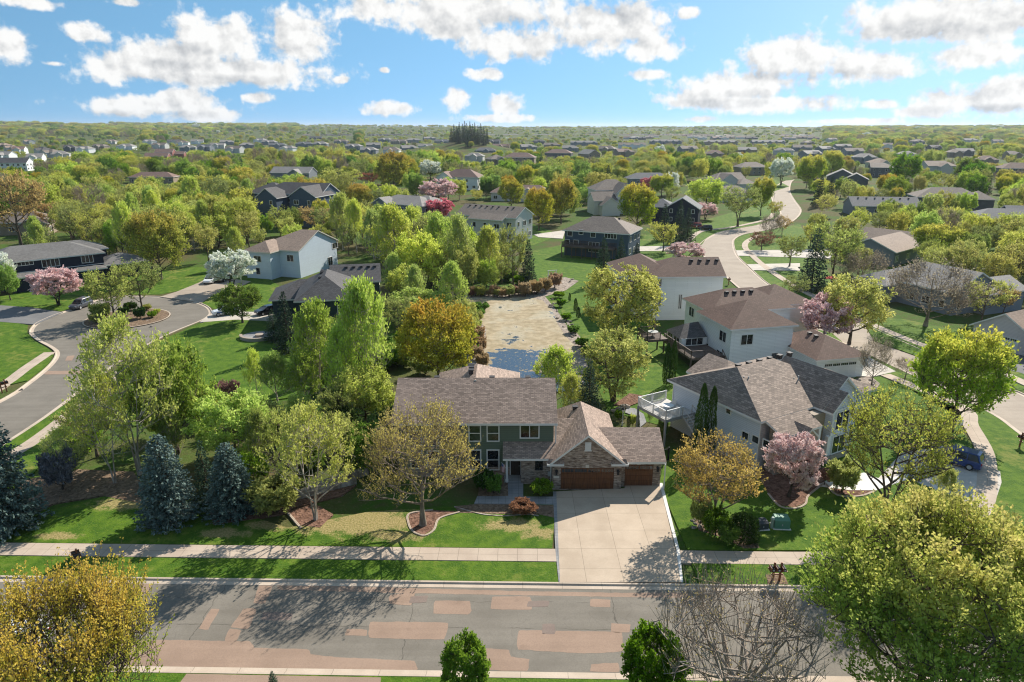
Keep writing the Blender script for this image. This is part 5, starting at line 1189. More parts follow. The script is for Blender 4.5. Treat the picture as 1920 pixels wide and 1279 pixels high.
T('arbor', 1309, 858, 722, 27, 'left tall columnar arborvitae at the blue-grey house wall'); T('arbor', 1328, 855, 727, 25, 'right tall columnar arborvitae at the blue-grey house wall')
T('arbor', 1249, 722, 645, 18, 'left columnar arborvitae below the dark deck'); T('arbor', 1260, 722, 640, 16, 'right columnar arborvitae below the dark deck')
T('arbor', 1079, 584, 560, 9, 'tiny dark column shrub on the pond bank, farther one'); T('arbor', 1084, 597, 576, 9, 'tiny dark column shrub on the pond bank, nearer one'); T('arbor', 1068, 565, 550, 6, 'tiny sapling on the pond bank by the swing frame')
T('arbor', 1178, 802, 780, 8, 'left dwarf column shrub in the stone garden'); T('arbor', 1195, 802, 776, 9, 'right dwarf column shrub in the stone garden'); T('lime_bush', 1186, 800, 778, 12, 'yellow shrub between the dwarf columns'); T('bush', 1160, 788, 770, 16, 'green clump among the garden boulders'); T('poplar_green', 1218, 795, 760, 14, 'thin green sapling beside the stone garden'); T('deep', 1241, 830, 785, 24, 'narrow green tree at the corner of the garage')
T('blossom', 1285, 492, 456, 74, 'pink blossoming tree behind the white two-storey house'); T('blossom', 1545, 648, 555, 98, 'large pink blossoming tree by the right street'); T('blossom', 1322, 412, 381, 44, 'pale pink tree by the dark spruce cluster'); T('blossom', 1478, 932, 812, 106, 'pink blossoming tree at the blue-grey house front', var=0)
T('amber_tree', 1335, 985, 828, 158, 'amber many-stemmed tree beside the wide driveway'); T('clipped', 1393, 1012, 965, 54, 'round dark clipped shrub by the utility boxes', cat='shrub'); T('bush', 1342, 1005, 960, 46, 'green shrub at the foot of the amber tree'); T('olive_bush', 1312, 985, 935, 40, 'small olive shrub at the driveway edge')
T('airy_tree', 1655, 985, 735, 208, 'large airy yellow-green tree in the ringed bed on the right lawn', rz=2.0)
T('maple', 1783, 808, 617, 162, 'full green maple with golden top by the corner walk', var=2)
T('poplar', 1768, 948, 878, 46, 'thin young tree at the corner driveway'); T('olive_bush', 1578, 922, 866, 56, 'low domed purple-olive tree in the front bed', name='shrub')
T('bare', 1634, 722, 632, 62, 'small leafless tree at the white house driveway'); T('bare', 1697, 710, 672, 56, 'low leafless shrub behind the full green maple', name='shrub', cat='shrub')
T('willow', 1592, 645, 520, 116, 'olive weeping tree at the bend of the right street'); T('bare', 1735, 612, 488, 168, 'wide leafless grey tree before the grey hip-roofed house')
T('gold', 1840, 606, 525, 76, 'yellow-green round tree right of the leafless grey tree'); T('amber', 1880, 590, 540, 44, 'orange tree behind the white garage house')
T('spruce', 1520, 545, 428, 62, 'tall dark spruce by the right street'); T('airy', 1560, 530, 418, 100, 'olive feathery tree behind the tall dark spruce'); T('airy', 1480, 500, 440, 60, 'olive tree left of the tall dark spruce'); T('bare', 1612, 545, 468, 92, 'pale tan blossoming bare tree beside the grey gable'); T('airy', 1490, 562, 518, 54, 'small olive tree at the kerb of the right street')
T('red', 1428, 470, 436, 50, 'copper round tree on the roadside lawn'); T('bare', 1444, 452, 398, 46, 'leafless young tree behind the copper tree'); T('amber', 1466, 440, 405, 30, 'tan budding tree in the road loop')
T('maple', 1754, 500, 422, 96, 'broad dark green tree above the grey hip-roofed house')
T('airy', 1383, 425, 345, 72, 'olive round tree on the inside of the road bend'); T('maple', 1426, 405, 333, 44, 'green maple beside the road bend'); T('lime', 1322, 395, 334, 70, 'lime round tree left of the road bend'); T('maple', 1240, 370, 327, 42, 'green maple behind the spruce cluster')
T('maple', 1518, 356, 291, 50, 'tall green maple by the end of the winding road'); T('maple', 1556, 335, 284, 42, 'tall green maple right of the winding road'); T('white', 1464, 348, 297, 42, 'white blossoming tree at the far road bend'); T('deep', 1693, 358, 286, 54, 'dense dark maple beside the box-shaped house'); T('deep', 1812, 352, 295, 52, 'dark rounded tree on the far right')
T('spruce', 1534, 388, 328, 30, 'left dark spruce right of the winding road'); T('spruce', 1554, 386, 330, 28, 'right dark spruce right of the winding road'); T('magenta', 1213, 364, 332, 34, 'dark magenta tree in the middle distance'); T('white', 1258, 366, 324, 30, 'white blossoming tree behind the dark magenta tree')
T('gold', 1452, 410, 378, 30, 'yellow shrubby tree inside the road loop')
# small planting
T('bush', 1365, 1020, 985, 40, 'low green shrub at the sidewalk bed'); T('bush', 925, 925, 893, 34, 'dark green shrub under the front windows'); T('dark_bush', 905, 918, 885, 40, 'dark shrub left of the porch'); T('bush', 1015, 925, 905, 44, 'low shrub in the shaded front bed'); T('red_bush', 980, 962, 942, 46, 'low reddish shrub in the lit front bed')
T('shrub_red', 1545, 910, 880, 26, 'tiny red-twigged shrub in the front bed', name='shrub', cat='shrub')
for k, (x, b) in enumerate(((905, 690), (900, 660), (897, 640), (1005, 552), (1022, 548), (985, 556), (1040, 540), (892, 675))):
    T('reed_bush', x, b, b - 26, 26, 'clump of dry tan reeds on the pond shore', name='reed_clump', cat='reeds', group='dry reeds round the pond')
for (x, b, t_, w) in ((1062, 600, 588, 20), (1075, 625, 612, 24), (1090, 650, 636, 24), (1052, 575, 562, 18), (1100, 668, 652, 22), (1048, 558, 548, 20)):
    T('bush', x, b, t_, w, 'low green plant on the rocky pond bank', name='shrub', group='plants on the rocky pond bank')

for (k_, x, b_, t_, w_) in (('olive_bush', 182, 606, 588, 24), ('bush', 205, 610, 597, 22), ('lime_bush', 225, 608, 597, 18), ('bush', 285, 596, 585, 18), ('olive_bush', 275, 582, 572, 18), ('dark_bush', 232, 590, 578, 20), ('lime_bush', 295, 588, 580, 12)):
    T(k_, x, b_, t_, w_, 'small low shrub among the traffic circle planting', name='shrub', group='low shrubs of the traffic circle')

rp = random.Random(12)
for k in range(16):
    x = 884 + k * 8.2 + rp.uniform(-3, 3); b_ = 557 - (k > 9) * (k - 9) * 1.2 + rp.uniform(-3, 1); kk = rp.choice(('reed_bush', 'olive_bush', 'red_bush', 'reed_bush'))
    T(kk, x, b_, b_ - rp.uniform(12, 20), rp.uniform(14, 26), {'reed_bush': 'dry tan brush at the far end of the pond', 'olive_bush': 'olive brush at the far end of the pond', 'red_bush': 'reddish brush at the far end of the pond'}[kk], name='shrub', cat='shrub', group='brush at the far end of the pond ' + kk.split('_')[0])
for k in range(9):
    x = 903 - k * 1.2 + rp.uniform(-6, 4); b_ = 585 + k * 11; T(rp.choice(('olive_bush', 'bush')), x - 6, b_, b_ - rp.uniform(14, 24), rp.uniform(18, 30), 'low green brush on the left shore of the pond', name='shrub', cat='shrub', group='brush on the left shore of the pond')
# ================================================================ the other houses
R_BRN = roofm((0.160, 0.098, 0.076), 0.2, 0.28); R_GY = roofm((0.175, 0.168, 0.162), 0.2, 0.25); R_CHAR = roofm((0.100, 0.095, 0.097), 0.2, 0.35); R_MID = roofm((0.225, 0.185, 0.158), 0.2, 0.28); R_LG = roofm((0.300, 0.280, 0.262), 0.2, 0.22)
R_TAN = roofm((0.315, 0.235, 0.185), 0.2, 0.25); R_SL = roofm((0.155, 0.160, 0.172), 0.2, 0.25); R_PINK = roofm((0.235, 0.155, 0.130), 0.2, 0.2)
S_WHITE = siding((0.84, 0.85, 0.85)); S_NAVY = siding((0.022, 0.030, 0.052)); S_BLUE = siding((0.070, 0.105, 0.150)); S_LBLUE = siding((0.60, 0.69, 0.78)); S_DGREEN = siding((0.028, 0.048, 0.050))
S_GREY = siding((0.58, 0.575, 0.555)); S_CREAM = siding((0.74, 0.70, 0.61)); S_TAN = siding((0.33, 0.27, 0.21)); S_BG = siding((0.22, 0.245, 0.275)); S_RED = siding((0.30, 0.13, 0.11)); S_SLATE = siding((0.13, 0.145, 0.16))
h3 = house('white_house', 'white house with large brown hip roofs and dark deck behind the blue-grey house', (1370, 619, 6.0, -5.2, -5.0), R(12.8),
      [(0, 0, 9.4, 9, 5.86, 'yhh', .52), (3.5, 8.2, 13, 8.4, 5.86, 'xhh', .5), (11.2, 10.5, 8, 8, 5.7, 'xhh', .5), (8.2, -5.4, 7.2, 10, 2.75, 'yhh', .5)], S_WHITE, R_BRN,
      auto=[(0, 'fl', (.8, 3.6)), (1, 'lb', (.8, 3.7)), (2, 'r', (.8, 3.6))], doors=[(3, 'f', 0, 4.88)], vent=[(1, (-2.5, -1.2, 0.2, 1.6), -1), (3, (-.6, .8), -1)])
h3_bay = MB(); h3_bay.add([(-5.2, 1.0, 3.2), (-9.2, 1.6, 3.0), (-9.2, 6.2, 3.0), (-5.2, 6.6, 3.2), (-5.2, 3.9, 4.7), (-7.4, 3.9, 4.5)], [(0, 1, 5, 4), (1, 2, 5), (2, 3, 4, 5), (0, 3, 2, 1)]); h3_bay.build('sunroom_roof', R_CHAR, h3)
sr = MB(); sr.box(-8.9, -4.9, 1.5, 6.2, 1.9, 3.02); sr.build('sunroom_wall', S_WHITE, h3)
_w = (-6.9, 3.85, 4.0, 4.7); window(h3, _w, 'l', .9, 2.0, 1.7, .95, 'd'); window(h3, _w, 'l', -1.2, 2.0, 1.5, .95, 'd'); window(h3, _w, 'f', 0, 2.0, 2.6, .95, 't')
h4 = house('white_house', 'white house with brown roof and tall plain wall behind the willow', (1217.6, 521, 7.6, -6.85, -5.0), R(3),
      [(0, 0, 12.4, 8.6, 7.46, 'xhg', .52), (-6.6, 2.8, 9, 11, 7.46, 'yhh', .52)], S_WHITE, R_BRN, auto=[(0, 'b', (2.2, 5.2)), (1, 'l', (2.2, 5.2))], vent=[(0, (1.5, 3, 4.5, 6), -1)])
for r_ in ((1226, 524.5, 1240, 537.6), (1230, 551.5, 1239, 575), (1272.6, 553, 1277.6, 579)): winpx(h4, (0, 0, 12.4, 8.6), 'f', r_)
house_b = house('pond_house', 'dark blue two-storey house with hip roof and deck above the pond lawn', (1181.6, 440, 6.5, 9.0, -6.25), R(-25), [(0, 0, 17, 11.5, 6.36, 'xhh', .52)], S_BLUE, R_MID, auto=[(0, 'r', (1.2, 4.2))], vent=[(0, (-3.5, -1, 1.5, 4), 1)])
for r_, st in (((1064, 431, 1072.7, 442.7), 's'), ((1086, 432, 1093, 440), 's'), ((1107.7, 434, 1116.6, 445), 's'), ((1060, 450, 1067.7, 461.5), 's'), ((1076, 451, 1084, 462.7), 's'), ((1134, 436, 1156, 447.7), 'q'), ((1104, 455, 1122.8, 472.7), 't')): winpx(house_b, (0, 0, 17, 11.5), 'f', r_, st)
h6 = house('grey_house', 'pale grey house with long brown-grey gable roof behind the pond trees', (985, 390, 9.5, 10.35, 0), R(-29), [(0, 0, 20, 10.5, 6.9, 'xgg', .46), (1.0, -4.2, 11, 6, 6.3, 'xgg', .40)], S_GREY, R_MID, auto=[(0, 'fr', (1.0, 4.4)), (1, 'f', (1.0, 4.0))], vent=[(0, (-8, -6, -4, -2, 0, 2, 5, 7), -1)])
h7 = house('dark_roofed_house', 'dark green house with charcoal cross-gabled roof beside the cul-de-sac lawn', (550, 566, 6.1, -4.7, -7.5), R(11), [(0, 0, 8.4, 14, 5.96, 'yhh', .62), (4.4, 9.5, 8.2, 8.5, 6.0, 'xgg', .48), (-5.2, 5.4, 8, 8.5, 4.4, 'xhg', .5)], S_DGREEN, R_CHAR, auto=[(0, 'fr', (1.0, 3.6)), (1, 'fr', (1.0, 3.6)), (2, 'fl', (1.0,))], vent=[(1, (-1.5, -.2, 1.1, 2.4, 3.5), -1), (0, (-2, -1, 2, 3, 4), -1)], trim=CREAM)
h8 = house('pale_blue_house', 'pale blue house with tan-brown hip roof and plain gable wall behind the white blossoming tree', (560, 471.5, 6.0, 6.3, -8.2), R(-17.5), [(0, 0, 11.8, 15.4, 5.86, 'xhg', .42), (-2.4, -8.0, 6.5, 6, 5.8, 'yhg', .5), (-9, -6, 7, 7, 2.8, 'xhg', .45)], S_LBLUE, R_TAN, auto=[(1, 'fl', (.9, 3.7))], doors=[(2, 'f', 0, 4.88)], trim=CREAM)
winpx(h8, (0, 0, 11.8, 15.4), 'r', (623, 456, 632.5, 466), 'd'); window(h8, (0, 0, 11.8, 15.4), 'f', 3.6, 3.5, 1.6, 1.4, 'd'); window(h8, (0, 0, 11.8, 15.4), 'r', 4.5, .5, 1.8, 1.9, 'd')
h9 = house('navy_house', 'navy blue house with wide grey hip roof and white window bands by the traffic circle', (197.7, 473.8, 5.8, 11.0, -6.0), R(42), [(0, 0, 21, 11, 5.66, 'xhh', .40), (7.5, 4.5, 10, 8, 5.66, 'xhh', .4), (14.5, -1.5, 9, 8, 2.8, 'xhh', .4), (-2.5, -6.8, 9, 3, 2.8, 'xhh', .3), (7.0, -6.5, 6, 2.5, 2.7, 'xhh', .3)], S_NAVY, R_GY, auto=[(0, 'lb', (1., 3.9))], doors=[(2, 'r', 0, 4.88)])
for r_, st in (((79, 486, 111, 500), 'q'), ((32, 490, 62, 497.5), 'q'), ((153, 479, 174, 492.6), 't')): winpx(h9, (0, 0, 21, 11), 'f', r_, st)
window(h9, (0, 0, 21, 11), 'f', 6.3, .6, 1.2, 2.0, 's'); window(h9, (0, 0, 21, 11), 'f', -.5, .6, 1.6, 1.6, 'd')
for z_ in (3.35,):
    tb = MB(); tb.box(-10.5, 10.5, -5.56, -5.48, z_, z_ + .14); tb.build('trim_band', WHITE, h9)
h10 = house('blue_house', 'blue-grey house with pale grey hip roof above the stepped stone garden', (795, 387.7, 6.0, 12.5, -6.5), R(-33), [(0, 0, 22, 11.5, 5.86, 'xhh', .42), (-6.5, -5.5, 7, 5, 5.86, 'ygg', .55), (6, 3, 12, 10, 6.0, 'xhh', .45)], S_BG, R_LG, auto=[(0, 'fr', (.8, 3.7)), (1, 'f', (.8, 3.7))], vent=[(2, (-2, 0, 2), 1)])
h11 = house('dark_blue_house', 'very large dark blue house with many dark gables in the left middle distance', (560, 342, 13.6, 0, 0), R(-16), [(0, 0, 24, 12, 10.0, 'xhg', .52), (-4.5, -8, 7.5, 10, 9.2, 'ygh', .75), (8.5, -6, 9.5, 12, 9.8, 'ygg', .62), (-13, 4, 13, 12, 9.6, 'xhh', .5)], S_BLUE, R_CHAR, auto=[(0, 'fr', (4.2, 7.4)), (1, 'fl', (4.2, 7.2)), (2, 'fr', (4.2, 7.4)), (3, 'f', (7.2,))], vent=[(3, (-3, -1, 1, 3), 1)])
h11b = house('slate_house', 'slate blue gabled house with light grey roof behind the very large dark blue house', (550, 313, 9.2, 0, 0), R(-8), [(0, 0, 24, 12, 5.8, 'xgg', .5), (4, -6, 8, 6, 5.4, 'ygg', .6)], S_BG, R_LG, auto=[(0, 'f', (1, 3.8))])
h12 = house('brown_roofed_house', 'white house with reddish brown hip roof behind the pink blossoming tree', (868, 318, 10.2, 0, 0), R(-15), [(0, 0, 20, 12, 6.4, 'xhh', .58), (-8, -4, 8, 9, 6, 'ygg', .7)], S_WHITE, R_PINK, auto=[(0, 'fr', (1, 4.2)), (1, 'f', (1, 4.))])
house('low_brown_house', 'low house with long brown roof half hidden by the rusty maples', (978, 346, 7.0, 0, 0), R(-4), [(0, 0, 27, 11, 3.6, 'xhh', .5), (3, -5, 7, 7, 3.4, 'ygg', .6)], S_GREY, R_PINK, auto=[(0, 'f', (1,))])
h14 = house('cream_house', 'cream house with stacked front gables above the dark blue pond house', (1145, 336, 12.2, 0, 0), R(10), [(0, 0, 15, 11, 8.3, 'xhh', .6), (2.5, -8, 8, 9, 7.4, 'ygg', .85), (-6, -9, 9, 9, 5.0, 'xgg', .6), (-5, -14, 7, 7, 3.6, 'ygg', .75)], S_CREAM, R_MID, auto=[(0, 'f', (6.2,)), (1, 'f', (2.4, 5.4))])
house('grey_gable_house', 'grey house with broad blank gable end and tan roof beside the right street', (1680.6, 475, 3.4, 6.4, -9.0), R(-50), [(0, 0, 11.8, 17, 3.3, 'ygg', .42), (-3, 12, 14, 9, 3.3, 'xgg', .5)], S_BG, R_TAN, auto=[(0, 'r', (1,))])
h16 = house('grey_hip_house', 'grey house with broad grey hip roof behind the wide leafless tree', (1758, 492, 7.6, 0, 0), R(-68), [(0, 0, 17, 12, 3.9, 'xhg', .5), (-6, -7, 7, 5, 3.3, 'yhg', .5), (7, 5, 7, 10, 3.6, 'ygg', .5)], S_BG, R_LG, auto=[(0, 'fr', (1,)), (1, 'fl', (1,))])
h17 = house('garage_house', 'pale lilac-grey house with two white garage doors at the right edge', (1817.5, 608.6, 2.8, -4.6, -3.85), R(-62), [(0, 0, 8.2, 7, 2.66, 'ygg', .62), (8.5, 1.5, 9.5, 9, 5.7, 'xgg', .5), (7.5, -2.6, 5.2, 5, 2.66, 'yhh', .5)], siding((.60, .55, .555)), R_TAN, doors=[(0, 'f', 0, 4.88), (2, 'f', 0, 3.6)])
for u in (-2.5, 1.0): window(h17, (8.5, 1.5, 9.5, 9), 'f', u, 3.6, 1.7, 1.5, 'd')
house('court_house', 'beige house with grey roof and white windows at the left edge behind the oak', (45, 400, 6.0, 0, 0), R(15), [(0, 0, 16, 11, 3.6, 'xhh', .5), (5, -6, 7, 6, 3.4, 'ygg', .5)], S_TAN, R_MID, auto=[(0, 'f', (1,)), (1, 'fr', (1,))])
house('grey_vent_house', 'low grey house with a row of roof vents right of the road bend', (1655, 369, 6.6, 0, 0), R(-8), [(0, 0, 24, 11, 3.4, 'xgg', .5), (3, -5, 6, 6, 3.2, 'ygg', .55)], S_BG, R_SL, auto=[(0, 'f', (1,))], vent=[(0, (-9, -6, -3, 0, 3, 6, 9), -1)])
house('purple_grey_house', 'grey house with purple-grey hip roof right of the vented roof', (1775, 352, 8.2, 0, 0), R(-14), [(0, 0, 24, 13, 4.6, 'xhh', .5), (11, -2, 9, 11, 4.2, 'xhh', .5)], S_SLATE, R_MID, auto=[(0, 'f', (1,))])
house('box_house', 'tall box-like slate house with grey hip roof left of the dense dark maple', (1655, 306, 9.0, 0, 0), R(-18), [(0, 0, 15, 13, 6.2, 'xgh', .4)], S_SLATE, R_MID, auto=[(0, 'fl', (1, 4))])
house('twin_gable_house', 'grey-brown house with two light roof slopes right of the winding road', (1580, 319, 8.8, 0, 0), R(-24), [(0, 0, 15, 12, 5.2, 'ygg', .5), (7, -9, 12, 10, 4.4, 'ygg', .5)], S_SLATE, R_LG, auto=[(0, 'f', (1,))])
house('slate_roadside_house', 'grey house with white-edged gables left of the road bend', (1360, 322, 9.0, 0, 0), R(14), [(0, 0, 18, 11, 5, 'xhg', .55), (-3, -6, 9, 9, 5, 'ygg', .65), (6, -9, 10, 9, 3.2, 'xhh', .5)], S_GREY, R_MID, auto=[(0, 'f', (1, 3.6)), (2, 'f', (1,))])
house('brown_roadside_house', 'house with brownish-grey hip roof behind the tan bare trees at the road', (1408, 303, 9.0, 0, 0), R(8), [(0, 0, 20, 12, 5.2, 'xhh', .5)], S_TAN, R_MID, auto=[(0, 'f', (1, 3.6))])
house('pale_roadside_house', 'pale house with grey roof under the pink tree by the road', (1372, 345, 7.5, 0, 0), R(10), [(0, 0, 16, 11, 3.6, 'xhh', .5)], S_GREY, R_MID, auto=[(0, 'f', (1,))])
house('navy_roadside_house', 'navy house with white-framed gable window beside the spruce cluster', (1283, 374, 8.0, 0, 0), R(-20), [(0, 0, 11, 10, 5.2, 'ygg', .6), (-8, 4, 9, 9, 5, 'xhh', .5)], S_NAVY, R_SL, auto=[(0, 'f', (1, 3.8))])
house('slate_low_house', 'low slate-roofed house behind the magenta tree', (1216, 322, 7.2, 0, 0), R(4), [(0, 0, 25, 11, 3.4, 'xhh', .5), (2, -5, 7, 6, 3.2, 'ygg', .6)], S_BG, R_SL, auto=[(0, 'f', (1,))])
house('right_slate_house', 'house with broad slate roof at the far right above the yellow trees', (1890, 390, 7.5, 0, 0), R(-10), [(0, 0, 24, 13, 4.0, 'xhh', .45), (9, 8, 12, 10, 4.6, 'xgg', .5)], S_NAVY, R_SL, auto=[(0, 'f', (1,))])
house('brown_edge_house', 'grey house with brown hip roof at the right edge beyond the trees', (1912, 306, 9.0, 0, 0), R(-12), [(0, 0, 24, 13, 5.6, 'xhh', .5)], S_SLATE, R_BRN, auto=[(0, 'fl', (1, 4))])
house('navy_roof_house', 'white house with dark roof and bright gable end at the left edge', (15, 297, 9.2, 0, 0), R(8), [(0, 0, 30, 12, 5.8, 'xgg', .55)], S_WHITE, R_CHAR, auto=[(0, 'fr', (1, 3.8))])
house('red_house', 'dark red house with maroon roof and a lower grey roof in front', (309, 279, 11.0, 0, 0), R(6), [(0, 0, 17, 11, 7.4, 'xgg', .55), (-3, -13, 22, 11, 4.0, 'xgg', .55), (12, 3, 12, 9, 5.5, 'xgg', .5)], S_RED, R_PINK, auto=[(0, 'f', (4.6,)), (1, 'f', (1,))])
house('pink_roof_house', 'low house with pinkish tile-coloured roof below the dark red house', (288, 322, 6.5, 0, 0), R(5), [(0, 0, 25, 10, 3.4, 'xhh', .5)], S_TAN, R_PINK, auto=[(0, 'f', (1,))])
house('brown_hip_house', 'house with reddish hip roof above the green middle woods', (975, 287, 9.5, 0, 0), R(-10), [(0, 0, 28, 15, 5.6, 'xhh', .5)], S_TAN, R_PINK, auto=[(0, 'f', (1, 4))])
house('grey_wall_house', 'grey two-storey house with pinkish hip roof in the centre distance', (1048, 281, 9.6, 0, 0), R(-14), [(0, 0, 27, 14, 6.2, 'xhh', .48)], S_SLATE, R_PINK, auto=[(0, 'fr', (1, 4))])
house('tan_wall_house', 'tan gabled house with light roof right of the grey two-storey one', (1105, 282, 9.6, 0, 0), R(30), [(0, 0, 14, 18, 6, 'ygg', .55)], S_TAN, R_LG, auto=[(0, 'f', (1, 4))])
# ---- houses of the far subdivisions, each on its own lot
rf = random.Random(4)
RN = {'c': (R_CHAR, 'charcoal'), 'm': (R_MID, 'taupe'), 'l': (R_LG, 'light grey'), 's': (R_SL, 'slate'), 'p': (R_PINK, 'reddish'), 't': (R_TAN, 'tan')}
WN = {'w': (S_WHITE, 'white'), 'g': (S_GREY, 'grey'), 't': (S_TAN, 'tan'), 'b': (S_BG, 'blue-grey'), 's': (S_SLATE, 'slate')}
def far_house(px, py, wpx, rw, where, long=False, yaw=None):
    z = 8.6; p = P(px, py, z); y = min(p.y, 2300); w = min(max(wpx / F * depth(0, y, z), 11), 60 if long else 30)
    x = (px - 960) / F * depth(0, y, z); d = rf.uniform(11, 13); yaw = R(rf.uniform(-28, 28)) if yaw is None else yaw
    c, s = math.cos(yaw), math.sin(yaw)
    wings = [(0, 0, w, d, 5.2, 'x' + rf.choice(('gg', 'hh', 'gh')), .5)]
    n = int(w / 12) if long else 1
    for k in range(n): wings.append((-w / 2 + w * (k + .5) / n + rf.uniform(-1, 1), -d / 2 - 1, 6.5, 7, 4.9, 'ygg', .65))
    rm, wm = RN[rw[0]], WN[rw[1]]
    kind = 'row of townhouses' if long else 'house'
    lab = f'{wm[1]} {kind} with {rm[1]} roof {where}'
    house('townhouse' if long else 'house', lab, None, yaw, wings, wm[0], rm[0], auto=[(0, 'f', (1., 3.6))] if wpx > 26 else None, loc=Vector((x, y, 0)), pane=False, clear=.8, cat='townhouses' if long else 'house', group=lab)
for (px, py, w, rw) in ((6, 268, 22, 'tt'), (22, 272, 22, 'tg'), (36, 275, 20, 'pw'), (66, 288, 26, 'lw'), (82, 276, 22, 'cg'), (97, 280, 26, 'mg'), (112, 283, 30, 'lg'), (132, 272, 20, 'cs'), (160, 274, 26, 'lw'), (188, 270, 26, 'mt'), (236, 270, 30, 'lw'), (10, 284, 26, 'lw'), (55, 262, 16, 'tg'), (210, 262, 16, 'mg')): far_house(px, py, w, rw, 'in the left distance below the wooded ridge')
for (px, py, w, rw) in ((325, 262, 22, 'cg'), (342, 264, 22, 'mw'), (352, 272, 28, 'lb'), (384, 271, 28, 'sb'), (408, 268, 26, 'lg'), (440, 274, 30, 'mg'), (462, 268, 26, 'lb'), (488, 260, 26, 'lw'), (520, 268, 30, 'sb'), (570, 266, 30, 'sb'), (592, 256, 22, 'cs'), (608, 249, 18, 'cs'), (622, 252, 18, 'ct'), (640, 246, 20, 'cs'), (652, 251, 18, 'ct'), (697, 246, 20, 'ct'), (712, 248, 20, 'ct'), (728, 246, 22, 'cs'), (745, 249, 20, 'ct'), (762, 247, 18, 'cs'), (784, 247, 22, 'cs'), (575, 249, 18, 'mb')): far_house(px, py, w, rw, 'left of the dark pine stand')
for (px, py, w, rw) in ((722, 259, 30, 'lb'), (748, 262, 34, 'mt'), (775, 260, 34, 'lb'), (805, 257, 36, 'lb'), (830, 262, 34, 'sb'), (842, 272, 40, 'lw'), (872, 271, 40, 'pt'), (910, 277, 38, 'sb'), (866, 260, 30, 'lb'), (700, 268, 26, 'lb'), (880, 250, 30, 'lb'), (925, 262, 26, 'cs'), (1010, 262, 22, 'cs')): far_house(px, py, w, rw, 'in front of the dark pine stand')
for (px, py, w, rw) in ((912, 250, 44, 'lb'), (958, 252, 40, 'lb'), (1015, 248, 62, 'lg'), (1095, 264, 50, 'lb'), (1248, 262, 86, 'lb'), (1352, 263, 80, 'lt'), (1440, 263, 76, 'lb'), (1185, 268, 50, 'mw'), (1112, 250, 40, 'mt')): far_house(px, py, w, rw, 'in the centre distance', True, R(rf.uniform(-6, 6)))
for k in range(58):
    far_house(1170 + (k * 37.7) % 360 + rf.uniform(-6, 6), 246.5 + (k % 5) * 2.4 + rf.uniform(-.8, .8), rf.uniform(13, 22), rf.choice('mclstp') + rf.choice('wgtbs'), 'in the crowded far subdivision')
for (px, py, w, rw) in ((1504, 272, 34, 'mb'), (1520, 282, 42, 'lb'), (1548, 274, 36, 'lb'), (1515, 264, 24, 'mt'), (1622, 288, 40, 'lb'), (1648, 297, 34, 'tg'), (1665, 268, 16, 'mw'), (1752, 272, 22, 'cs'), (1790, 280, 24, 'mt'), (1808, 278, 30, 'ls'), (1760, 302, 54, 'tg'), (1870, 262, 18, 'mg'), (1560, 259, 18, 'mg'), (1900, 283, 24, 'mt')): far_house(px, py, w, rw, 'among the right-hand woods')

for (px, py, w, rw) in ((692, 276, 30, 'lb'), (735, 276, 30, 'mw'), (768, 273, 32, 'lb'), (800, 270, 30, 'lg'), (905, 266, 30, 'lw'), (940, 270, 32, 'pt'), (990, 271, 30, 'lb'), (1035, 268, 30, 'mt'), (1070, 273, 30, 'lb'), (1140, 274, 30, 'mt'), (1170, 279, 34, 'pt'), (890, 286, 34, 'lg'), (930, 291, 32, 'mt')): far_house(px, py, w, rw, 'between the pine stand and the centre')
for (px, py, w, rw) in ((1190, 256, 26, 'lb'), (1225, 254, 26, 'mw'), (1300, 255, 30, 'lw'), (1395, 255, 28, 'lb'), (1480, 257, 28, 'mg'), (1290, 274, 34, 'mb'), (1400, 276, 34, 'lt'), (1470, 277, 36, 'lg'), (1340, 282, 34, 'pt'), (1580, 270, 30, 'lb'), (1600, 278, 34, 'mb'), (1700, 283, 30, 'lg'), (1850, 292, 36, 'pt'), (1720, 262, 24, 'mb'), (1820, 260, 24, 'lg')): far_house(px, py, w, rw, 'right of the centre distance')
for (px, py, w, rw) in ((280, 262, 24, 'lw'), (300, 268, 26, 'mg'), (370, 262, 22, 'lw'), (425, 263, 24, 'lb'), (505, 263, 26, 'lb'), (540, 273, 30, 'lw'), (600, 266, 28, 'lb'), (640, 262, 26, 'mb'), (664, 270, 30, 'lb')): far_house(px, py, w, rw, 'left of centre beyond the tall grove')
# ================================================================ cars, street furniture, garden things
TYRE = paint('tyre_rubber', (0.02, 0.02, 0.02), .8); RIM = paint('wheel_rim', (.45, .45, .46), .35); LAMPG = paint('headlight_glass', (.75, .76, .78), .15); TAIL = paint('tail_light_red', (.35, .02, .02), .25)
def carpaint(name, c):
    m, nt, b = M(name, .28, .5); setc(nt, b, c); b.inputs['Coat Weight'].default_value = .6; b.inputs['Coat Roughness'].default_value = .08; return m
def loft(mb, st, fn, mi=0, caps=True):
    rings = [fn(s) for s in st]; n = len(rings[0]); o = len(mb.v)
    for r in rings: mb.v += [tuple(p) for p in r]
    for i in range(len(rings) - 1):
        for k in range(n): mb.f.append((o + i * n + k, o + i * n + (k + 1) % n, o + (i + 1) * n + (k + 1) % n, o + (i + 1) * n + k)); mb.m.append(mi)
    if caps:
        mb.f.append(tuple(o + k for k in range(n))); mb.m.append(mi); mb.f.append(tuple(o + (len(rings) - 1) * n + k for k in reversed(range(n)))); mb.m.append(mi)
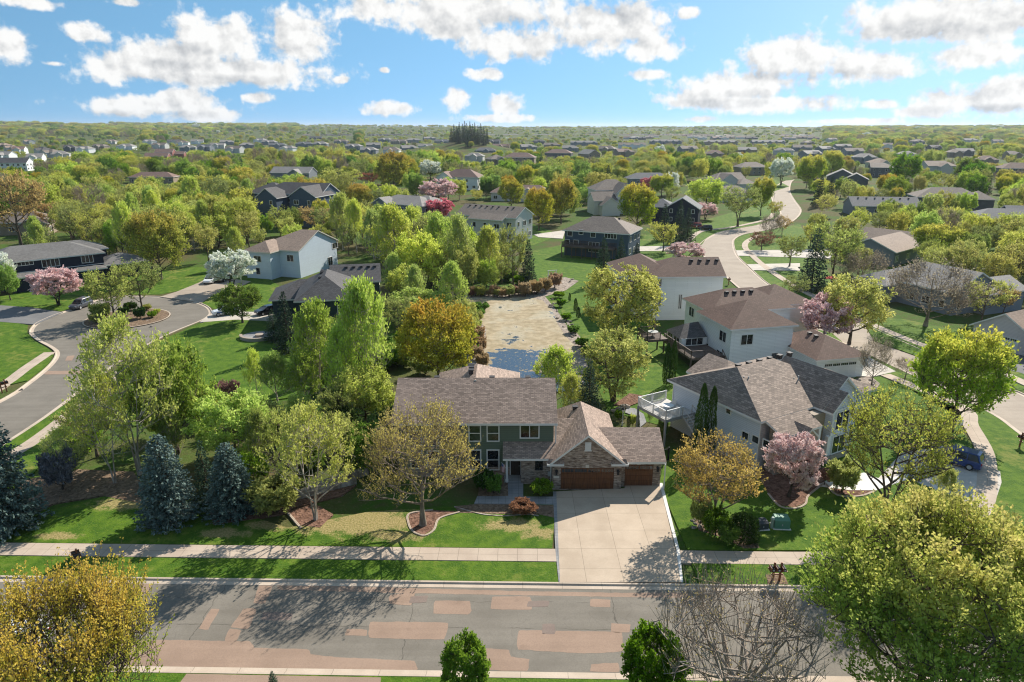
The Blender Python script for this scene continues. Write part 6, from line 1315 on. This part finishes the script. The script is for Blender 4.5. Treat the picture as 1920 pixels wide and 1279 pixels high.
def car(label, loc, rz, col, kind='suv', trim=None, name=None, cat='car'):
    t = empty(name or 'parked_car', loc, rz, label, cat)
    hh = 1.68 if kind == 'suv' else 1.45
    b = MB()
    S = [(-2.32, .72, .42, .80), (-2.25, .84, .30, .98), (-1.9, .91, .26, 1.02), (-.9, .93, .24, 1.0), (.2, .93, .24, 1.0), (1.0, .92, .24, 1.0), (1.35, .91, .25, .96), (2.0, .86, .28, .88), (2.25, .76, .34, .78), (2.34, .62, .42, .66)]
    loft(b, S, lambda s: [(-s[1] * .9, s[0], s[2]), (-s[1], s[0], s[2] + .16), (-s[1], s[0], s[3] - .14), (-s[1] * .93, s[0], s[3]), (s[1] * .93, s[0], s[3]), (s[1], s[0], s[3] - .14), (s[1], s[0], s[2] + .16), (s[1] * .9, s[0], s[2])])
    r0 = -2.0 if kind == 'suv' else -1.3
    ST = [(r0, .66, hh - .06), (r0 + .25, .69, hh), (-.4, .70, hh), (.25, .68, hh - .02), (.45, .64, hh - .07)]
    loft(b, ST, lambda s: [(-s[1], s[0], s[2] - .05), (-s[1] * .92, s[0], s[2] + .03), (s[1] * .92, s[0], s[2] + .03), (s[1], s[0], s[2] - .05)])
    for x in (-1, 1):
        for (y0, z0, y1, z1, w) in ((1.2, .98, .42, hh - .08, .07), (.0, 1.0, -.05, hh - .04, .08), (-1.05, 1.0, -1.05, hh - .03, .09), (-2.16, 1.0, r0 + .1, hh - .06, .12)):
            b.bar((x * .865, y0, z0), (x * .69, y1, z1), w)
    b.build('body', col, t, smooth=False)
    g = MB(); GS = [(-2.2, .84, .70, 1.0, 1.02), (r0 + .02, .845, .655, .99, hh - .06), (.40, .85, .63, .99, hh - .08), (1.22, .84, .76, .97, .99)]
    loft(g, GS, lambda s: [(-s[1], s[0], s[3]), (-s[2], s[0], s[4]), (s[2], s[0], s[4]), (s[1], s[0], s[3])]); g.build('window', GLASS, t)
    for x in (-.84, .84):
        for y in (-1.38, 1.42):
            w = MB(); w.cyl((x - .11, y, .34), (x + .11, y, .34), .34, n=16); wo = w.build('wheel', TYRE, t)
            r = MB(); sg = 1 if x > 0 else -1; r.cyl((x + sg * .08, y, .34), (x + sg * .125, y, .34), .21, n=12); r.build('rim', RIM, wo)
        h = MB(); h.box(x * .72 - .14, x * .72 + .14, 2.16, 2.30, .62, .76); h.build('headlight', LAMPG, t)
        h = MB(); h.box(x * .80 - .12, x * .80 + .12, -2.325, -2.18, .74, .94); h.build('taillight', TAIL, t)
        h = MB(); h.box(x * 1.09 - .09, x * 1.09 + .09, .75, .90, .98, 1.12); h.build('mirror', col, t)
    if trim: trim(t)
    return t
def at(px, py, z=0.0):
    p = P(px, py, z); return Vector((p.x, p.y, z))
def head(p, q): a, b = P(*p), P(*q); return math.atan2(b.y - a.y, b.x - a.x) - math.pi / 2
CP_DK, CP_WH, CP_BL, CP_SI, CP_RD, CP_BK = carpaint('slate_grey_car_paint', (.055, .062, .075)), carpaint('white_car_paint', (.72, .73, .74)), carpaint('blue_car_paint', (.02, .05, .19)), carpaint('silver_car_paint', (.42, .43, .44)), carpaint('red_car_paint', (.30, .025, .03)), carpaint('black_car_paint', (.012, .012, .014))
car('dark grey SUV parked at the kerb before the pink blossoming tree', at(153, 577, ZR + .01), head((178, 567), (128, 585)), CP_DK)
car('white SUV facing the traffic circle beside the white blossoming tree', at(396, 530, .02), head((406, 521), (384, 533)), CP_WH)
def stripe(t):
    s = MB()
    for x in (-1, 1): s.box(x * .935 - .008, x * .935 + .008, -1.9, 1.6, .62, .80)
    s.box(-.3, .3, -1.7, -1.1, 1.715, 1.73); s.build('blue_stripe', paint('stripe_blue', (.03, .08, .28)), t)
car('white car with blue side band parked on the pale driveway', at(424, 590, .02), head((448, 586), (402, 592)), CP_WH, trim=stripe)
car('black car in the shade of the dark green house', at(503, 588, .02), head((520, 585), (485, 592)), CP_BK, 'sedan')
car('dark car behind the white blossoming tree', at(418, 527, .02), head((430, 520), (405, 534)), CP_BK, 'sedan')
car('blue SUV with roof rack on the corner driveway', at(1790, 868, .02), head((1745, 852), (1815, 872)) + math.pi, CP_BL)
car('silver car in the court beyond the blue-grey house', at(776, 372, -.1), R(80), CP_SI)
car('red car on the drive beside the spruce cluster', at(1303, 428, -.1), R(70), CP_RD)
car('dark car beside the red car', at(1322, 432, -.1), R(75), CP_BK)
car('white car on the front street half hidden by the big left maple', at(18, 1215, ZR + .01), R(91), CP_WH)
def mailbox_stand(label, loc, rz, n=3, posts=2):
    t = empty('mailbox_stand', loc, rz, label, 'mailboxes'); w = .42 * (n - 1) / 2
    for k in range(posts):
        x = 0 if posts == 1 else -w * .6 + 1.2 * w * k
        p = MB(); p.bar((x, .05, -.2), (x, -.02, 1.62), .12); p.build('post', POSTW, t)
    b = MB(); b.box(-w - .22, w + .22, -.30, .24, .98, 1.03); b.bar((-w, .0, .6), (w, .0, .6), .09); b.build('shelf', POSTW, t)
    for k in range(n):
        x = -w + .42 * k; m = MB(); o = len(m.v); pr = [(-.12, 0), (.12, 0), (.12, .16), (.085, .23), (0, .26), (-.085, .23), (-.12, .16)]
        m.add([(x + a, -.34, 1.032 + z) for a, z in pr] + [(x + a, .16, 1.032 + z) for a, z in pr], [tuple(range(6, -1, -1)), tuple(range(7, 14))] + [(i, (i + 1) % 7, 7 + (i + 1) % 7, 7 + i) for i in range(7)]); mo = m.build('mailbox', BLACK, t)
        f = MB(); f.box(x - .16, x - .125, -.36, .2, 1.03, 1.32); f.build('divider', POSTW, t)
        l = MB(); l.box(x - .07, x + .07, -.352, -.342, 1.08, 1.2); l.build('mailbox_door', GREYM, mo)
    return t
mailbox_stand('two-post cedar stand with black mailboxes on the right verge', at(1455, 1090, 0), 0)
mailbox_stand('single-post cedar mailbox stand on the left verge behind the big maple', at(150, 1064, 0), R(-50), 2, 1)
mailbox_stand('cedar mailbox stand at the left edge by the cul-de-sac road', at(8, 735, 0), R(-125), 3, 2)
mailbox_stand('cedar mailbox stand at the right edge by the side street', at(1912, 838, 0), R(100), 2, 1)
mailbox_stand('dark mailbox stand at the kerb behind the white brown-roofed house', at(1366, 534, 0), R(60), 2, 1)
GRN = paint('transformer_green', (.10, .24, .17), .5)
def ubox(label, loc, rz, w, d, h, m, name):
    t = empty(name, loc, rz, label, 'utility box'); b = MB(); b.box(-w / 2, w / 2, -d / 2, d / 2, 0, h * .8); b.add([(-w / 2, -d / 2, h * .8), (w / 2, -d / 2, h * .8), (w / 2, d / 2, h * .8), (-w / 2, d / 2, h * .8), (-w / 2 + .05, -d / 2 + .22, h), (w / 2 - .05, -d / 2 + .22, h), (w / 2 - .05, d / 2 - .05, h), (-w / 2 + .05, d / 2 - .05, h)], [(0, 1, 5, 4), (1, 2, 6, 5), (2, 3, 7, 6), (3, 0, 4, 7), (4, 5, 6, 7)]); b.build('cabinet', m, t)
    s = MB(); s.box(-w / 2 - .1, w / 2 + .1, -d / 2 - .1, d / 2 + .1, -.05, .06); s.build('base_pad', CONC_W, t)
    k = MB(); k.box(-.04, .04, -d / 2 - .03, -d / 2 - .001, h * .35, h * .5); k.build('handle', GREYM, t)
ubox('large green transformer box on the right lawn', at(1463, 988), R(-4), 1.25, .9, 1.0, GRN, 'transformer_box')
ubox('dark grey low utility box beside the round clipped shrub', at(1427, 990), R(6), .9, .8, .75, paint('utility_dark', (.06, .065, .075)), 'utility_box')
def pedestal():
    t = empty('utility_pedestal', at(1447, 990), 0, 'slim pale green utility pedestal between the two boxes', 'utility box'); b = MB(); b.cyl((0, 0, 0), (0, 0, .85), .15, n=12); b.build('body', paint('pedestal_green', (.33, .42, .36)), t); b = MB(); b.cyl((0, 0, .85), (0, 0, 1.0), .18, .12, n=12); b.build('cap', paint('pedestal_cap', (.36, .44, .40)), t)
pedestal()
GLOBE = paint('lamp_globe', (.8, .79, .75), .2)
def lamp(label, px, py, h=3.4, post=None):
    t = empty('street_lamp', at(px, py, -.05), 0, label, 'street lamp'); b = MB(); b.cyl((0, 0, 0), (0, 0, h), .06, .045, 8); b.cyl((0, 0, 0), (0, 0, .35), .11, .09, 8); b.build('post', post or BLACK, t)
    b = MB(); b.cyl((0, 0, h), (0, 0, h + .35), .10, .20, 8); b.build('lamp_globe', GLOBE, t); b = MB(); b.cyl((0, 0, h + .35), (0, 0, h + .52), .24, .04, 8); b.build('lamp_cap', BLACK, t)
lamp('garden lamp post with pale globe on the lawn behind the traffic circle', 286, 523, 2.4); lamp('black street lamp at the sidewalk below the spruce cluster', 1304, 453, 4.2); lamp('black street lamp at the upper road bend', 1450, 384, 4.2); lamp('black lamp post beside the stepped stone garden', 627, 432, 3.0); lamp('white post lamp in the stone garden behind the garage', 1167, 798, 1.6, WHITE)
# decks behind the houses
c3, s3 = math.cos(R(12.8)), math.sin(R(12.8)); l3 = h3.location
def h3l(x, y, z=0): return Vector((l3.x + c3 * x - s3 * y, l3.y + s3 * x + c3 * y, z))
deck('dark_deck', 'dark brown raised deck wrapping the sunroom of the white house', h3l(-9.9, -3.6), R(12.8), 5.0, 8.6, 1.85, DECKW, DECKW, DECKW, stairs=(3.4, 1.2))
deck('dark_deck', 'small high octagon-like dark deck with a round table, left of the sunroom', h3l(-13.4, 3.2), R(12.8), 3.2, 3.4, 2.6, DECKW, DECKW, DECKW)
patio_table(h3l(-11.8, 4.9, 2.6), 'round grey patio table on the small high dark deck', GREYM, BLACK, .75)
def umbrella(label, loc, col, opened):
    t = empty('patio_umbrella', loc, 0, label, 'umbrella'); b = MB(); b.cyl((0, 0, 0), (0, 0, 2.6), .03, n=8); b.build('pole', GREYM, t); b = MB()
    if opened: b.cyl((0, 0, 2.15), (0, 0, 2.6), 1.4, .05, 8)
    else: b.cyl((0, 0, 1.2), (0, 0, 2.5), .17, .05, 8)
    b.build('canopy', paint(label[:12], col, .8), t)
umbrella('closed tan umbrella on the small high dark deck', h3l(-11.2, 5.6, 2.6), (.30, .22, .15), False)
umbrella('open red umbrella by the tall dark spruce on the right', at(1556, 541, -.1), (.55, .07, .05), True)
cb, sb_ = math.cos(R(-25)), math.sin(R(-25)); lb_ = house_b.location
deck('dark_deck', 'dark deck on posts at the back of the dark blue pond house', Vector((lb_.x + cb * -8.0 - sb_ * -9.0, lb_.y + sb_ * -8.0 + cb * -9.0, 0)), R(-25), 13.5, 3.2, 2.9, DECKW, DECKW, DECKW)
# stones, walls, fire pit
def rock_mesh(seed):
    rr = np.random.default_rng(seed); n, m = 10, 7; v = []; f = []
    for i in range(m):
        th = math.pi * i / (m - 1)
        for k in range(n):
            a = 2 * math.pi * k / n; r = 1 + .22 * math.sin(2 * a + seed) * math.sin(th) + rr.normal(0, .07); v.append((math.sin(th) * math.cos(a) * r, math.sin(th) * math.sin(a) * r * .8, math.cos(th) * .62 * r + .35))
    for i in range(m - 1):
        for k in range(n): f.append((i * n + k, (i + 1) * n + k, (i + 1) * n + (k + 1) % n, i * n + (k + 1) % n))
    me = bpy.data.meshes.new('boulder'); me.from_pydata(v, [], f); me.materials.append(STONE); me.update(); return me
RK = [rock_mesh(s) for s in range(4)]; rk = random.Random(3)
def boulder(px, py, s, label, group=None):
    o = bpy.data.objects.new('boulder', RK[rk.randrange(4)]); C.objects.link(o); p = at(px, py, 0); o.location = (p.x, p.y, -.04); o.scale = (s, s * rk.uniform(.8, 1.1), s * rk.uniform(.7, 1.)); o.rotation_euler = (0, 0, rk.uniform(0, 6)); tag(o, label, 'boulder', group)
boulder(1163, 769, .55, 'pale boulder second from the left in the stone garden'); boulder(1172, 764, .6, 'largest flat boulder at the top of the stone garden'); boulder(1151, 772, .4, 'small boulder at the left end of the stone garden')
for k in range(46):
    t_ = rk.random(); px = 1024 + 78 * t_ ** .8 + rk.uniform(-5, 14); py = 566 + 110 * t_ + rk.uniform(-8, 8); boulder(px, py, rk.uniform(.18, .45), 'pale rounded rock on the right bank of the pond', 'rocks along the pond bank')
for k in range(22): boulder(955 + rk.uniform(0, 120), 527 + rk.uniform(-4, 12), rk.uniform(.2, .5), 'grey rock in the planting at the far end of the pond', 'rocks at the far end of the pond')
for k in range(14): boulder(640 + k * 5.3 + rk.uniform(-2, 2), 430 - k * 1.9 + rk.uniform(-2, 2), rk.uniform(.5, .8), 'white rock in the stepped garden by the blue-grey house', 'white rocks of the stepped garden')
for k in range(12): boulder(1296 + rk.uniform(0, 22), 962 + k * 2.6, rk.uniform(.14, .26), 'pinkish edging rock by the amber tree', 'edging rocks by the amber tree')
for k in range(10): boulder(1604 + rk.uniform(0, 38), 712 + rk.uniform(0, 18), rk.uniform(.2, .38), 'rounded rock under the small leafless tree', 'rocks under the small leafless tree')
for k in range(16): boulder(170 + rk.uniform(0, 130), 585 + rk.uniform(0, 28), rk.uniform(.15, .3), 'small stone on the traffic circle planting', 'stones on the traffic circle')
def edging(label, pts, z=.07, w=.17, m=None, h=.0):
    L = spline([tuple(P(x, y)[:2]) for x, y in pts], 5); o = sweep('stone_edging', L, [(w / 2, -.1), (w / 2, z), (-w / 2, z), (-w / 2, -.1)], m or CONC); del o['kind']; tag(o, label, 'edging')
edging('curved concrete edging round the budding tree bed', [(812, 957), (768, 964), (766, 982), (775, 998), (796, 1005), (814, 994), (824, 973), (862, 961)])
edging('curved concrete edging of the birch bed', [(540, 962), (560, 986), (566, 992)]); edging('ring of pale edging round the airy tree bed', [(1620, 973), (1633, 966), (1660, 972), (1672, 986), (1660, 994), (1635, 991), (1620, 974)]); edging('curved edging of the red mulch bed', [(1440, 926), (1462, 950), (1490, 954), (1510, 946), (1516, 930), (1546, 906)])
edging('edging of the front bed along the white path', [(1548, 908), (1570, 929), (1612, 931), (1642, 921)]); edging('low edging of the shaded front bed', [(852, 951), (900, 964), (945, 968), (985, 965), (1010, 968)], .05, .12, STONE)
edging('low dry stone terrace wall below the birches', [(395, 962), (440, 963), (490, 950), (540, 940), (600, 925), (640, 912), (668, 905)], .5, .4, STONE); edging('upper dry stone terrace wall beside the front house', [(560, 935), (600, 918), (640, 902), (690, 888)], .7, .4, STONE)
def firepit():
    c = at(487, 632, -.08); t = empty('fire_pit', c, 0, 'round stone fire pit patio with low curved seat wall', 'fire pit')
    b = MB(); b.cyl((0, 0, 0), (0, 0, .10), 3.0, n=28); b.build('patio', STAMP, t)
    b = MB(); n = 20
    for k in range(n):
        a0 = math.pi * (1.05 + .95 * k / n); a1 = math.pi * (1.05 + .95 * (k + 1) / n)
        v = [(r * math.cos(a), r * math.sin(a), z) for z in (.08, .6) for a in (a0, a1) for r in (2.6, 3.0)]; b.add(v, [(4, 5, 7, 6), (0, 4, 6, 2), (1, 3, 7, 5)])
    b.build('seat_wall', STONEV, t); b = MB(); b.cyl((0, 0, .1), (0, 0, .45), .7, n=16); b.build('pit_ring', STONEV, t)
firepit()
def arch():
    t = empty('swing_frame', at(1035, 530, -.05), R(20), 'white garden swing frame on the pond lawn', 'garden frame')
    for x in (-.9, .9):
        b = MB(); b.bar((x, -.5, 0), (x, 0, 2.6), .09); b.bar((x, .5, 0), (x, 0, 2.6), .09); b.build('leg', WHITE, t)
    b = MB(); b.bar((-1.1, 0, 2.6), (1.1, 0, 2.6), .1); b.build('beam', WHITE, t)
arch()
def sign():
    t = empty('yard_sign', at(1797, 805, 0), R(10), 'small white yard sign by the corner maple', 'sign'); b = MB(); b.box(-.45, .45, -.02, .02, .5, 1.05); b.build('panel', WHITE, t)
    for x in (-.35, .35): b = MB(); b.bar((x, 0, 0), (x, 0, .5), .03); b.build('stake', GREYM, t)
sign()
def splash():
    t = empty('tree_pad', at(1770, 918, .02), R(-15), 'square white concrete pad beside the thin corner tree', 'slab'); b = MB(); b.box(-.9, .9, -.6, .6, 0, .06); b.build('slab', CONC_W, t)
splash()
def dome():
    t = T('bush', 118, 918, 845, 58, 'dark grey-violet flowering mound at the left mulch bed', name='shrub'); return t
dm = dome()
for ch in dm.children:
    if ch.name.startswith('crown'): ch.data = ch.data.copy(); ch.data.materials[0] = leaf_mat('violet_grey_foliage', (.10, .105, .13), (.30, .30, .34), None, transl=.1)
def fence():
    t = empty('garden_gate', at(1237, 866, 0), R(12), 'dark metal garden gate between garage and neighbour lawn', 'gate')
    for x in (-.9, .9): b = MB(); b.box(x - .06, x + .06, -.06, .06, 0, 1.5); b.build('post', BLACK, t)
    b = MB(); b.box(-.84, .84, -.025, .025, 1.25, 1.32); b.box(-.84, .84, -.025, .025, .12, .19)
    for k in range(13): x = -.78 + k * .13; b.box(x - .015, x + .015, -.015, .015, .19, 1.25)
    b.build('gate_panel', BLACK, t)
fence()
def drain():
    t = empty('storm_drain', at(38, 731, ZR + .012), R(-50), 'black storm drain grate in the left kerb', 'drain'); b = MB(); b.box(-.5, .5, -.25, .25, 0, .015); b.build('grate', BLACK, t)
drain()
# ================================================================ woods: individual trees, then the far woodland
rs = random.Random(9)
CLEAR = [(1290, 342, 1500, 470, 150), (515, 486, 722, 568, 100), (170, 555, 400, 640, 90), (870, 550, 1095, 715, 80), (1050, 500, 1120, 560, 130), (330, 598, 560, 740, 80)]
def bad_spot(x, y, h, w, tol=.12):
    for (bx, hy, (cx, cy_, rad)) in HOUSES:
        if math.hypot(x - cx, y - cy_) < rad + w * .32: return True
    a = Q((x, y, 0)); b = Q((x, y, h)); wp = w * F / depth(x, y, h * .5) / 2
    r = (a[0] - wp * .9, b[1], a[0] + wp * .9, a[1])
    for (bx, hy, _) in HOUSES:
        if hy > y:
            q = (bx[0], bx[1], bx[2], bx[1] + (bx[3] - bx[1]) * .62)
            ow = min(r[2], q[2]) - max(r[0], q[0]); oh = min(r[3], q[3]) - max(r[1], q[1])
            if ow > 0 and oh > 0 and ow * oh > tol * (q[2] - q[0]) * (q[3] - q[1]): return True
    for c in CLEAR:
        if c[4] < y and False: continue
        if min(r[2], c[2]) - max(r[0], c[0]) > 3 and min(r[3], c[3]) - max(r[1], c[1]) > 3 and y < P((c[0] + c[2]) / 2, c[1]).y: return True
    for p in ROADPTS:
        if abs(x - p[0]) < 9 and abs(y - p[1]) < 9 and math.hypot(x - p[0], y - p[1]) < 8: return True
    return False
ROADPTS = BLs[20:] + BRs[20:] + [(a[0] * .5 + b[0] * .5, a[1] * .5 + b[1] * .5) for a, b in zip(BLs, BRs)] + CLs
PLACED = []
for o in list(C.objects):
    if o.type == 'EMPTY' and o.get('category') == 'tree':
        if any(k in o['label'] for k in ('blossom', 'rust', 'magenta', 'copper')):
            a = Q(o.location); b = Q((o.location.x, o.location.y, o.scale.z)); wp = o.scale.x * F / depth(o.location.x, o.location.y, 4) / 2
            HOUSES.append(((a[0] - wp, b[1], a[0] + wp, a[1]), o.location.y, (o.location.x, o.location.y, 1.5)))
        PLACED.append((o.location.x, o.location.y, o.scale.x))
KT = {'poplar': 'tall sparse lime poplar', 'poplar_green': 'fresh green poplar', 'gold': 'golden budding tree', 'airy': 'thin olive tree', 'lime': 'lime green leafy tree', 'willow': 'bushy yellow willow', 'green': 'bright green round tree',
      'deep': 'deep green round tree', 'maple': 'green maple with golden top', 'rust': 'maple with rusty top', 'bare': 'leafless grey-brown tree', 'spruce': 'dark spruce', 'amber': 'orange budding tree', 'white': 'white blossoming tree', 'bush': 'low green bush', 'olive_bush': 'olive bush', 'lime_maple': 'lime maple'}
def scatter(n, box, kinds, hr, where, sp=.42, wr=(.62, .9)):
    done = 0; tries = 0
    while done < n and tries < n * 40:
        tries += 1; px = rs.uniform(box[0], box[2]); py = rs.uniform(box[1], box[3]); p = P(px, py)
        k = rs.choice(kinds); h = rs.uniform(*hr); w = h * rs.uniform(*wr)
        if k in ('poplar', 'poplar_green'): w *= .68; h *= 1.1
        if k == 'spruce': w *= .5
        if 'bush' in k: h *= .3; w = h * 1.5
        if bad_spot(p.x, p.y, h, w): continue
        if any(math.hypot(p.x - q[0], p.y - q[1]) < sp * (w + q[2]) for q in PLACED): continue
        lab = f'{KT[k]} {where}'
        tree_at(k, p.x, p.y, h, w, lab, group=lab, name={'bare': 'bare_tree'}.get(k)); PLACED.append((p.x, p.y, w)); done += 1
scatter(78, (60, 385, 480, 505), ['poplar'] * 3 + ['gold'] * 4 + ['lime'] * 2 + ['willow'] * 2 + ['airy'] * 2 + ['green'], (8.5, 14), 'in the wooded belt behind the navy house', .22)
scatter(36, (640, 450, 880, 552), ['poplar'] * 4 + ['gold'] * 2 + ['lime'] * 2 + ['airy'] * 2 + ['poplar_green'] * 2, (8, 14), 'in the wood between pond and pale grey house', .28)
scatter(26, (560, 545, 800, 705), ['poplar', 'lime', 'poplar_green', 'airy', 'olive_bush', 'bush'], (6, 9.5), 'in the thicket left of the pond', .22)
scatter(10, (880, 520, 985, 548), ['airy', 'olive_bush', 'bush', 'lime'], (5, 8), 'in the thicket at the far end of the pond', .25)
scatter(30, (150, 705, 690, 900), ['olive_bush', 'lime', 'bush', 'airy', 'poplar_green'], (4, 7), 'in the undergrowth behind the blue spruces', .22)
scatter(62, (1640, 395, 2010, 560), ['gold'] * 4 + ['airy'] * 3 + ['willow'] * 3 + ['lime'] + ['green'] + ['bare'], (7.5, 11.5), 'in the woods right of the winding street', .24)
scatter(9, (1480, 415, 1660, 520), ['gold', 'airy', 'willow', 'green'], (6, 9), 'between the roadside houses on the right', .32)
scatter(14, (470, 292, 760, 340), ['airy'] * 3 + ['bare'] * 3 + ['gold'] * 2 + ['poplar'], (15, 22), 'in the tall sparse grove left of centre', .30, (.5, .7))
scatter(40, (-20, 322, 480, 400), ['gold'] * 2 + ['lime'] * 2 + ['green'] * 2 + ['willow'] * 2 + ['airy', 'bare', 'maple'], (8, 13), 'in the left middle woods', .32)
scatter(34, (760, 318, 1130, 380), ['green'] * 3 + ['lime'] * 2 + ['deep'] * 2 + ['airy', 'gold', 'maple', 'spruce'], (9, 14), 'in the green woods behind the pale grey house', .32)
scatter(44, (1130, 300, 1960, 395), ['maple'] * 3 + ['green', 'gold', 'gold', 'lime', 'airy', 'bare', 'willow', 'rust', 'deep', 'spruce'], (8, 13), 'among the houses right of centre', .34)
scatter(26, (480, 350, 720, 475), ['gold', 'airy', 'green', 'maple', 'lime'], (6, 10), 'around the blue houses left of the pond', .26)
# dark pine stand on the low rise
for k, (px, top) in enumerate(((846, 236), (851, 229), (856, 233), (861, 225), (867, 228), (871, 223), (875, 227), (881, 224), (886, 229), (890, 226), (896, 231), (901, 228), (907, 234), (913, 238), (858, 238), (878, 236), (894, 238))):
    y = 900 + rs.uniform(-30, 30) - (20 if k > 13 else 0); z = float(hz((px - 960) / F * depth(0, y, 30), y)) - .3; x = (px - 960) / F * depth(0, y, 32)
    h = zat(px, top + 4, y) - z; tree_at('spruce', x, y, h, rs.uniform(6.5, 10), 'tall dark pine in the stand on the horizon', name='pine_tree', group='dark pine stand on the horizon', z=z)
# far woodland: too many to count, one object per kind of tree, instanced on real points
def woodland(name, pts, objname_mesh, label):
    me = bpy.data.meshes.new(name); me.vertices.add(len(pts)); me.vertices.foreach_set('co', np.array([p[:3] for p in pts], np.float32).ravel())
    for nm, idx in (('scl', 3), ('rot', 4)):
        at = me.attributes.new(nm, 'FLOAT_VECTOR', 'POINT'); at.data.foreach_set('vector', np.array([p[idx] for p in pts], np.float32).ravel())
    o = bpy.data.objects.new(name, me); C.objects.link(o); tag(o, kind='stuff'); o['label'] = label; o['category'] = 'woodland'
    ng = bpy.data.node_groups.new(name, 'GeometryNodeTree')
    ng.interface.new_socket('Geometry', in_out='INPUT', socket_type='NodeSocketGeometry'); ng.interface.new_socket('Geometry', in_out='OUTPUT', socket_type='NodeSocketGeometry')
    gi = ng.nodes.new('NodeGroupInput'); go = ng.nodes.new('NodeGroupOutput'); oi = ng.nodes.new('GeometryNodeObjectInfo'); ip = ng.nodes.new('GeometryNodeInstanceOnPoints')
    oi.transform_space = 'ORIGINAL'; oi.inputs['Object'].default_value = objname_mesh; oi.inputs['As Instance'].default_value = True
    for nm, sk in (('rot', 'Rotation'), ('scl', 'Scale')):
        na = ng.nodes.new('GeometryNodeInputNamedAttribute'); na.data_type = 'FLOAT_VECTOR'; na.inputs['Name'].default_value = nm; ng.links.new(na.outputs['Attribute'], ip.inputs[sk])
    ng.links.new(gi.outputs[0], ip.inputs['Points']); ng.links.new(oi.outputs['Geometry'], ip.inputs['Instance']); ng.links.new(ip.outputs[0], go.inputs[0])
    md = o.modifiers.new('wood', 'NODES'); md.node_group = ng
def crown_of(kind):
    me = PROTO[kind][0][1]
    for o in C.objects:
        if o.type == 'MESH' and o.data == me: return o
FK = ['green', 'lime', 'gold', 'maple', 'airy', 'willow', 'rust', 'bare', 'deep', 'spruce', 'white']
FW = [13, 6, 13, 15, 19, 9, 4, 12, 11, 4, 0.5]
ESTATES = [(680, 246, 1180, 292), (1170, 244, 1545, 285), (-20, 262, 270, 300), (310, 254, 670, 284), (560, 244, 800, 258)]
pts = {k: [] for k in FK}
grid = {}
def near_placed(x, y, w):
    gx, gy = int(x // 20), int(y // 20)
    for i in (-1, 0, 1):
        for j in (-1, 0, 1):
            for q in grid.get((gx + i, gy + j), ()):
                if math.hypot(x - q[0], y - q[1]) < .30 * (w + q[2]): return True
    return False
for q in PLACED: grid.setdefault((int(q[0] // 20), int(q[1] // 20)), []).append(q)
for (d0, d1, n, hm, big) in ((240, 420, 700, 10, 1), (420, 800, 2600, 10.5, 1), (800, 1600, 4200, 11, 1.2), (1600, 3000, 5200, 12, 1.8), (3000, 5600, 7000, 13, 3.0)):
    for _ in range(n):
        a = rs.uniform(-.78, .78); d = math.sqrt(rs.uniform(d0 * d0, d1 * d1)); x, y = d * math.sin(a), d * math.cos(a)
        k = rs.choices(FK, FW)[0]; h = hm * rs.uniform(.60, 1.50); w = h * rs.uniform(.75, 1.05) * (1 + (big - 1) * .7)
        if x < -120 and d > 700: h *= 1.25
        if k == 'spruce': w *= .5
        q_ = Q((x, y, 0)); ey = (q_[0], q_[1])
        if not (abs(x + 62) < 120 and abs(y - 860) < 170) and any(z_[0] < ey[0] < z_[2] and z_[1] < ey[1] < z_[3] for z_ in ESTATES):
            if rs.random() < .62: continue
            h *= .55; w *= .58
        if d < 2300 and bad_spot(x, y, h, w, .015): continue
        if d < 1500:
            if near_placed(x, y, w): continue
            grid.setdefault((int(x // 20), int(y // 20)), []).append((x, y, w))
        z = float(hz(x, y)) - .6
        pts[k].append((x, y, z, (w, w, h), (0, 0, rs.uniform(0, 6.28))))
for k in FK:
    if pts[k]: woodland('distant_woodland', pts[k], crown_of(k), f'distant woodland of {KT[k]}s beyond the houses')

def haze():
    b = MB(); b.box(-20500, 20500, -20500, 20500, -1.5, 95)
    o = b.build('haze', []); tag(o, kind='stuff'); o['label'] = 'thin pale blue summer haze over the whole landscape'; o['category'] = 'haze'
    m = bpy.data.materials.new('haze_air'); m.use_nodes = True; nt = m.node_tree; nt.nodes.clear()
    out = nd(nt, 'ShaderNodeOutputMaterial'); v = nd(nt, 'ShaderNodeVolumePrincipled', {'Color': (0.80, 0.88, 1.0, 1), 'Density': HAZE_D, 'Anisotropy': 0.3})
    nt.links.new(v.outputs[0], out.inputs['Volume']); o.data.materials.append(m)
HAZE_D = 0.000055
haze()
